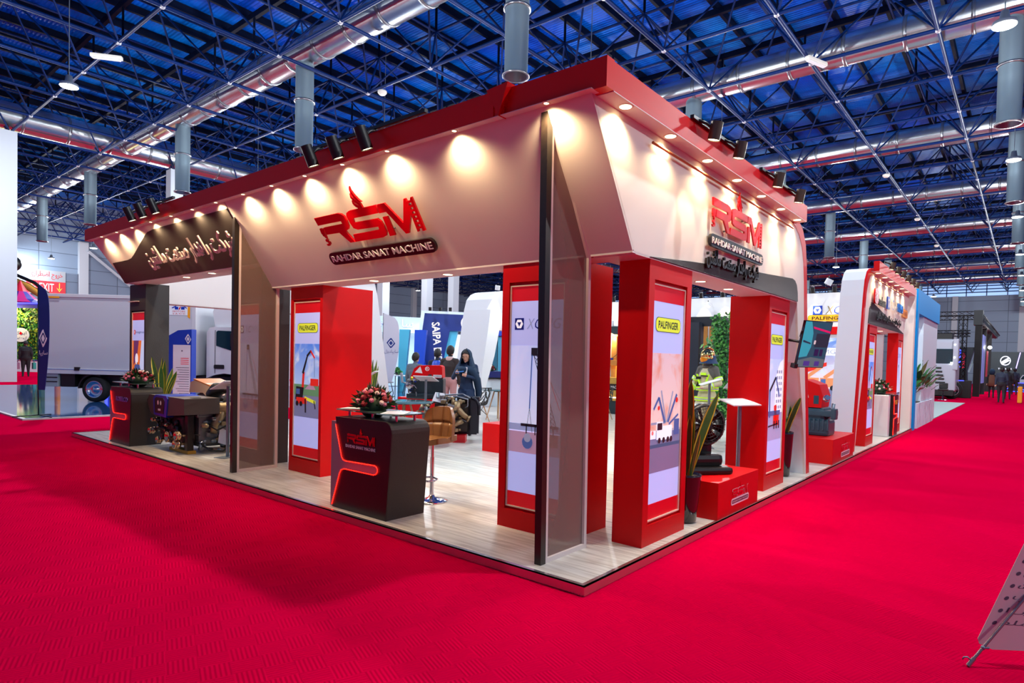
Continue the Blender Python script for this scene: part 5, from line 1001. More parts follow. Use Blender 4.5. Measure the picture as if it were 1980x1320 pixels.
b.m(POR).shape([(-2.6, 1.5), (-1.9, 1.72), (-1.9, 1.62), (-2.6, 1.36)], fr, 0.006); b.build('printed_mural', t)
for x, l_ in ((-8.39, 'nearest the timber bar'), (-5.38, 'above the dark cabinet, left of the pair'), (-4.72, 'above the dark cabinet, right of the pair'), (-2.26, 'above the XCMG sign, left'), (-1.72, 'above the XCMG sign, right')):
    spot_can((x, 13.95, 3.62), (0, 0.28, -1), (0, 0.1, 0.12), 'black spot on the white back partition, ' + l_, 'spots on the back partition', 60, BLACK, 0.055, 0.16)
t = thing('timber_bar', 'timber bar with striped back boards and black RAHDAR SANAT plate, left of the corner pillar', 'bar', (-7.6, 12.3, 0.065), world=True)
MB(PLANKY).box(-8.6, -6.7, 12.0, 12.12, 0.45, 1.1).box(-8.6, -6.7, 12.1, 12.6, 1.06, 1.12).build('front_board', t)
MB(M('bar_base_dark', (20, 40, 46), 0.5)).box(-8.6, -6.7, 12.05, 12.5, 0.065, 0.45).build('base', t)
MB(M('bar_strip_light', (255, 250, 225), 0.5, emit=3.0)).box(-8.6, -6.7, 11.985, 12.0, 0.53, 0.56).build('strip_light', t)
b = MB(SIGNBLK).shape(rrect(-7.95, -6.75, 0.76, 0.94, 0.07), FR((0, 12.0, 0), (1, 0, 0), (0, 0, 1)), 0.0, 0.02).m(SIGNWHT).text('RAHDAR SANAT MACHINE', FR((0, 12.0, 0), (1, 0, 0), (0, 0, 1)), -7.9, -6.8, 0.81, 0.89, 0.022); b.build('name_plate', t)
w_ = MB(PAPER).box(-8.6, -6.7, 13.0, 13.05, 1.0, 2.7)
w_.build('back_board', t)
for k, x in enumerate((-8.62, -8.5, -8.12, -7.8, -7.45, -7.1)): MB(PINE).box(x, x + (0.18 if k != 1 else 0.14), 12.94, 13.0, 1.0, 2.42).build('pine_board', t)
MB(M('bar_dark_beam', (18, 44, 52), 0.5)).box(-8.7, -6.6, 12.75, 13.06, 2.42, 2.66).box(-8.7, -8.3, 12.8, 13.0, 2.66, 2.85).build('dark_beam', t)
for x in (-8.2, -7.9, -7.5, -7.1): MB(PINE if x != -7.9 else PAPER).box(x, x + 0.16, 12.85, 12.95, 2.66, 2.84).build('top_slat', t)
sh_ = MB(PINE).box(-8.3, -6.8, 12.78, 12.98, 1.46, 1.64, 0.01).build('shelf_box', t)
lamp('POINT', 'bar_glow', (-7.75, 12.8, 2.3), 25, (1.0, 0.72, 0.3), None, 0.05); lamp('POINT', 'bar_glow', (-7.3, 12.85, 1.3), 12, (1.0, 0.7, 0.25), None, 0.05)
tag(MB(M('lamp_shade_cream', (250, 236, 200), 0.5, emit=2.5, ecol=(255, 214, 140))).lathe([(0.0, 0.12), (0.12, 0.1), (0.2, 0.04), (0.22, 0.0)], (-7.75, 12.86, 2.36), 20).build('arched_lamp', at=(-7.75, 12.86, 2.36)), 'cream arched lamp under the dark beam of the timber bar', 'lamp')
t = thing('toy_crane', 'small model crane on the shelf of the timber bar', 'model', (-7.75, 12.86, 1.64)); MB(ENGB).box(-0.1, 0.06, -0.03, 0.03, 0.0, 0.06, 0.01).build('body', t); MB(BLACK).tube([(0.04, 0, 0.06), (0.28, 0, 0.22), (0.42, 0, 0.26), (0.42, 0, 0.34)], 0.008, 6).build('jib', t)
CABD = M('cabinet_slate', (34, 42, 54), 0.45)
t = thing('tall_cabinet', 'tall slate cabinet with dark top beside the ivy panel', 'cabinet', (-4.75, 12.2, 0.065), world=True)
MB(CABD).box(-5.4, -4.5, 11.9, 12.6, 0.065, 2.68).build('cabinet_body', t); MB(M('cabinet_top_slate', (26, 32, 44), 0.45)).box(-5.5, -4.02, 12.1, 12.8, 2.58, 2.84).build('cabinet_top', t)
MB(PAPER).box(-4.45, -4.02, 12.1, 12.14, 0.9, 2.58).build('slat_back', t)
for x in (-4.44, -4.29, -4.14): MB(PINE).box(x, x + 0.1, 12.06, 12.1, 0.9, 2.58).build('pine_slat', t)
def leaf_mass(b, n, fn, size, rnd, mats):
    for k in range(n):
        p, d = fn(); d = V(d).normalized(); s = d.orthogonal().normalized(); s.rotate(Matrix.Rotation(rnd.uniform(0, 6.28), 3, d)); u = s.cross(d); L = size * rnd.uniform(0.7, 1.3)
        b.m(rnd.choice(mats)); q = V(p); tip = (s + d * rnd.uniform(-0.5, 0.7) - V((0, 0, 0.3))).normalized()
        b.add([q, q + tip * L * 0.5 + u * L * 0.28 + d * 0.01, q + tip * L, q + tip * L * 0.5 - u * L * 0.28 + d * 0.01], [(0, 1, 2, 3)], False)
rnd = random.Random(5)
IV = [M('ivy_green', (34, 120, 40), 0.45), M('ivy_dark', (16, 70, 26), 0.5), M('ivy_light', (84, 160, 60), 0.45)]
t = thing('ivy_panel', 'tall narrow panel of ivy standing behind the firefighter dummy', 'plant', (-3.95, 12.1, 0.065), world=True)
MB(IV[1]).box(-4.12, -3.80, 12.02, 12.2, 0.25, 2.72).build('panel_core', t); MB(BLACK).box(-4.1, -3.82, 12.04, 12.18, 0.065, 0.25).build('panel_foot', t)
b = MB(IV[0])
def ivf():
    z = rnd.uniform(0.2, 2.85); s = rnd.random(); j = rnd.uniform(-0.02, 0.08)
    return ((rnd.uniform(-4.16, -3.76), 12.0 - j, z), (0, -1, 0.1)) if s < 0.7 else ((-3.78 + j, rnd.uniform(12.0, 12.2), z), (1, -0.4, 0))
leaf_mass(b, 1100, ivf, 0.10, rnd, IV); b.build('ivy_leaves', t, rec=False)
t = thing('cabinet_plant', 'small plant on top of the slate cabinet', 'plant', (-5.1, 11.98, 2.68)); MB(POTD).lathe([(0, 0), (0.06, 0), (0.08, 0.08), (0, 0.08)], n=14).build('pot', t)
b = MB(IV[0]); leaf_mass(b, 60, lambda: ((rnd.uniform(-0.1, 0.1), rnd.uniform(-0.05, 0.05), rnd.uniform(0.06, 0.24)), (rnd.uniform(-1, 1), -0.5, 0.6)), 0.12, rnd, IV); b.build('foliage', t, rec=False)
for (x, y, z_, e) in ((-9.3, 9.3, 3.55, 160), ): spot_can((x, y, z_), (-0.2, 0.1, -1), (-0.1, 0.05, 0.1), 'bright cool floodlight on top of the white inner archway', 'flood lights of the stand', e, WHITE, 0.07, 0.12, col=(0.85, 0.95, 1.0))
"""cool stand lights aimed inward from the backs of the arches"""
for i, (x, y, a) in enumerate(((-9.3, 5.2, (0.5, 0, -1)), (-0.9, 5.0, (-0.55, 0.1, -1)), (-0.9, 9.9, (-0.55, 0, -1)), (-5.0, 13.6, (0.0, -0.5, -1)), (-7.5, 1.25, (0.1, 0.6, -1)), (-3.0, 1.25, (-0.2, 0.6, -1)))):  # fill floods added to brighten the stand interior
    spot_can((x, y, 3.3), a, (0, 0, 0.12), ['cool floodlight inside the left inner arch', 'cool floodlight behind the right archway', 'cool floodlight behind the far archway', 'cool floodlight above the white back partition', 'cool floodlight behind the dark front section', 'cool floodlight behind the large emblem'][i], 'flood lights of the stand', 600, WHITE, 0.07, 0.12, col=(0.72, 0.95, 1.0))
# ------------------------------------------------------------------ left neighbour: glossy blue floor, truck, flags, kiosk
GLOSSF = M('glossy_blue_floor', (30, 74, 128), 0.06, noise=(0.7, 0.15), spec=0.8)
struct(MB(GLOSSF).box(-29.5, -14.6, 0.1, 30, 0.0, 0.03).m(M('floor_trim_grey', (180, 176, 180), 0.5)).box(-29.6, -14.5, 0.02, 0.1, 0.0, 0.034).box(-14.6, -14.5, 0.1, 30, 0.0, 0.034).build('floor', at=(-22, 15, 0)))
U_ = V((0.7818, 0.6235, 0)); N_ = V((0.6235, -0.7818, 0)); UP = V((0, 0, 1))
TW = M('truck_white', (206, 206, 212), 0.4); TWD = M('truck_panel_white', (196, 198, 206), 0.45); TBLK = M('truck_chassis_black', (18, 18, 20), 0.5); TGL = M('truck_window', (16, 40, 50), 0.06)
t = thing('box_truck', 'white box truck with orange corner stripes parked on the glossy blue floor', 'truck', (-18.8, 2.5, 0.03), math.atan2(0.6235, 0.7818))
# local: x along the truck towards the cab, -y towards the camera side
def ts(mb, L, d0, d1): return mb.shape(L, FR((0, 0, -0.03), (1, 0, 0), (0, 0, 1)), d0, d1)
MB(TWD).box(-1.44, 2.95, 0.0, 2.0, 0.84, 3.05, 0.02).build('cargo_box', t)
r = MB(TW).box(-1.46, 2.97, -0.02, 2.02, 3.0, 3.1, 0.01).box(2.86, 2.97, -0.02, 0.06, 0.84, 3.05).box(-1.46, -1.38, -0.02, 0.06, 0.84, 3.05).box(-1.46, 2.97, -0.03, 0.03, 0.80, 0.94); r.build('box_rails', t)
OY = M('stripe_orange', (240, 160, 20), 0.4); b = MB(OY); ts(b, rect(-1.36, -0.95, 3.0, 3.05), 0.024, 0.026); ts(b, [(2.25, 3.0), (2.8, 3.0), (2.8, 2.5), (2.73, 2.55), (2.73, 2.94), (2.32, 2.94)], 0.004, 0.006); b.build('orange_stripe', t)
lb = MB(PAPER); ts(lb, rect(2.2, 2.74, 2.6, 2.92), 0.003, 0.005); lb.m(ENGB); ts(lb, bar2((2.28, 2.8), (2.4, 2.86), 0.03), 0.006, 0.007); ts(lb, rect(2.36, 2.46, 2.76, 2.84), 0.006, 0.007); ts(lb, rect(2.54, 2.64, 2.76, 2.84), 0.006, 0.007); ts(lb, bar2((2.6, 2.88), (2.7, 2.8), 0.025), 0.006, 0.007)
lb.m(SIGNRED); ts(lb, bar2((2.48, 2.76), (2.52, 2.84), 0.03), 0.006, 0.007); lb.text('MOTORS', FR((0, -0.0065, -0.03), (1, 0, 0), (0, 0, 1)), 2.3, 2.66, 2.68, 2.73, 0).text('S A N D', FR((0, -0.0065, -0.03), (1, 0, 0), (0, 0, 1)), 2.3, 2.66, 2.62, 2.66, 0); lb.build('company_sticker', t)
MB(TBLK).box(-1.3, 4.2, 0.25, 1.75, 0.45, 0.82).box(-0.95, -0.55, 0.05, 0.4, 0.42, 0.8).box(0.9, 1.5, 0.05, 0.5, 0.35, 0.75, 0.04).build('chassis', t)
MB(M('tool_box_grey', (150, 160, 166), 0.5)).box(-1.5, -1.0, 0.0, 0.3, 0.42, 0.8, 0.01).m(TBLK).box(-1.48, -1.02, -0.006, 0, 0.55, 0.58).box(-1.48, -1.02, -0.006, 0, 0.67, 0.7).build('tool_box', t)
MB(M('blue_mark_strip', (90, 120, 190), 0.5)).box(-1.3, 1.4, -0.034, -0.03, 0.92, 0.935).build('marker_strip', t); MB(TBLK).box(-0.5, -0.36, -0.05, 0.0, 0.9, 1.0).build('latch', t)
def wheel(parent, x, y, r, chrome=True):
    w = MB(RUBBER).lathe([(r * 0.66, -0.1), (r * 0.9, -0.11), (r, -0.07), (r, 0.09), (r * 0.9, 0.12), (r * 0.66, 0.1)], (x, y, r), 28, (0, 1, 0)).build('wheel', parent)
    c = (x, y, r); MB(CHROME).lathe([(r * 0.68, -0.1), (r * 0.62, -0.105), (r * 0.55, -0.05), (r * 0.42, -0.02), (r * 0.26, -0.03), (r * 0.22, -0.09), (0, -0.1)], c, 24, (0, 1, 0)).build('rim', w)
    return w
wheel(t, 0.03, 0.12, 0.365); wheel(t, 0.03, 1.75, 0.365); wheel(t, 3.72, 0.2, 0.365); wheel(t, 3.72, 1.7, 0.365)
fd = MB(TBLK)
for i in range(8):
    a, b_ = PI * (0.02 + i / 8 * 0.62), PI * (0.02 + (i + 1) / 8 * 0.62); a, b_ = PI - a, PI - b_
    fd.add([(0.03 + rr * math.cos(q), yv, 0.36 + rr * math.sin(q)) for q in (a, b_) for rr in (0.42, 0.46) for yv in (0.0, 0.28)], [(0, 1, 5, 4), (2, 6, 7, 3), (0, 2, 3, 1), (4, 5, 7, 6), (0, 4, 6, 2), (1, 3, 7, 5)])
fd.build('mudguard', t)
cabp = [(3.22, 0.8), (3.22, 2.12), (3.3, 2.27), (3.45, 2.3), (4.55, 2.25), (4.95, 1.5), (5.0, 0.55), (4.2, 0.5), (4.15, 0.8), (3.98, 0.92), (3.72, 0.95), (3.45, 0.9)]
cb_ = MB(TW); ts(cb_, cabp, -1.75, -0.12); cb_.build('cab', t)
w_ = MB(TGL); ts(w_, [(3.5, 1.75), (3.5, 2.15), (3.55, 2.19), (4.35, 2.17), (4.5, 1.8), (4.5, 1.45)], -0.118, -0.112); w_.m(TBLK); ts(w_, rrect(3.44, 3.74, 1.08, 1.2, 0.03), -0.118, -0.108); ts(w_, rect(3.46, 3.475, 0.95, 2.2), -0.119, -0.116); w_.build('door_window', t)
fa2 = MB(TW); ts(fa2, [(3.36, 2.3), (3.3, 2.75), (3.34, 2.84), (3.9, 2.8), (4.5, 2.35), (4.5, 2.28)], -1.6, -0.3); fa2.build('roof_fairing', t)
MB(TBLK).box(3.95, 4.15, 0.0, 0.1, 1.7, 2.1, 0.03).tube([(3.98, 0.1, 2.2), (4.0, 0.02, 2.2), (4.02, 0.04, 2.1)], 0.015, 6).build('side_mirror', t)
def feather(name, label, base, h, wid, mat, u, top_curve=0.25, txt=None, zlow=0.6, loc_group=None):
    t = thing(name, label, 'flag', base, group=loc_group); u = V(u).normalized(); L = []; R = []
    for i in range(17):
        k = i / 16; z = zlow + (h - zlow) * k
        x = wid * (0.35 + 0.65 * math.sin(PI * min(1, 0.12 + k * 0.62))) if k < 0.8 else wid * (0.35 + 0.65 * math.sin(PI * 0.616)) * math.sqrt(max(0.0, 1 - ((k - 0.8) / 0.2) ** 2)) + 0.0
        R.append((x, z)); L.append((-0.01, z))
    fr = FR((0, 0, 0), u, (0, 0, 1))
    MB(mat).shape(L + R[::-1], fr, -0.004, 0.004).build('flag_cloth', t)
    MB(BLACK).tube([(0, 0, 0.03), u * -0.012 + V((0, 0, zlow)), u * -0.015 + V((0, 0, h))], 0.013, 6).build('pole', t)
    f = MB(BLACK)
    for a in (0.3, 2.4, 4.5): f.tube([(0, 0, 0.04), (0.45 * math.cos(a), 0.45 * math.sin(a), 0.012)], 0.012, 6)
    f.build('foot_cross', t)
    if txt: txt(t, fr)
    return t
DIA = M('emblem_white', (232, 234, 240), 0.4); DNV = M('emblem_navy', (16, 44, 120), 0.4)
def diamond(mb, fr, c, s, sq, ma, mbk, d=0.006):
    x, y = c; R = lambda k: [(x + (p[0]) * sq * s * k, y + p[1] * s * k) for p in ((0, 1), (0.25, 0.85), (0.85, 0.25), (1, 0), (0.85, -0.25), (0.25, -0.85), (0, -1), (-0.25, -0.85), (-0.85, -0.25), (-1, 0), (-0.85, 0.25), (-0.25, 0.85))]
    mb.m(ma).shape([R(1), R(0.66)[::-1]], fr, d).shape(R(0.42), fr, d); mb.m(mbk).shape(bar2((x - 0.3 * sq * s, y - 0.9 * s), (x - 0.95 * sq * s, y - 0.1 * s), 0.16 * s), fr, d + 0.001).shape(bar2((x + 0.3 * sq * s, y + 0.9 * s), (x + 0.95 * sq * s, y + 0.1 * s), 0.16 * s), fr, d + 0.001)
def nav_txt(t, fr):
    b = MB(DIA); diamond(b, fr, (0.1, 1.75), 0.2, 0.45, DIA, NAVY); b.m(DIA).text(fa('سایپا'), fr, 0.02, 0.2, 1.35, 1.48, 0.006); b.build('flag_print', t)
feather('feather_flag', 'tall navy feather flag at the corner of the glossy blue floor', (-14.93, 0.39, 0.03), 2.95, 0.24, NAVY, U_, txt=nav_txt, loc_group=None)
t = thing('info_kiosk', 'blue slanted info board with a white text sheet, behind the left engines', 'board', (-13.3, 2.65, 0), math.atan2(0.6235, 0.7818))
fr = FR((0, 0, 0), (1, 0, 0), (0, 0, 1)); KB = M('kiosk_blue', (16, 60, 180), 0.4)
MB(KB).shape([(-0.29, 0.0), (-0.29, 1.90), (-0.02, 2.06), (0.3, 2.09), (0.3, 0.0)], fr, -0.2, 0.0).build('board_body', t)
b = MB(PAPER).shape(rect(-0.13, 0.28, 0.35, 1.72), fr, 0.004).m(M('print_red', (200, 60, 90), 0.5))
for k in range(4): b.shape(rect(0.05, 0.24, 1.40 - 0.045 * k, 1.415 - 0.045 * k), fr, 0.005)
b.m(M('print_grey', (110, 110, 130), 0.5))
for k in range(14): b.shape(rect(-0.06 + 0.04 * (k % 3), 0.25, 1.18 - 0.055 * k, 1.193 - 0.055 * k), fr, 0.005)
b.shape(circ(0.08, 1.58, 0.02, 8), fr, 0.005); b.build('text_sheet', t)
b = MB(DIA); diamond(b, fr, (0.22, 1.86), 0.12, 0.62, DIA, KB); b.build('board_emblem', t)

t = thing('neon_post', 'upright blue neon tube behind the box truck', 'light', (-28.0, 5.6, 0.03)); MB(M('neon_blue', (60, 70, 255), 0.4, emit=5.0, ecol=(50, 60, 255))).cyl((0, 0, 0.1), (0, 0, 2.2), 0.05).build('neon_tube', t); MB(BLACK).box(-0.15, 0.15, 0.06, 0.2, 0, 2.3).build('post', t)
# ------------------------------------------------------------------ far left: tent pavilion with green wall, exit banners
t = thing('tent_pavilion', 'green leafy pavilion wall under a blue lit tent roof at the far left', 'pavilion', (-49.5, 6.5, 0), world=True)
a0 = V((-50.2, 5.8, 0)); uu = V((0.7818, 0.6235, 0)); nn = V((0.6235, -0.7818, 0))
MB(IV[1]).obox(a0 + uu * 1.6 + V((0, 0, 2.1)), uu, -nn, UP, 3.6, 0.3, 4.0).build('wall_core', t)
b = MB(IV[0]); rnd = random.Random(8); IY = [M('lit_leaf_yellow', (150, 170, 30), 0.5), IV[0], IV[1], IV[2]]
leaf_mass(b, 1700, lambda: (a0 + uu * rnd.uniform(-0.1, 3.4) + nn * rnd.uniform(0.15, 0.3) + UP * rnd.uniform(0.1, 4.05), nn), 0.19, rnd, IY); b.build('wall_foliage', t, rec=False)
lamp('POINT', 'pavilion_lamp', tuple(a0 + uu * 1.9 + nn * 0.8 + UP * 3.7), 220, (1.0, 0.85, 0.3), None, 0.1)
NEONB = M('neon_blue', (60, 70, 255), 0.4, emit=5.0, ecol=(50, 60, 255))
MB(M('tent_blue', (30, 30, 150), 0.5)).obox(a0 + uu * 1.6 + nn * 0.25 + UP * 4.2, uu, -nn, UP, 3.8, 0.5, 0.36).build('blue_fascia', t); MB(NEONB).obox(a0 + uu * 1.6 + nn * 0.52 + UP * 4.33, uu, -nn, UP, 3.8, 0.04, 0.06).build('neon_tube', t)
tr = MB(M('tent_red', (210, 30, 60), 0.5)); c = a0 + uu * 1.9; prof = [(1.5, 4.38), (0.9, 4.62), (0.4, 5.1), (0.15, 5.55), (0.03, 5.8)]
vs = [c + uu * r_ * math.cos(2 * PI * k / 12) + nn * r_ * math.sin(2 * PI * k / 12) + UP * z for r_, z in prof for k in range(12)]
for i in range(4):
    for k in range(12):
        tr.m(M('tent_red', (210, 30, 60)) if i > 1 else (M('tent_magenta', (200, 40, 130), 0.5) if k % 2 else M('tent_blue', (30, 30, 150)))); q = [vs[i * 12 + k], vs[i * 12 + (k + 1) % 12], vs[(i + 1) * 12 + (k + 1) % 12], vs[(i + 1) * 12 + k]]; tr.add(q, [(0, 1, 2, 3)])
tr.build('tent_roof', t)
f = FR(a0 + uu * 2.25 + nn * 0.36 + UP * 2.3, uu, UP); b = MB(PAPER).shape(circ(0, 0, 0.55, 28, 0.45), f, 0.0, 0.03).m(M('sign_dark_blue', (20, 30, 80), 0.5)).text(fa('ایراکو'), f, -0.38, 0.38, -0.02, 0.24, 0.035).text(fa('گروه ایران'), f, -0.42, 0.42, -0.28, -0.1, 0.035).m(SIGNRED).shape(circ(0.02, 0.1, 0.09, 14), f, 0.04); b.build('round_sign', t)
BG = M('boom_gold', (196, 140, 60), 0.4)
t = thing('excavator_arm', 'golden machine arm above the tent roof at the far left', 'machine arm', (-52.5, 8.5, 0), world=True)
p_ = V((-53.5, 7.2, 6.4)); MB(BG).tube([p_, p_ + uu * 1.6 - UP * 0.7, p_ + uu * 3.2 - UP * 1.7, p_ + uu * 3.6 - UP * 2.6, p_ + uu * 3.6 - UP * 6.4], [0.14, 0.26, 0.22, 0.16, 0.18], 10).build('boom', t); MB(BLACK).ball(p_ + UP * 0.9 + uu * 0.4, 0.55, n=14, rings=10).build('bucket_pin', t)
MB(BLACK).tube([p_ + UP * 0.4, p_ + uu * 2.0 - UP * 0.4, p_ + uu * 3.0 - UP * 1.2], 0.12, 8).build('cylinder_rod', t)
t = thing('low_counter', 'low white counter in front of the green pavilion wall', 'counter', (-46, 6.7, 0), world=True); MB(PAPER).obox(V((-46.5, 6.9, 0.35)), uu, -nn, UP, 4.0, 0.6, 0.7).m(M('counter_navy_band', (30, 50, 120), 0.5)).obox(V((-46.5, 6.9, 0.72)), uu, -nn, UP, 4.1, 0.7, 0.06).build('counter_body', t)
EXR = M('exit_red', (196, 20, 40), 0.5); EXW = M('banner_grey', (150, 156, 164), 0.6); EXY = M('arrow_yellow', (226, 200, 60), 0.5)
def exit_banner(y0, y1, label, lower=True):
    t = thing('exit_banner', label, 'banner', (-65.45, (y0 + y1) / 2, 6.4), world=True)
    # reads left to right along +y when seen from the aisle (from +x)
    f = FR((-65.48, 0, 0), (0, 1, 0), (0, 0, 1)); w = y1 - y0
    b = MB(EXW).shape(rect(y0, y1, 6.2, 8.3), f, 0.0, 0.04).m(EXR).text(fa('خروج اضطراری'), f, y0 + 0.08 * w, y1 - 0.08 * w, 7.5, 8.2, 0.05)
    if lower:
        b.m(EXR).shape(rect(y0, y1, 6.25, 7.35), f, 0.045).m(PAPER).text('EXIT', f, y0 + 0.33 * w, y0 + 0.7 * w, 6.45, 7.15, 0.05).m(EXY)
        for xx in (0.14, 0.84): b.shape(rect(y0 + (xx - 0.012) * w, y0 + (xx + 0.012) * w, 6.6, 7.25), f, 0.05).shape([(y0 + (xx - 0.08) * w, 6.85), (y0 + xx * w, 6.45), (y0 + (xx + 0.08) * w, 6.85), (y0 + xx * w, 6.65)], f, 0.05)
    b.build('banner_sheet', t)
exit_banner(10.8, 13.6, 'red EXIT banner with yellow arrows high on the wall behind the truck')
exit_banner(22.5, 25.2, 'Persian exit banner seen over the truck roof beside the dark pillar', False)
t = thing('wall_banner', 'sliver of a red and blue banner at the left edge of the picture', 'banner', (-36.7, 3.75, 0), world=True)
MB(EXR).obox(V((-36.95, 3.55, 5.5)), uu, -nn, UP, 0.5, 0.05, 2.2).m(NAVY).obox(V((-36.95, 3.55, 0.6)), uu, -nn, UP, 0.5, 0.05, 1.2).m(STEEL).obox(V((-36.95, 3.6, 3.3)), uu, -nn, UP, 0.06, 0.06, 6.6).build('banner_sheet', t)
# ------------------------------------------------------------------ centre background: the navy and white stand on the blue floor
CYW = M('cool_white_board', (214, 232, 240), 0.5); TEAL = M('teal_board', (70, 170, 200), 0.5); ROYAL = M('royal_blue_board', (16, 70, 190), 0.4)
NVP = M('navy_sign_board', (10, 40, 116), 0.45)
UO = V((-18.9, 15.4, 0)); f = FR(UO, U_, UP); LIN = 0.10         # the portal leans: x shifts with height
t = thing('navy_portal', 'leaning navy portal reading SAIPA DIESEL with white edge, behind the red pump', 'portal', tuple(UO), world=True)
sl = lambda x, z: (x + LIN * (z - 0.03) , z)
MB(NVP).shape([sl(-0.68, 0.03), sl(-0.60, 3.55), sl(1.9, 3.5), sl(1.9, 2.78), sl(0.62, 2.78), sl(0.35, 0.03)], f, -0.5, 0.0).build('navy_face', t)
MB(CYW).shape([sl(-0.82, 0.03), sl(-0.76, 3.66), sl(1.95, 3.62), sl(1.95, 3.5), sl(-0.60, 3.55), sl(-0.68, 0.03)], f, -0.6, 0.02).build('white_edge', t)
MB(TEAL).shape([sl(0.35, 0.03), sl(0.62, 2.78), sl(0.95, 2.78), sl(0.7, 0.03)], f, -0.5, -0.1).build('teal_reveal', t)
b = MB(SIGNWHT).text('SAIPA DIESEL', FR(UO + U_ * 0.22 + UP * 3.15, (LIN * U_ - UP), U_ + LIN * UP), 0, 2.3, -0.15, 0.21, 0.012, bold=0.02); b.build('portal_lettering', t)
b = MB(SIGNWHT); b.shape([circ(1.75, 3.15, 0.36, 18, 0.34), circ(1.75, 3.15, 0.27, 18, 0.25)[::-1]], f, 0.012).shape(bar2((1.6, 2.95), (1.85, 3.35), 0.09), f, 0.013).shape(bar2((1.74, 2.9), (1.98, 3.3), 0.09), f, 0.013); b.build('portal_emblem', t)
for k, x in enumerate((0.05, 0.5, 0.95)): spot_can(tuple(UO + U_ * x - N_ * -0.35 + UP * 3.72), tuple(-N_ * 0.2 - UP), tuple(-N_ * 0.3), ['left', 'middle', 'right'][k] + ' one of three small spots over the navy portal', 'spots over the navy portal', 40 if k < 2 else 0, BLACK, 0.07, 0.16)
UO2 = V((-21.6, 15.9, 0)); f2 = FR(UO2, U_, UP)
t = thing('white_lintel', 'white cross beam with blue glowing Persian letters, behind the white feather flag', 'sign', tuple(UO2), world=True)
GLW = M('glow_white_letters', (240, 244, 255), 0.4, emit=1.6, ecol=(226, 234, 255)); GLB = M('letter_blue_side', (60, 80, 210), 0.4, emit=0.5)
MB(CYW).shape([(-2.6, 2.75), (1.2, 2.7), (1.2, 3.46), (-2.6, 3.55)], f2, -0.5, 0.0).build('beam', t)
b = MB(GLB).text(fa('سا'), f2, 0.1, 0.65, 3.0, 3.35, 0.0, 0.06).text(fa('یپا'), f2, -1.35, -0.6, 3.0, 3.42, 0.0, 0.06).m(GLW).text(fa('سا'), f2, 0.1, 0.65, 3.0, 3.35, 0.065).text(fa('یپا'), f2, -1.35, -0.6, 3.0, 3.42, 0.065); b.build('glowing_lettering', t)
for k, (x, m_, w0, w1, dz) in enumerate(((-19.15, TEAL, 0.22, 0.14, 2.75), (-18.6, ROYAL, 0.26, 0.16, 2.75), (-20.4, CYW, 0.5, 0.5, 2.7))):
    o = V((x, 14.0 + 0.8 * (x + 19.15), 0)); t = thing('leaning_post', ['teal leaning post under the white lintel', 'royal blue leaning post beside the navy portal', 'pale board behind the white feather flag'][k], 'post', tuple(o), world=True)
    MB(m_).shape([(-w1, 0.03), (w1, 0.03), (w0 + 0.12, dz), (-w0 + 0.12, dz)], FR(o, U_, UP), -0.3, 0.0).build('post_board', t)
t = thing('pale_partition', 'bright white back wall of the navy stand behind its flags', 'partition', (-20.5, 18, 0), world=True)
MB(CYW).obox(V((-21.5, 18.0, 1.4)), U_, -N_, UP, 9.0, 0.1, 2.7).build('board', t)
lamp('AREA', 'stand_light', (-19.5, 16.0, 2.65), 160, (0.8, 0.95, 1.0), None, 1.2, (-20.5, 17.0, 0))
lamp('AREA', 'stand_light', (-14.5, 16.5, 2.9), 220, (0.7, 0.92, 1.0), None, 1.5, (-15.0, 17.5, 0))
def wf_txt(t, fr):
    b = MB(DNV); diamond(b, fr, (0.30, 2.05), 0.2, 0.85, DNV, M('white_cloth', (206, 206, 216), 0.7)); b.m(DNV).text(fa('سایپادیزل'), fr, 0.05, 0.6, 1.62, 1.8, 0.006); b.build('flag_print', t)
feather('feather_flag', 'tall white feather flag with navy diamond emblem, left of the navy portal', (-17.3, 11.6, 0.03), 3.2, 0.62, M('white_cloth', (206, 206, 216), 0.7), U_, txt=wf_txt, zlow=0.55)
def flag_on_staff(label, base, h, mat, em):
    t = thing('indoor_flag', label, 'flag', base); MB(GOLD).cyl((0, 0, 0), (0, 0, h), 0.02).ball((0, 0, h + 0.05), 0.05).build('staff', t); MB(BLACK).lathe([(0.2, 0), (0.2, 0.03), (0.03, 0.06)], n=16).build('foot', t)
    b = MB(mat).shape([(0.0, h - 0.05), (0.12, h - 0.5), (0.28, h - 1.2), (0.3, h - 2.0), (-0.25, h - 2.05), (-0.2, h - 1.2), (-0.08, h - 0.5)], FR((0, 0, 0), U_, UP), -0.03, 0.03); b.build('flag_cloth', t)
    b = MB(em); f = FR((0, 0, 0), U_, UP); b.shape([circ(0.03, h - 1.15, 0.16, 16), circ(0.03, h - 1.15, 0.1, 16)[::-1]], f, 0.034).shape(circ(0.03, h - 1.15, 0.05, 8), f, 0.034); b.build('flag_print', t)
flag_on_staff('royal blue draped flag with white emblem between the teal and blue posts', (-19.0, 14.9, 0.03), 2.45, ROYAL, DIA)
flag_on_staff('white draped flag inside the navy portal opening', (-16.9, 16.6, 0.03), 2.7, PAPER, GOLD)
t = thing('side_portal', 'far white portal with royal blue head and teal drapes, right of the woman', 'portal', (-14.1, 14.2, 0), world=True)
o = V((-14.3, 14.3, 0)); f = FR(o, U_, UP)
MB(CYW).shape([(-0.5, 0.03), (-0.28, 2.75), (0.9, 2.75), (0.9, 0.03)], f, -0.6, -0.5).build('white_back', t); MB(ROYAL).shape([(0.02, 2.45), (0.06, 2.78), (0.9, 2.8), (0.9, 2.5)], f, -0.4, 0.0).build('blue_head', t)
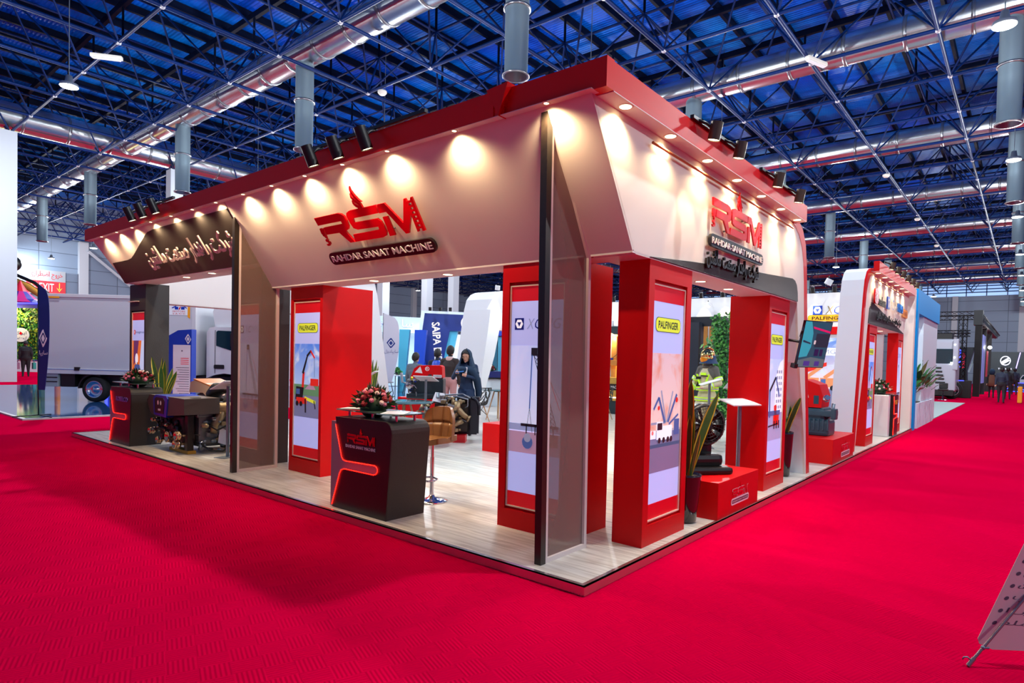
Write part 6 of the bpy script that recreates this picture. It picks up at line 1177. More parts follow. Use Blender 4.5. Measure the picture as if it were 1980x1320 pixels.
for k in range(4): MB(TEAL if k % 2 == 0 else M('teal_dark_board', (30, 110, 136), 0.5)).shape([(0.02 + 0.2 * k, 1.0), (0.0 + 0.2 * k, 2.45), (0.16 + 0.2 * k, 2.45), (0.2 + 0.2 * k, 1.0)], f, -0.4 + 0.05 * k, -0.1).build('drape', t)
b = MB(DNV).text(fa('سایپا'), f, -0.42, -0.02, 1.65, 1.85, -0.49); b.build('lettering', t)
t = thing('navy_counter', 'navy topped counter with flowers to the right of the woman', 'counter', (-11.3, 11.2, 0), world=True); o = V((-11.3, 11.2, 0)); MB(CYW).obox(o + UP * 0.5, U_, -N_, UP, 1.6, 0.5, 0.94).build('counter_body', t); MB(M('counter_navy', (10, 30, 110), 0.4)).obox(o + UP * 1.08, U_, -N_, UP, 1.7, 0.6, 0.2).build('counter_top', t); MB(BLACK).obox(o + UP * 0.95 + N_ * 0.3, U_, -N_, UP, 1.7, 0.1, 0.04).build('counter_edge', t)
bouquet('small round pink bouquet on the navy topped counter', (-11.22, 11.15, 1.18), 0.17, 0.14, 0.15, [PINK, CREAMF, DRED], 16, group='flower arrangements')
t = thing('dark_display', 'dark display wall left of the inner white leg, with a royal blue strip below', 'display', (-16.7, 9.5, 0), world=True); o = V((-16.9, 9.4, 0)); MB(BLACKG).obox(o + UP * 2.05, U_, -N_, UP, 0.8, 0.2, 0.95).build('dark_panel', t); MB(ROYAL).obox(o + UP * 1.0 + U_ * 0.3, U_, -N_, UP, 0.9, 0.12, 1.2).build('blue_panel', t); MB(NEONB).obox(o + UP * 0.95 + N_ * 0.08 + U_ * 0.1, U_ * 0.4 - UP, -N_, U_ + UP * 0.4, 1.2, 0.02, 0.03).build('light_line', t)
SEATG = M('seat_grey_beige', (176, 168, 166), 0.6)
def visitor_chair(label, x, y, rz):
    t = thing('visitor_chair', label, 'chair', (x, y, 0.03), math.radians(rz), 'beige chairs on the blue floor')
    MB(SEATG).box(-0.22, 0.22, -0.22, 0.2, 0.42, 0.47, 0.02).build('seat', t); MB(SEATG).shape(rrect(-0.22, 0.22, 0.45, 0.86, 0.06), FR((0, 0.22, 0), (1, 0, 0), (0, 0.1, 1)), -0.02, 0.02).build('backrest', t)
    for a in (-1, 1):
        for c in (-1, 1): MB(M('chair_leg_dark', (60, 44, 36), 0.5)).cyl((0.14 * a, 0.12 * c, 0.42), (0.22 * a, 0.2 * c, 0), 0.016, n=8).build('leg', t)
visitor_chair('beige chair left under the white flag, on the blue floor', -18.6, 12.8, 200); visitor_chair('beige chair showing its back beside the red pump, on the blue floor', -17.9, 13.4, 150)
t = thing('small_table', 'small white table with a plant bowl beside the beige chairs', 'table', (-18.9, 13.6, 0.03)); MB(PAPER).box(-0.5, 0.5, -0.3, 0.3, 0.7, 0.74, 0.01).build('table_top', t)
for a in (-1, 1):
    for c in (-1, 1): MB(M('chair_leg_dark', (60, 44, 36))).cyl((0.4 * a, 0.22 * c, 0.7), (0.45 * a, 0.26 * c, 0), 0.018, n=8).build('leg', t)
t = thing('table_plant', 'small dark plant bowl on the little white table', 'plant', (-18.85, 13.6, 0.77)); MB(POTD).lathe([(0, 0), (0.1, 0), (0.14, 0.1), (0, 0.1)], n=14).build('bowl', t); b = MB(IV[1]); leaf_mass(b, 50, lambda: ((rnd.uniform(-0.15, 0.15), rnd.uniform(-0.1, 0.1), rnd.uniform(0.1, 0.3)), (rnd.uniform(-1, 1), -1, 0.4)), 0.15, rnd, IV); b.build('foliage', t, rec=False)
for (x, y, l_) in ((-13.2, 4.65, 'plain white partition just left of the first red pillar'),):
    tag(MB(CYW).obox(V((x, y, 1.65)), U_, -N_, UP, 0.6, 0.1, 3.2).build('side_partition', at=(x, y, 0)), l_, 'partition')
# ------------------------------------------------------------------ right background
CYAN = M('cyan_board', (0, 150, 226), 0.6, spec=0.2)
t = thing('cyan_frame', 'bright cyan portal frame with white post beyond the far archway', 'frame', (0, 17.5, 0), world=True)
MB(CYAN).box(-0.6, 0.0, 15.2, 15.5, 0.0, 3.68).box(-0.6, 0.0, 15.5, 20.2, 3.06, 3.68).build('cyan_portal', t); MB(CYW).box(-0.8, -0.05, 16.9, 20.2, 0.0, 3.06).build('white_board', t)
t = thing('planter_box', 'long white ribbed planter at the aisle under the cyan frame', 'planter', (-0.25, 17.8, 0), world=True)
pb = MB(M('planter_white', (212, 214, 226), 0.5)).box(-0.5, -0.02, 15.9, 19.6, 0.0, 0.68)
for k in range(18): pb.box(-0.02, 0.0, 15.95 + 0.2 * k, 16.05 + 0.2 * k, 0.0, 0.68)
pb.build('box', t); MB(SOIL).box(-0.46, -0.06, 15.95, 19.55, 0.68, 0.70).build('soil', t)
BL = [M('broad_leaf', (60, 130, 64), 0.4), M('broad_leaf_dark', (24, 76, 44), 0.45), M('broad_leaf_pale', (110, 160, 96), 0.4)]
def leafy(label, x, y, n, h, seed):
    t = thing('leafy_plant', label, 'plant', (x, y, 0.70), group='broad leaved plants in the white planter'); rd = random.Random(seed)
    st = MB(BL[1])
    for k in range(n):
        a = rd.uniform(0, 2 * PI); L = h * rd.uniform(0.6, 1.1); out = rd.uniform(0.15, 0.55); tip = V((out * math.cos(a), out * math.sin(a), L)); base = tip * 0.55; st.tube([(0, 0, 0), base * 0.6 + V((0, 0, 0.05)), base], 0.007, 5)
        d = (tip - base).normalized(); s = d.cross(V((0, 0, 1))).normalized(); u = s.cross(d); w = rd.uniform(0.055, 0.09); b = MB(rd.choice(BL)).smooth(); q = []
        for i in range(6):
            kx = i / 5; p = base + (tip - base) * kx * 1.4 - V((0, 0, 0.25 * kx * kx)); ww = w * math.sin(PI * (0.08 + 0.92 * kx)) ; q += [p - s * ww, p - u * 0.012, p + s * ww]
        b.add(q, [(i * 3 + j, i * 3 + j + 1, i * 3 + j + 4, i * 3 + j + 3) for i in range(5) for j in range(2)]); b.build('leaf', t, rec=False)
    st.build('stems', t)
for i, (y, n, h) in enumerate(((16.2, 38, 0.9), (17.0, 44, 1.1), (17.9, 38, 0.95), (18.7, 30, 0.75), (19.3, 24, 0.6))): leafy(['nearest', 'second and tallest', 'third', 'fourth', 'farthest'][i] + ' broad leaved plant in the white planter', -0.24, y, n, h, 40 + i)
struct(MB(M('grey_floor_mat', (150, 164, 164), 0.7)).box(-6, -0.05, 20.4, 33, 0.0, 0.02).build('floor', at=(-3, 26, 0)))
# truck seen from the front
t = thing('lorry', 'white lorry with dark windscreen facing the aisle behind the cyan frame', 'truck', (-2.0, 37, 0), world=True)
LW = M('lorry_white', (176, 182, 196), 0.3)
MB(LW).box(-3.2, -0.78, 37.0, 39.2, 0.45, 1.95, 0.08).box(-3.2, -0.8, 37.15, 39.2, 1.95, 3.3, 0.2).box(-0.95, -0.7, 36.95, 37.4, 1.6, 3.3, 0.06).build('cab', t)
MB(TGL).box(-3.1, -0.95, 37.08, 37.16, 1.95, 2.75, 0.05).build('windscreen', t)
g = MB(TBLK)
for k in range(5): g.box(-3.1, -1.25 - 0.05 * k, 36.97, 37.01, 0.85 + 0.2 * k, 0.95 + 0.2 * k)
g.build('grille', t)
MB(TBLK).box(-3.1, -0.85, 37.0, 39.0, 0.2, 0.5).build('bumper', t)
for x in (-3.0, -1.0): wheel(t, x, 37.9, 0.5)
MB(LAMPC).box(-1.05, -0.95, 36.96, 37.0, 1.95, 2.02).box(-0.9, -0.84, 36.93, 36.96, 2.25, 2.32).box(-0.9, -0.84, 36.93, 36.96, 2.95, 3.0).build('marker_lights', t)
t = thing('black_container', 'black box body behind the white lorry', 'container', (-2.5, 41, 0), world=True); MB(TBLK).box(-4.5, -1.3, 40.5, 41.5, 0, 3.75).build('box_body', t)
t = thing('neon_sign', 'dark panel with blue neon ring emblem beside the white lorry', 'sign', (-1.2, 44, 0), world=True); MB(M('panel_dark_blue', (10, 14, 40), 0.4)).box(-1.7, -1.0, 44, 44.1, 0.0, 3.05).build('panel', t)
f = FR((0, 43.99, 0), (1, 0, 0), (0, 0, 1)); b = MB(NEONB).shape([circ(-1.28, 2.5, 0.36, 22, 0.46), circ(-1.28, 2.5, 0.29, 22, 0.39)[::-1]], f, 0.0).shape(bar2((-1.5, 2.4), (-1.05, 2.75), 0.09), f, 0.001).shape(bar2((-1.5, 2.2), (-1.05, 2.5), 0.09), f, 0.001).text('GL', f, -1.5, -1.05, 1.8, 2.0, 0); b.build('neon_emblem', t)
t = thing('dark_tower', 'dark wedge shaped tower with red lettering beside the neon panel', 'display', (-0.7, 44, 0), world=True); MB(M('tower_dark', (24, 36, 52), 0.5)).shape([(-1.0, 0.0), (-1.0, 3.05), (-0.35, 3.05), (-0.7, 1.6), (-0.62, 0.0)], FR((0, 43.6, 0), (1, 0, 0), (0, 0, 1)), -0.5, 0.0).build('tower_body', t)
MB(M('neon_red', (200, 20, 60), 0.4, emit=1.2)).text('TRUCK', FR((-0.9, 43.58, 1.7), (0, 0, 1), (-1, 0, 0)), 0, 1.1, -0.06, 0.06, 0).build('red_lettering', t); MB(M('pale_strip', (190, 220, 230), 0.4)).shape(bar2((-0.62, 1.5), (-0.34, 2.4), 0.09), FR((0, 43.55, 0), (1, 0, 0), (0, 0, 1)), 0).build('pale_strip', t)
t = thing('black_counter', 'black counter with chairs before the dark tower', 'counter', (-0.55, 40, 0), world=True); MB(BLACK).box(-0.85, -0.25, 40, 40.6, 0, 1.02, 0.02).m(NEONB).box(-0.9, -0.6, 39.98, 40.0, 0.98, 1.02).build('counter_body', t)
for i, (x, y) in enumerate(((-1.75, 35.2), (-1.2, 35.6))):
    t = thing('swivel_stool', ['left', 'right'][i] + ' black swivel stool on chrome foot in front of the lorry', 'stool', (x, y, 0), group='black swivel stools by the lorry'); MB(CHROME).lathe([(0, 0), (0.24, 0), (0.22, 0.02), (0.03, 0.05), (0.025, 0.5), (0, 0.5)], n=18).build('foot', t); MB(BLACK).box(-0.22, 0.22, -0.2, 0.2, 0.5, 0.6, 0.04).build('seat', t); MB(BLACK).box(-0.2, 0.2, 0.15, 0.22, 0.6, 0.9, 0.04).build('backrest', t)
# truss arch
ALT = M('truss_black', (22, 26, 32), 0.45, 0.3)
def truss_beam(b, p0, p1, s, n):
    p0, p1 = V(p0), V(p1); d = (p1 - p0).normalized(); a = d.orthogonal().normalized() * s; c = d.cross(a); cs = [a + c, a - c, -a - c, -a + c]
    for k in cs: b.cyl(p0 + k, p1 + k, 0.03, n=5)
    for i in range(n):
        q0 = p0.lerp(p1, i / n); q1 = p0.lerp(p1, (i + 1) / n)
        for k in range(4): b.cyl(q0 + cs[k], q1 + cs[(k + 1) % 4], 0.018, n=4)
t = thing('truss_arch', 'black truss arch with boxy corner lights at the far end of the aisle', 'truss', (-1, 43.3, 0), world=True)
b = MB(ALT); truss_beam(b, (-5.5, 43.3, 5.0), (-0.1, 43.3, 5.0), 0.18, 14); truss_beam(b, (-5.5, 43.3, 3.9), (-0.6, 43.3, 3.9), 0.13, 14); truss_beam(b, (-1.0, 43.4, 0), (-1.0, 43.4, 5.0), 0.16, 14); b.build('cross_truss', t)
b = MB(ALT); truss_beam(b, (-0.2, 43.3, 4.9), (-0.2, 68, 4.9), 0.22, 30); b.box(-0.45, 0.0, 43.0, 44.0, 4.4, 5.3).box(-0.42, 0.02, 44.0, 66.0, 4.55, 5.1).build('side_truss', t)
for y in (43.1, 48.5, 56.0): MB(M('pillar_black_cloth', (12, 12, 16), 0.7)).box(-0.36, -0.02, y, y + 0.5, 0, 4.5).build('black_post', t)
MB(LAMPC).ball((0.05, 52, 3.3), 0.12).build('bright_lamp', t); MB(M('truss_banner', (120, 130, 200), 0.5, emit=0.3)).box(-0.06, -0.02, 45, 47.8, 0.8, 3.9).build('hanging_banner', t); MB(M('flag_red', (190, 20, 50), 0.5)).box(-0.04, 0.0, 50, 51.5, 1.2, 3.0).build('red_flag', t)
lamp('POINT', 'truss_lamp', (0.3, 52, 3.3), 120, (0.9, 0.95, 1.0), None, 0.1)
t = thing('dark_booth', 'dark teal booth with white disc emblem and violet light line at the far right', 'booth', (1.5, 62, 0), world=True); MB(M('booth_teal_black', (18, 42, 52), 0.4)).box(-0.3, 8, 62, 62.4, 0, 3.25).build('booth_wall', t)
f = FR((0, 61.99, 0), (1, 0, 0), (0, 0, 1)); b = MB(GLW).shape([circ(0.75, 2.5, 0.36, 22, 0.4), circ(0.75, 2.5, 0.3, 22, 0.33)[::-1]], f, 0).shape(bar2((0.5, 2.35), (1.0, 2.75), 0.12), f, 0.001).shape(bar2((0.5, 2.2), (1.0, 2.55), 0.12), f, 0.001).text('TIRSANSAZ', f, 0.28, 1.2, 1.75, 1.88, 0); b.build('booth_emblem', t)
MB(M('neon_violet', (150, 130, 255), 0.4, emit=5.0)).shape(bar2((1.45, 1.7), (1.72, 3.2), 0.06), f, 0.0).build('light_line', t)
t = thing('show_car', 'white car roof with blue lit booth front at the right edge', 'car', (2.3, 59, 0), world=True)
MB(LW).shape([(1.5, 0.3), (1.5, 0.85), (1.75, 1.0), (1.95, 1.35), (3.2, 1.4), (3.6, 0.9), (3.6, 0.3)], FR((0, 59.5, 0), (1, 0, 0), (0, 0, 1)), -1.6, 0.0).build('car_body', t); MB(TGL).shape([(1.82, 1.0), (1.98, 1.28), (3.1, 1.32), (3.3, 1.0)], FR((0, 59.49, 0), (1, 0, 0), (0, 0, 1)), -0.01, 0.005).build('car_window', t)
MB(M('counter_front_blue', (20, 20, 70), 0.4)).box(0.9, 3.4, 58.2, 58.6, 0, 0.75).m(NEONB).shape(bar2((0.9, 0.1), (1.4, 0.6), 0.05), FR((0, 58.19, 0), (1, 0, 0), (0, 0, 1)), 0).shape(bar2((1.4, 0.6), (2.2, 0.1), 0.05), FR((0, 58.19, 0), (1, 0, 0), (0, 0, 1)), 0).box(0.9, 3.4, 58.18, 58.2, 0.7, 0.74).box(0.9, 3.4, 58.18, 58.2, 0.02, 0.06).build('lit_front', t)
for x in (1.6, 3.4): wheel(t, x, 59.9, 0.3)
t = thing('wall_shutter', 'pale roller door panel high on the end wall at the right edge', 'shutter', (3.0, 87.9, 0), world=True)
sh2 = MB(M('shutter_pale', (150, 166, 180), 0.35, 0.4))
for k in range(10): sh2.box(1.6, 6.5, 87.75, 87.95, 5.0 + 0.55 * k, 5.5 + 0.55 * k, 0.03)
sh2.build('shutter_sheet', t)

# ------------------------------------------------------------------ sign on the far archway
f = FR((-0.14, 0, 0), (0, 1, 0), (0, 0, 1)); t = thing('company_sign', 'row of company logos and Persian line on the far archway', 'sign', (-0.14, 12, 3), world=True)
MB(SIGNRED).shape(rrect(10.0, 10.36, 2.86, 3.16, 0.1), f, 0.03, 0.06).m(SIGNWHT).text('R', f, 10.1, 10.28, 2.92, 3.1, 0.065).build('red_badge', t)
MB(M('letter_olive', (60, 52, 30), 0.4)).text('rosenbauer', f, 10.45, 11.2, 2.86, 3.05, 0.03, 0.05).build('olive_lettering', t)
b = MB(XB).shape(rect(11.4, 11.65, 2.86, 3.12), f, 0.03, 0.05); xcmg(b, f, 11.4, 2.86, 0.26, 0.055, XB, XG, PAPER); b.build('blue_lettering', t)
MB(M('kobelco_blue', (20, 110, 200), 0.4)).text('KOBELCO', f, 12.75, 13.5, 2.9, 3.1, 0.03, 0.05).build('teal_lettering', t)
b = MB(M('badge_orange', (240, 150, 50), 0.4)); palfinger(b, f, 13.55, 14.35, 2.84, 3.04, 0.03, M('badge_orange', (240, 150, 50)), M('badge_brown', (180, 100, 30), 0.4)); b.build('orange_badge', t)
MB(SIGNBLK).text(fa('شرکت راهدار صنعت ماشین نماینده انحصاری'.replace('ح', 'ج')), f, 10.4, 13.4, 2.56, 2.74, 0.02, 0.035).build('persian_lettering', t)

# ------------------------------------------------------------------ X-banner stand at the lower right
t = thing('banner_stand', 'leaning banner stand with bulleted Persian text at the lower right edge', 'banner', (2.13, 0.64, 0), world=True)
bo = V((2.118, 0.70, 0.10)); bu = V((0.83, 0.555, 0)).normalized(); bv = V((0.31, 0.265, 0.915)).normalized(); f = FR(bo, bu, bv); CLOTH = M('banner_cloth', (226, 200, 196), 0.7); INKG = M('banner_ink', (92, 84, 100), 0.7)
b = MB(CLOTH).shape([(0.02, 0.0), (0.1, -0.03), (0.6, -0.02), (0.62, 0.0), (0.62, 1.6), (0.0, 1.6), (0.0, 0.03)], f, -0.003, 0.0)
for k, wd in enumerate(('علمیه وقایع', 'الغنشا دوما', 'پ ر وعده', 'شما وعده', 'ن میال', 'ماده', 'پ', 'بیاید')):
    b.m(INKG).shape(circ(0.045, 0.13 + 0.075 * k, 0.012, 12), f, 0.001).text(fa(wd), f, 0.08 + 0.05 * len(wd), 0.075, 0.105 + 0.075 * k, 0.15 + 0.075 * k, 0.001)
b.build('banner_sheet', t)
r0 = V((2.095, 0.60, 0.008)); r1 = r0 + (V((2.317, 0.835, 0.361)) - r0) * 3.2
b = MB(M('rod_grey', (150, 130, 135), 0.35, 0.7)).cyl(r0, r1, 0.008, n=10).cyl(r0 - (r1 - r0).normalized() * 0.004, r0 + (r1 - r0).normalized() * 0.05, 0.011, n=10); b.build('support_rod', t)
h_ = r0 + (r1 - r0).normalized() * 0.03; MB(STEEL).tube([h_, h_ + V((-0.02, -0.01, 0.02)), h_ + V((-0.035, -0.02, 0.018)), h_ + V((-0.04, -0.022, 0.004))], 0.004, 6).build('hook', t)
g_ = r0.lerp(r1, 0.082); MB(STEEL).ball(g_, 0.012, n=10).cyl(g_, g_ + bu * 0.03, 0.006).build('clamp', t)
MB(M('rod_grey', (150, 130, 135))).cyl((2.75, 1.05, 0.01), bo + bu * 0.3 + bv * 0.75, 0.008, n=10).cyl(bo + bu * 0.3 + bv * 0.75, bo + bu * 0.02 + bv * 1.58, 0.006).cyl(bo + bu * 0.3 + bv * 0.75, bo + bu * 0.6 + bv * 1.58, 0.006).build('support_rod', t)
# ------------------------------------------------------------------ people: each body is one voxel-joined surface, coloured by its clothes
SKIN = M('skin', (214, 166, 140), 0.55); HAIRB = M('hair_black', (20, 16, 16), 0.6); LIP = M('lip', (170, 84, 84), 0.5); EYEW = M('eye_dark', (30, 22, 20), 0.3)
def seg_d(p, a, b):
    ab = b - a; t = max(0.0, min(1.0, (p - a).dot(ab) / max(1e-9, ab.length_squared))); return (p - (a + ab * t)).length, t
def figure(name, label, loc, rz, h, J, top, legs, shoes=BLACK, coat=None, hands=True, yoke=None, vox=0.012, group=None, female=False, sleeve=None, extra=None, bulk=1.0):
    """J: joint overrides in metres for a 1.75 m figure facing -y"""
    s = h / 1.75
    j = dict(pel=(0, 0, 0.94), wai=(0, 0.0, 1.10), che=(0, 0.0, 1.30), nb=(0, 0.01, 1.47), nt=(0, -0.005, 1.55), hd=(0, -0.02, 1.645), sl=(0.175, 0.01, 1.42), sr=(-0.175, 0.01, 1.42), el=(0.23, 0.03, 1.14), er=(-0.23, 0.03, 1.14), wl=(0.235, -0.04, 0.90), wr=(-0.235, -0.04, 0.90), hl=(0.235, -0.06, 0.82), hr=(-0.235, -0.06, 0.82),
             hpl=(0.09, 0, 0.92), hpr=(-0.09, 0, 0.92), kl=(0.10, -0.01, 0.50), kr=(-0.10, -0.01, 0.50), al=(0.105, 0.03, 0.09), ar=(-0.105, 0.03, 0.09), tl=(0.12, -0.13, 0.035), tr=(-0.12, -0.13, 0.035))
    j.update(J); P = {k: V(v) * s for k, v in j.items() if isinstance(v, tuple) and len(v) == 3}; B = MB(); zones = []
    def limb(a, b, r0, r1, m): B.tube([P[a], P[a].lerp(P[b], 0.35), P[b]], [r0 * s, (r0 * 0.55 + r1 * 0.45) * s, r1 * s], 12); B.ball(P[b], r1 * s, n=12, rings=8); B.ball(P[a], r0 * s, n=12, rings=8); zones.append((P[a], P[b], max(r0, r1) * s, m))
    def blob(c, r, sc_, m): B.ball(c, r * s, sc_, 16, 12); zones.append((c, c + V((0, 0, 1e-4)), r * s, m))
    sl_ = sleeve or top; k = bulk
    for a, r, sc_ in (('pel', 0.155, (1.02, 0.78, 0.85)), ('wai', 0.14, (1.0 if not female else 0.92, 0.74, 1.1)), ('che', 0.17, (1.0, 0.72, 0.95))): blob(P[a], r * k, sc_, legs if a == 'pel' and coat is None else top)
    B.tube([P['pel'], P['wai'], P['che'], P['nb'] - V((0, 0, 0.05 * s))], [0.13 * s * k, 0.125 * s * k, 0.145 * s * k, 0.09 * s], 14); zones.append((P['wai'], P['nb'] - V((0, 0, 0.04 * s)), 0.15 * s, top))
    B.tube([P['sl'], P['nb'] - V((0, 0, 0.03 * s)), P['sr']], [0.062 * s * k, 0.07 * s, 0.062 * s * k], 12); zones.append((P['sl'] + (V((0.03, 0, -0.06)) if yoke else V()), P['sr'] + (V((-0.03, 0, -0.06)) if yoke else V()), (0.15 if yoke else 0.07) * s, yoke or top))
    limb('nb', 'nt', 0.056, 0.052, SKIN)
    hc = P['hd']; fwd = (V(j.get('look', (0, -1, -0.05)))).normalized(); rt = fwd.cross(UP).normalized(); hu = rt.cross(fwd)
    def hp(x, y, z): return hc + rt * x * s + fwd * y * s + hu * z * s
    blob(hc + hu * 0.02 * s, 0.102, (0.80, 0.98, 1.12), SKIN); blob(hp(0, 0.028, -0.055), 0.068, (0.86, 0.9, 0.95), SKIN)
    B.ball(hp(0, 0.098, -0.012), 0.016 * s, (0.8, 1.1, 1.4), 8, 6); B.ball(hp(0, 0.088, -0.05), 0.02 * s, (1.2, 0.7, 0.7), 8, 6); B.ball(hp(0, 0.075, -0.095), 0.026 * s, (1, 0.9, 0.8), 8, 6)
    for x in (-1, 1): B.ball(hp(0.082 * x, -0.005, -0.01), 0.026 * s, (0.45, 0.8, 1.2), 8, 6)
    zones.append((hp(0, 0.1, -0.012), hp(0, 0.085, -0.09), 0.02 * s, SKIN))
    for q in 'lr':
        limb('s' + q, 'e' + q, 0.06 * k, 0.046 * k, sl_); limb('e' + q, 'w' + q, 0.046 * k, 0.032 * (1.15 if k > 1 else 1), sl_)
        limb('hp' + q, 'k' + q, 0.092 * k, 0.06 * k, legs); limb('k' + q, 'a' + q, 0.058 * k, 0.042, legs)
        B.tube([P['a' + q] + V((0, 0.035 * s, -0.04 * s)), P['a' + q].lerp(P['t' + q], 0.5) + V((0, 0, -0.01 * s)), P['t' + q]], [0.04 * s, 0.043 * s, 0.032 * s], 10); B.ball(P['t' + q], 0.034 * s, (1.1, 1.2, 0.9), 10, 8); zones.append((P['a' + q] - V((0, 0, 0.045 * s)), P['t' + q], 0.04 * s, shoes))
        # hand: palm, four fingers of unequal length, thumb from the side of the palm
        w_, h2 = P['w' + q], P['h' + q]; d = (h2 - w_).normalized(); side = V(j.get('thumb_' + q, (0, -1, 0))); side = (side - d * side.dot(d)).normalized(); nrm = d.cross(side)
        if q == 'r': nrm = -nrm
        pc = w_ + d * 0.05 * s; B.tube([w_, w_ + d * 0.03 * s, w_ + d * 0.085 * s], [0.027 * s, 0.032 * s, 0.03 * s], 10); zones.append((w_ + d * 0.015 * s, w_ + d * 0.09 * s, 0.033 * s, SKIN)); cur = j.get('curl', 0.5)
        for i_, L in enumerate((0.066, 0.076, 0.071, 0.056)):
            b0 = w_ + d * 0.085 * s + side * (0.024 - 0.016 * i_) * s; k1 = b0 + (d * math.cos(cur * 0.6) - nrm * math.sin(cur * 0.6)) * L * 0.5 * s; k2 = k1 + (d * math.cos(cur * 1.5) - nrm * math.sin(cur * 1.5)) * L * 0.5 * s
            B.tube([b0, k1, k2], [0.0095 * s, 0.009 * s, 0.0075 * s], 8); zones.append((b0, k2, 0.01 * s, SKIN))
        t0 = w_ + d * 0.03 * s + side * 0.026 * s; t1 = t0 + (d * 0.6 + side * 0.8) * 0.035 * s; t2 = t1 + (d * 0.9 + side * 0.2 - nrm * 0.3) * 0.03 * s; B.tube([t0, t1, t2], [0.012 * s, 0.011 * s, 0.009 * s], 8); zones.append((t0, t2, 0.012 * s, SKIN))
    if coat:
        zb, rb, fl = coat; ring = [(P['che'], 0.135), (P['wai'], 0.135), (P['pel'], 0.165), (V((0, 0.0, zb * s)), rb)]
        for a, b in zip(ring, ring[1:]):
            for i_ in range(4):
                q0 = i_ / 4; c = a[0].lerp(b[0], q0); r_ = (a[1] + (b[1] - a[1]) * q0) * s; B.ball(c, r_, (1.0, 0.78, 0.5), 16, 8)
        B.cyl(P['pel'], ring[3][0], 0.165 * s, rb * s, 18); zones.append((P['pel'], ring[3][0], 0.9 * rb * s, top)); zones.append((P['pel'] + V((0, 0, 0.1)), P['pel'], 0.2 * s, top))
    tmp = B.m(SKIN).build('fig_tmp'); md = tmp.modifiers.new('r', 'REMESH'); md.mode = 'VOXEL'; md.voxel_size = vox; sm = tmp.modifiers.new('s', 'SMOOTH'); sm.iterations = 3; sm.factor = 0.4
    dg = bpy.context.evaluated_depsgraph_get(); me = bpy.data.meshes.new_from_object(tmp.evaluated_get(dg)); bpy.data.objects.remove(tmp)
    t = thing(name, label, 'person' if name == 'person' else 'dummy', loc, math.radians(rz), group); o = bpy.data.objects.new('body', me); COL.objects.link(o); o.parent = t
    mats = []; me.materials.clear()
    for z_ in zones:
        if z_[3] not in mats: mats.append(z_[3])
    for m_ in mats: me.materials.append(m_)
    for p in me.polygons:
        c = p.center; p.material_index = mats.index(min(zones, key=lambda z_: seg_d(c, z_[0], z_[1])[0] - z_[2])[3]); p.use_smooth = True
    return t, P, s, hp
def hair(t, hp, s, mat=HAIRB, long=False):
    b = MB(mat).smooth(); n, R = 16, 9; vs = []; c = hp(0, -0.008, 0.022)
    X = hp(1, 0, 0) - hp(0, 0, 0); Y = hp(0, 1, 0) - hp(0, 0, 0); Z = hp(0, 0, 1) - hp(0, 0, 0)
    for i in range(R + 1):
        for k in range(n):
            a = 2 * PI * k / n; front = max(0.0, math.sin(a)); mx_ = (0.64 - 0.33 * front ** 0.6 + 0.16 * max(0.0, -math.sin(a))) * PI * (1.0 if not long else 1.0); th = mx_ * i / R + 0.001
            r_ = 0.106 * (1.04 + 0.03 * math.sin(5 * a + i)); vs.append(c + X * r_ * 0.84 * math.sin(th) * math.cos(a) + Y * r_ * 1.0 * math.sin(th) * math.sin(a) + Z * r_ * 1.14 * math.cos(th))
    b.add(vs, [(i * n + k, i * n + (k + 1) % n, (i + 1) * n + (k + 1) % n, (i + 1) * n + k) for i in range(R) for k in range(n)]); o = b.build('hair', t); md = o.modifiers.new('thickness', 'SOLIDIFY'); md.thickness = 0.012; md.offset = 0
    return o
def face(t, hp, brow=True, lips=LIP):
    b = MB(EYEW)
    for x in (-0.032, 0.032): b.ball(hp(x, 0.086, 0.012), 0.0085, (1.5, 0.7, 0.8), 8, 6)
    b.build('eyes', t); b = MB(HAIRB)
    for x in (-0.034, 0.034): b.tube([hp(x - 0.018, 0.088, 0.03), hp(x, 0.093, 0.036), hp(x + 0.018, 0.086, 0.032)], 0.0035, 5)
    b.build('eyebrows', t); MB(lips).tube([hp(-0.02, 0.096, -0.052), hp(0, 0.104, -0.049), hp(0.02, 0.096, -0.052)], 0.0055, 6).build('lips', t)
NVC = M('coat_deep_navy', (20, 48, 84), 0.75); SCARF = M('scarf_blue_black', (18, 50, 78), 0.8)
t, P, s, hp = figure('person', 'woman in navy coat, headscarf and glasses holding a phone behind the engine', (-6.36, 5.22, 0.065), 30, 1.665,
    dict(hd=(0.0, -0.05, 1.63), look=(-0.12, -0.95, -0.28), el=(0.24, -0.02, 1.18), wl=(0.08, -0.24, 1.23), hl=(0.0, -0.28, 1.26), er=(-0.27, -0.06, 1.19), wr=(-0.17, -0.26, 1.30), hr=(-0.10, -0.30, 1.30), thumb_l=(0, 0, 1), thumb_r=(0, 0, 1), curl=0.9), NVC, M('trousers_black', (20, 22, 28), 0.7), coat=(0.42, 0.26, 1), vox=0.0095, female=True)
face(t, hp)
g = MB(GOLD)
for x in (-0.033, 0.033): g.tube([hp(x + 0.024 * math.cos(a * PI / 8), 0.102, 0.008 + 0.022 * math.sin(a * PI / 8)) for a in range(16)], 0.0018, 5, close=True)
g.tube([hp(-0.01, 0.104, 0.012), hp(0.01, 0.104, 0.012)], 0.0018, 5); g.build('glasses', t)
b = MB(SCARF).smooth(); n, R = 28, 16; X = hp(1, 0, 0) - hp(0, 0, 0); Y = hp(0, 1, 0) - hp(0, 0, 0); Z = hp(0, 0, 1) - hp(0, 0, 0); vs = []; op = 1.0
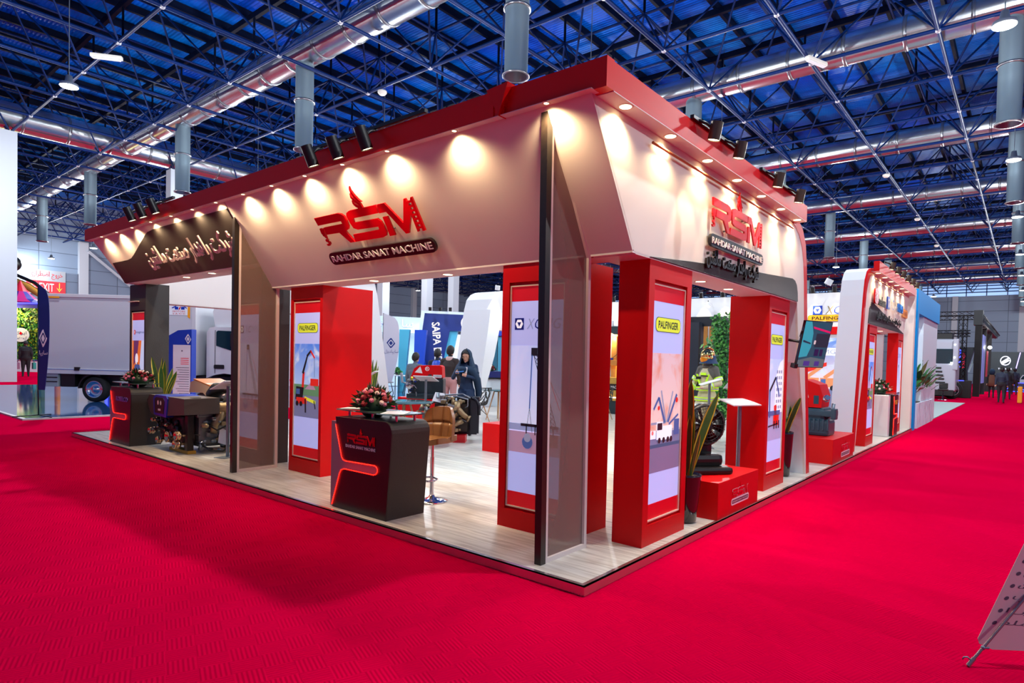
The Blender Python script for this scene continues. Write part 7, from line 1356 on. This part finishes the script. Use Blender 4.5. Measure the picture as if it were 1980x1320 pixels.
for i in range(R + 1):           # headscarf: wraps the head, open around the face, falls over the shoulders
    v = i / R
    for k in range(n + 1):
        a = -PI / 2 + (k / n - 0.5) * 2 * (PI - op * (1 - 0.75 * max(0, v - 0.5) * 2)); ca, sa = math.cos(a), math.sin(a)
        if v < 0.55: q = v / 0.55; th = 0.12 + q * 1.75; r_ = 0.122; p = hp(0, -0.012, 0.022) + X * r_ * 0.9 * math.sin(th) * ca - Y * -r_ * math.sin(th) * sa + Z * r_ * 1.12 * math.cos(th)
        else:
            q = (v - 0.55) / 0.45; r_ = 0.118 + 0.10 * q ** 0.8; base = hp(0, -0.012, 0.022).lerp(V((0, -0.015, 1.36)) * s, q); p = base + X * r_ * (0.9 + 0.35 * q) * ca + Y * r_ * (0.95 - 0.12 * q) * sa + V((0, 0, -0.06 + 0.02 * math.sin(3 * a))) * (1 if q > 0 else 0) * min(1, q * 3)
        vs.append(p + V((0.006 * math.sin(7 * a + 4 * v), 0.006 * math.cos(6 * a), 0)))
b.add(vs, [(i * (n + 1) + k, i * (n + 1) + k + 1, (i + 1) * (n + 1) + k + 1, (i + 1) * (n + 1) + k) for i in range(R) for k in range(n)]); o = b.build('headscarf', t); md = o.modifiers.new('thickness', 'SOLIDIFY'); md.thickness = 0.012
hair(t, hp, s * 0.97)
MB(SCARF).smooth().tube([V((0.02, -0.13, 1.40)) * s, V((0.14, -0.12, 1.33)) * s, V((0.22, 0.0, 1.15)) * s, V((0.25, 0.04, 0.95)) * s, V((0.24, 0.05, 0.75)) * s], [0.06, 0.085, 0.08, 0.07, 0.05], 12).tube([V((-0.14, -0.08, 1.38)) * s, V((0, -0.16, 1.36)) * s, V((0.16, -0.08, 1.40)) * s], [0.06, 0.07, 0.06], 12).build('shawl_end', t)
MB(PAPER).shape(rrect(-0.03, 0.03, 0.0, 0.13, 0.01), FR(V((0.03, -0.2, 1.28)) * s, (0.9, -0.4, 0), (0.1, 0, 1)), 0, 0.004).build('name_card', t)
pm = M('phone_blue', (60, 130, 210), 0.2)
def world_of(t, p): return V(t.location) + Matrix.Rotation(t.rotation_euler.z, 3, 'Z') @ V(p)
pp = world_of(t, V((-0.06, -0.33, 1.32)) * s)
tag(MB(pm).obox(pp, (0.8, 0.5, 0.12), (-0.5, 0.8, 0.2), (0, -0.2, 1), 0.15, 0.075, 0.009).build('mobile_phone', at=pp), 'blue mobile phone held by the woman in the navy coat', 'phone')
BRN = M('jumper_dark_brown', (44, 34, 34), 0.8); ROSE = M('trousers_dusty_rose', (190, 140, 140), 0.8); COLR = M('collar_pink_grey', (206, 176, 172), 0.8); BLU2 = M('jacket_blue_black', (16, 26, 48), 0.75); GRS = M('shirt_grey', (92, 104, 116), 0.8)
t, P, s, hp = figure('person', 'man seen from behind in dark brown jumper and dusty rose trousers, left of the woman', (-8.66, 6.95, 0.065), 200, 1.77, dict(look=(0, -1, 0), el=(0.25, 0.02, 1.14), wl=(0.22, -0.12, 0.95), hl=(0.2, -0.18, 0.9)), BRN, ROSE, bulk=1.15); hair(t, hp, s)
MB(COLR).lathe([(0.085, -0.05), (0.105, 0.0), (0.09, 0.05), (0.06, 0.06)], V((0, 0.01, 1.47)) * s, 18).build('collar', t)
t, P, s, hp = figure('person', 'man in dark jacket with bright blue collar, half hidden behind the man in brown', (-9.55, 7.35, 0.065), 215, 1.70, dict(look=(0, -1, 0)), BLU2, BLU2, bulk=1.12); hair(t, hp, s)
MB(ROYAL).lathe([(0.15, -0.1), (0.13, 0.0), (0.09, 0.04)], V((0, 0.01, 1.44)) * s, 18).build('collar', t)
t, P, s, hp = figure('person', 'man in grey shirt seen from behind, leftmost of the three men behind the red pump', (-9.05, 6.2, 0.065), 195, 1.585, dict(look=(0, -1, 0)), GRS, BLU2, bulk=1.22); hair(t, hp, s)
SUIT = M('suit_black', (26, 26, 32), 0.75); SUITN = M('suit_dark_navy', (28, 38, 60), 0.75); TAN = M('coat_tan', (120, 84, 66), 0.8)
WALK = dict(kl=(0.10, -0.08, 0.51), al=(0.105, -0.12, 0.10), tl=(0.115, -0.28, 0.05), kr=(-0.10, 0.0, 0.50), ar=(-0.105, 0.14, 0.12), tr=(-0.115, 0.0, 0.04), wl=(0.24, 0.08, 0.92), hl=(0.24, 0.1, 0.84), look=(0, -1, 0))
t, P, s, hp = figure('person', 'man in black suit carrying bags by the green wall at the far left', (-38.4, 5.1, 0), -100, 1.83, dict(look=(0, -1, -0.3), kl=(0.1, -0.02, 0.5)), SUIT, SUIT, vox=0.016, bulk=1.32); hair(t, hp, s)
for dx, m_, l_ in ((-0.32, M('bag_mauve', (150, 100, 130), 0.6), 'mauve'), (0.34, M('bag_teal', (40, 160, 150), 0.6), 'teal')):
    p = world_of(t, (-dx, -0.06, 0.62)); b = MB(m_).box(p.x - 0.14, p.x + 0.14, p.y - 0.07, p.y + 0.07, p.z - 0.22, p.z + 0.12, 0.02); b.tube([p + V((-0.06, 0, 0.12)), p + V((0, 0, 0.26)), p + V((0.06, 0, 0.12))], 0.012, 6); tag(b.build('carrier_bag', at=p), l_ + ' carrier bag hanging from the hand of the man at the far left', 'bag')
for (x, y, h, a, tp, lg, lb_, hr_) in ((1.264, 35.5, 1.78, 178, SUITN, SUIT, 'nearest man in dark suit walking away down the right aisle', False), (1.40, 41.0, 1.80, 180, SUIT, SUIT, 'second man in dark suit, walking just right of the nearest one', False), (1.58, 50.0, 1.80, 182, SUITN, SUIT, 'farthest man in the walking group at the right edge', False)):
    t, P, s, hp = figure('person', lb_, (x, y, 0), a, h, WALK, tp, lg, vox=0.016, bulk=1.2, group='people walking away down the right aisle'); hair(t, hp, s)
t, P, s, hp = figure('person', 'woman in tan coat with black headscarf walking left of the dark suited men', (0.62, 42.0, 0), 180, 1.66, WALK, SUIT, SUIT, coat=(0.75, 0.2, 1), vox=0.016, sleeve=SUIT, group='people walking away down the right aisle'); hair(t, hp, s * 1.0)
MB(TAN).smooth().lathe([(0.13, 1.38), (0.17, 1.2), (0.165, 1.0), (0.21, 0.72), (0.2, 0.72)], (0, 0.0, 0), 18).build('tan_waistcoat', t); MB(SCARF).ball(V((0, 0.02, 1.56)), 0.16, (0.95, 0.95, 1.2), 14, 10).build('headscarf', t)
o = MB(M('hi_vis_orange', (240, 160, 30), 0.7)).box(1.9, 2.1, 36.5, 36.8, 0.0, 0.85, 0.06); tag(o.build('orange_bin', at=(2.0, 36.6, 0)), 'bit of an orange object at the right edge of the aisle', 'bin')

# firefighter dummy
TURN = M('turnout_sand', (206, 196, 160), 0.8, bump=(60, 0.3)); TURNG = M('turnout_grey', (92, 90, 84), 0.8); HIVIS = M('hi_vis_lime', (200, 255, 40), 0.5, emit=0.15); SILV = M('reflective_silver', (196, 204, 210), 0.35, 0.4)
t, P, s, hp = figure('firefighter_dummy', 'firefighter dummy in sand turnout gear with gold helmet and lime stripes, before the ivy panel', (-2.72, 8.35, 0.065), -12, 1.76, dict(look=(-0.35, -1, -0.1), el=(0.29, 0.0, 1.14), wl=(0.12, -0.24, 1.06), hl=(0.04, -0.28, 1.05), er=(-0.29, -0.02, 1.14), wr=(-0.2, -0.26, 1.0), hr=(-0.16, -0.32, 0.97)), TURN, TURN, coat=(0.72, 0.24, 1), yoke=TURNG, bulk=1.12, vox=0.012)
MB(TURNG).smooth().lathe([(0.085, 1.55), (0.095, 1.49), (0.13, 1.46)], (0, 0.01, 0), 22).build('coat_collar', t)
b = MB(HIVIS); sv = MB(SILV)
for z, r_ in ((0.80, 0.25), (1.0, 0.222)): b.lathe([(r_, z), (r_ + 0.004, z + 0.07)], (0, 0, 0), 26); sv.lathe([(r_ + 0.006, z + 0.022), (r_ + 0.007, z + 0.048)], (0, 0, 0), 26)
for q in 'lr':
    for a, b_ in (('s', 'e'), ('e', 'w')):
        d = (P[b_ + q] - P[a + q]); c = P[a + q] + d * (0.7 if a == 's' else 0.6); b.cyl(c - d.normalized() * 0.035, c + d.normalized() * 0.035, 0.085 if a == 's' else 0.07, n=16); sv.cyl(c - d.normalized() * 0.012, c + d.normalized() * 0.012, 0.088 if a == 's' else 0.073, n=16)
for x in (-0.1, 0.1): b.obox((x, -0.155, 1.22), (1, 0, 0), (0.35 if x > 0 else -0.35, 0, 1), (0, -1, 0), 0.035, 0.22, 0.02)
b.obox((0.02, -0.165, 1.33), (1, 0, 0), (0, 0, 1), (0, -1, 0), 0.12, 0.05, 0.02); b.build('lime_stripes', t); sv.build('silver_stripes', t)
bp_ = MB(BLACK).obox((-0.1, -0.165, 1.25), (1, 0, 0), (0, 0, 1), (0, -1, 0), 0.1, 0.05, 0.02).obox((0.05, -0.175, 1.29), (1, 0, 0), (0, 0, 1), (0, -1, 0), 0.16, 0.02, 0.01); bp_.build('pocket_flaps', t)
HG = M('helmet_gold_chrome', (226, 196, 120), 0.12, 1.0, noise=(6, 0.3))
hb = MB(HG).smooth(); X = hp(1, 0, 0) - hp(0, 0, 0); c = hp(0, -0.01, 0.04)
hb.ball(c, 0.145, (0.92, 1.08, 0.98), 22, 14); hb.tube([hp(0, 0.13, 0.08), hp(0, 0.06, 0.175), hp(0, -0.04, 0.2), hp(0, -0.13, 0.15), hp(0, -0.17, 0.04)], [0.015, 0.024, 0.026, 0.022, 0.015], 10).ball(hp(0.12, 0.0, 0.0), 0.04).ball(hp(-0.12, 0.0, 0.0), 0.04); hb.build('gold_helmet', t)
MB(M('visor_amber', (236, 140, 20), 0.08, 0.3)).smooth().ball(hp(0, 0.05, -0.03), 0.112, (0.9, 1.0, 0.8), 18, 12).build('amber_visor', t)
MB(M('neck_guard_blue', (16, 50, 90), 0.7)).smooth().lathe([(0.13, 0.1), (0.15, 0.0), (0.19, -0.06)], hp(0, -0.03, -0.06), 20).build('neck_guard', t)
t2_ = thing('plume_plant', 'small green plant sprouting behind the firefighter helmet', 'plant', (-3.1, 9.3, 0.065)); MB(POTD).lathe([(0, 0), (0.1, 0), (0.13, 1.3), (0.12, 1.3), (0, 1.25)], n=16).build('tall_pot', t2_)
b = MB(IV[2]); leaf_mass(b, 90, lambda: ((rnd.uniform(-0.1, 0.1), rnd.uniform(-0.1, 0.1), rnd.uniform(1.3, 2.05)), (rnd.uniform(-1, 1), -1, 0.5)), 0.14, rnd, IV); b.build('foliage', t2_, rec=False)
for o in bpy.data.objects:
    for k in ('_w', '_l'):
        if k in o: del o[k]
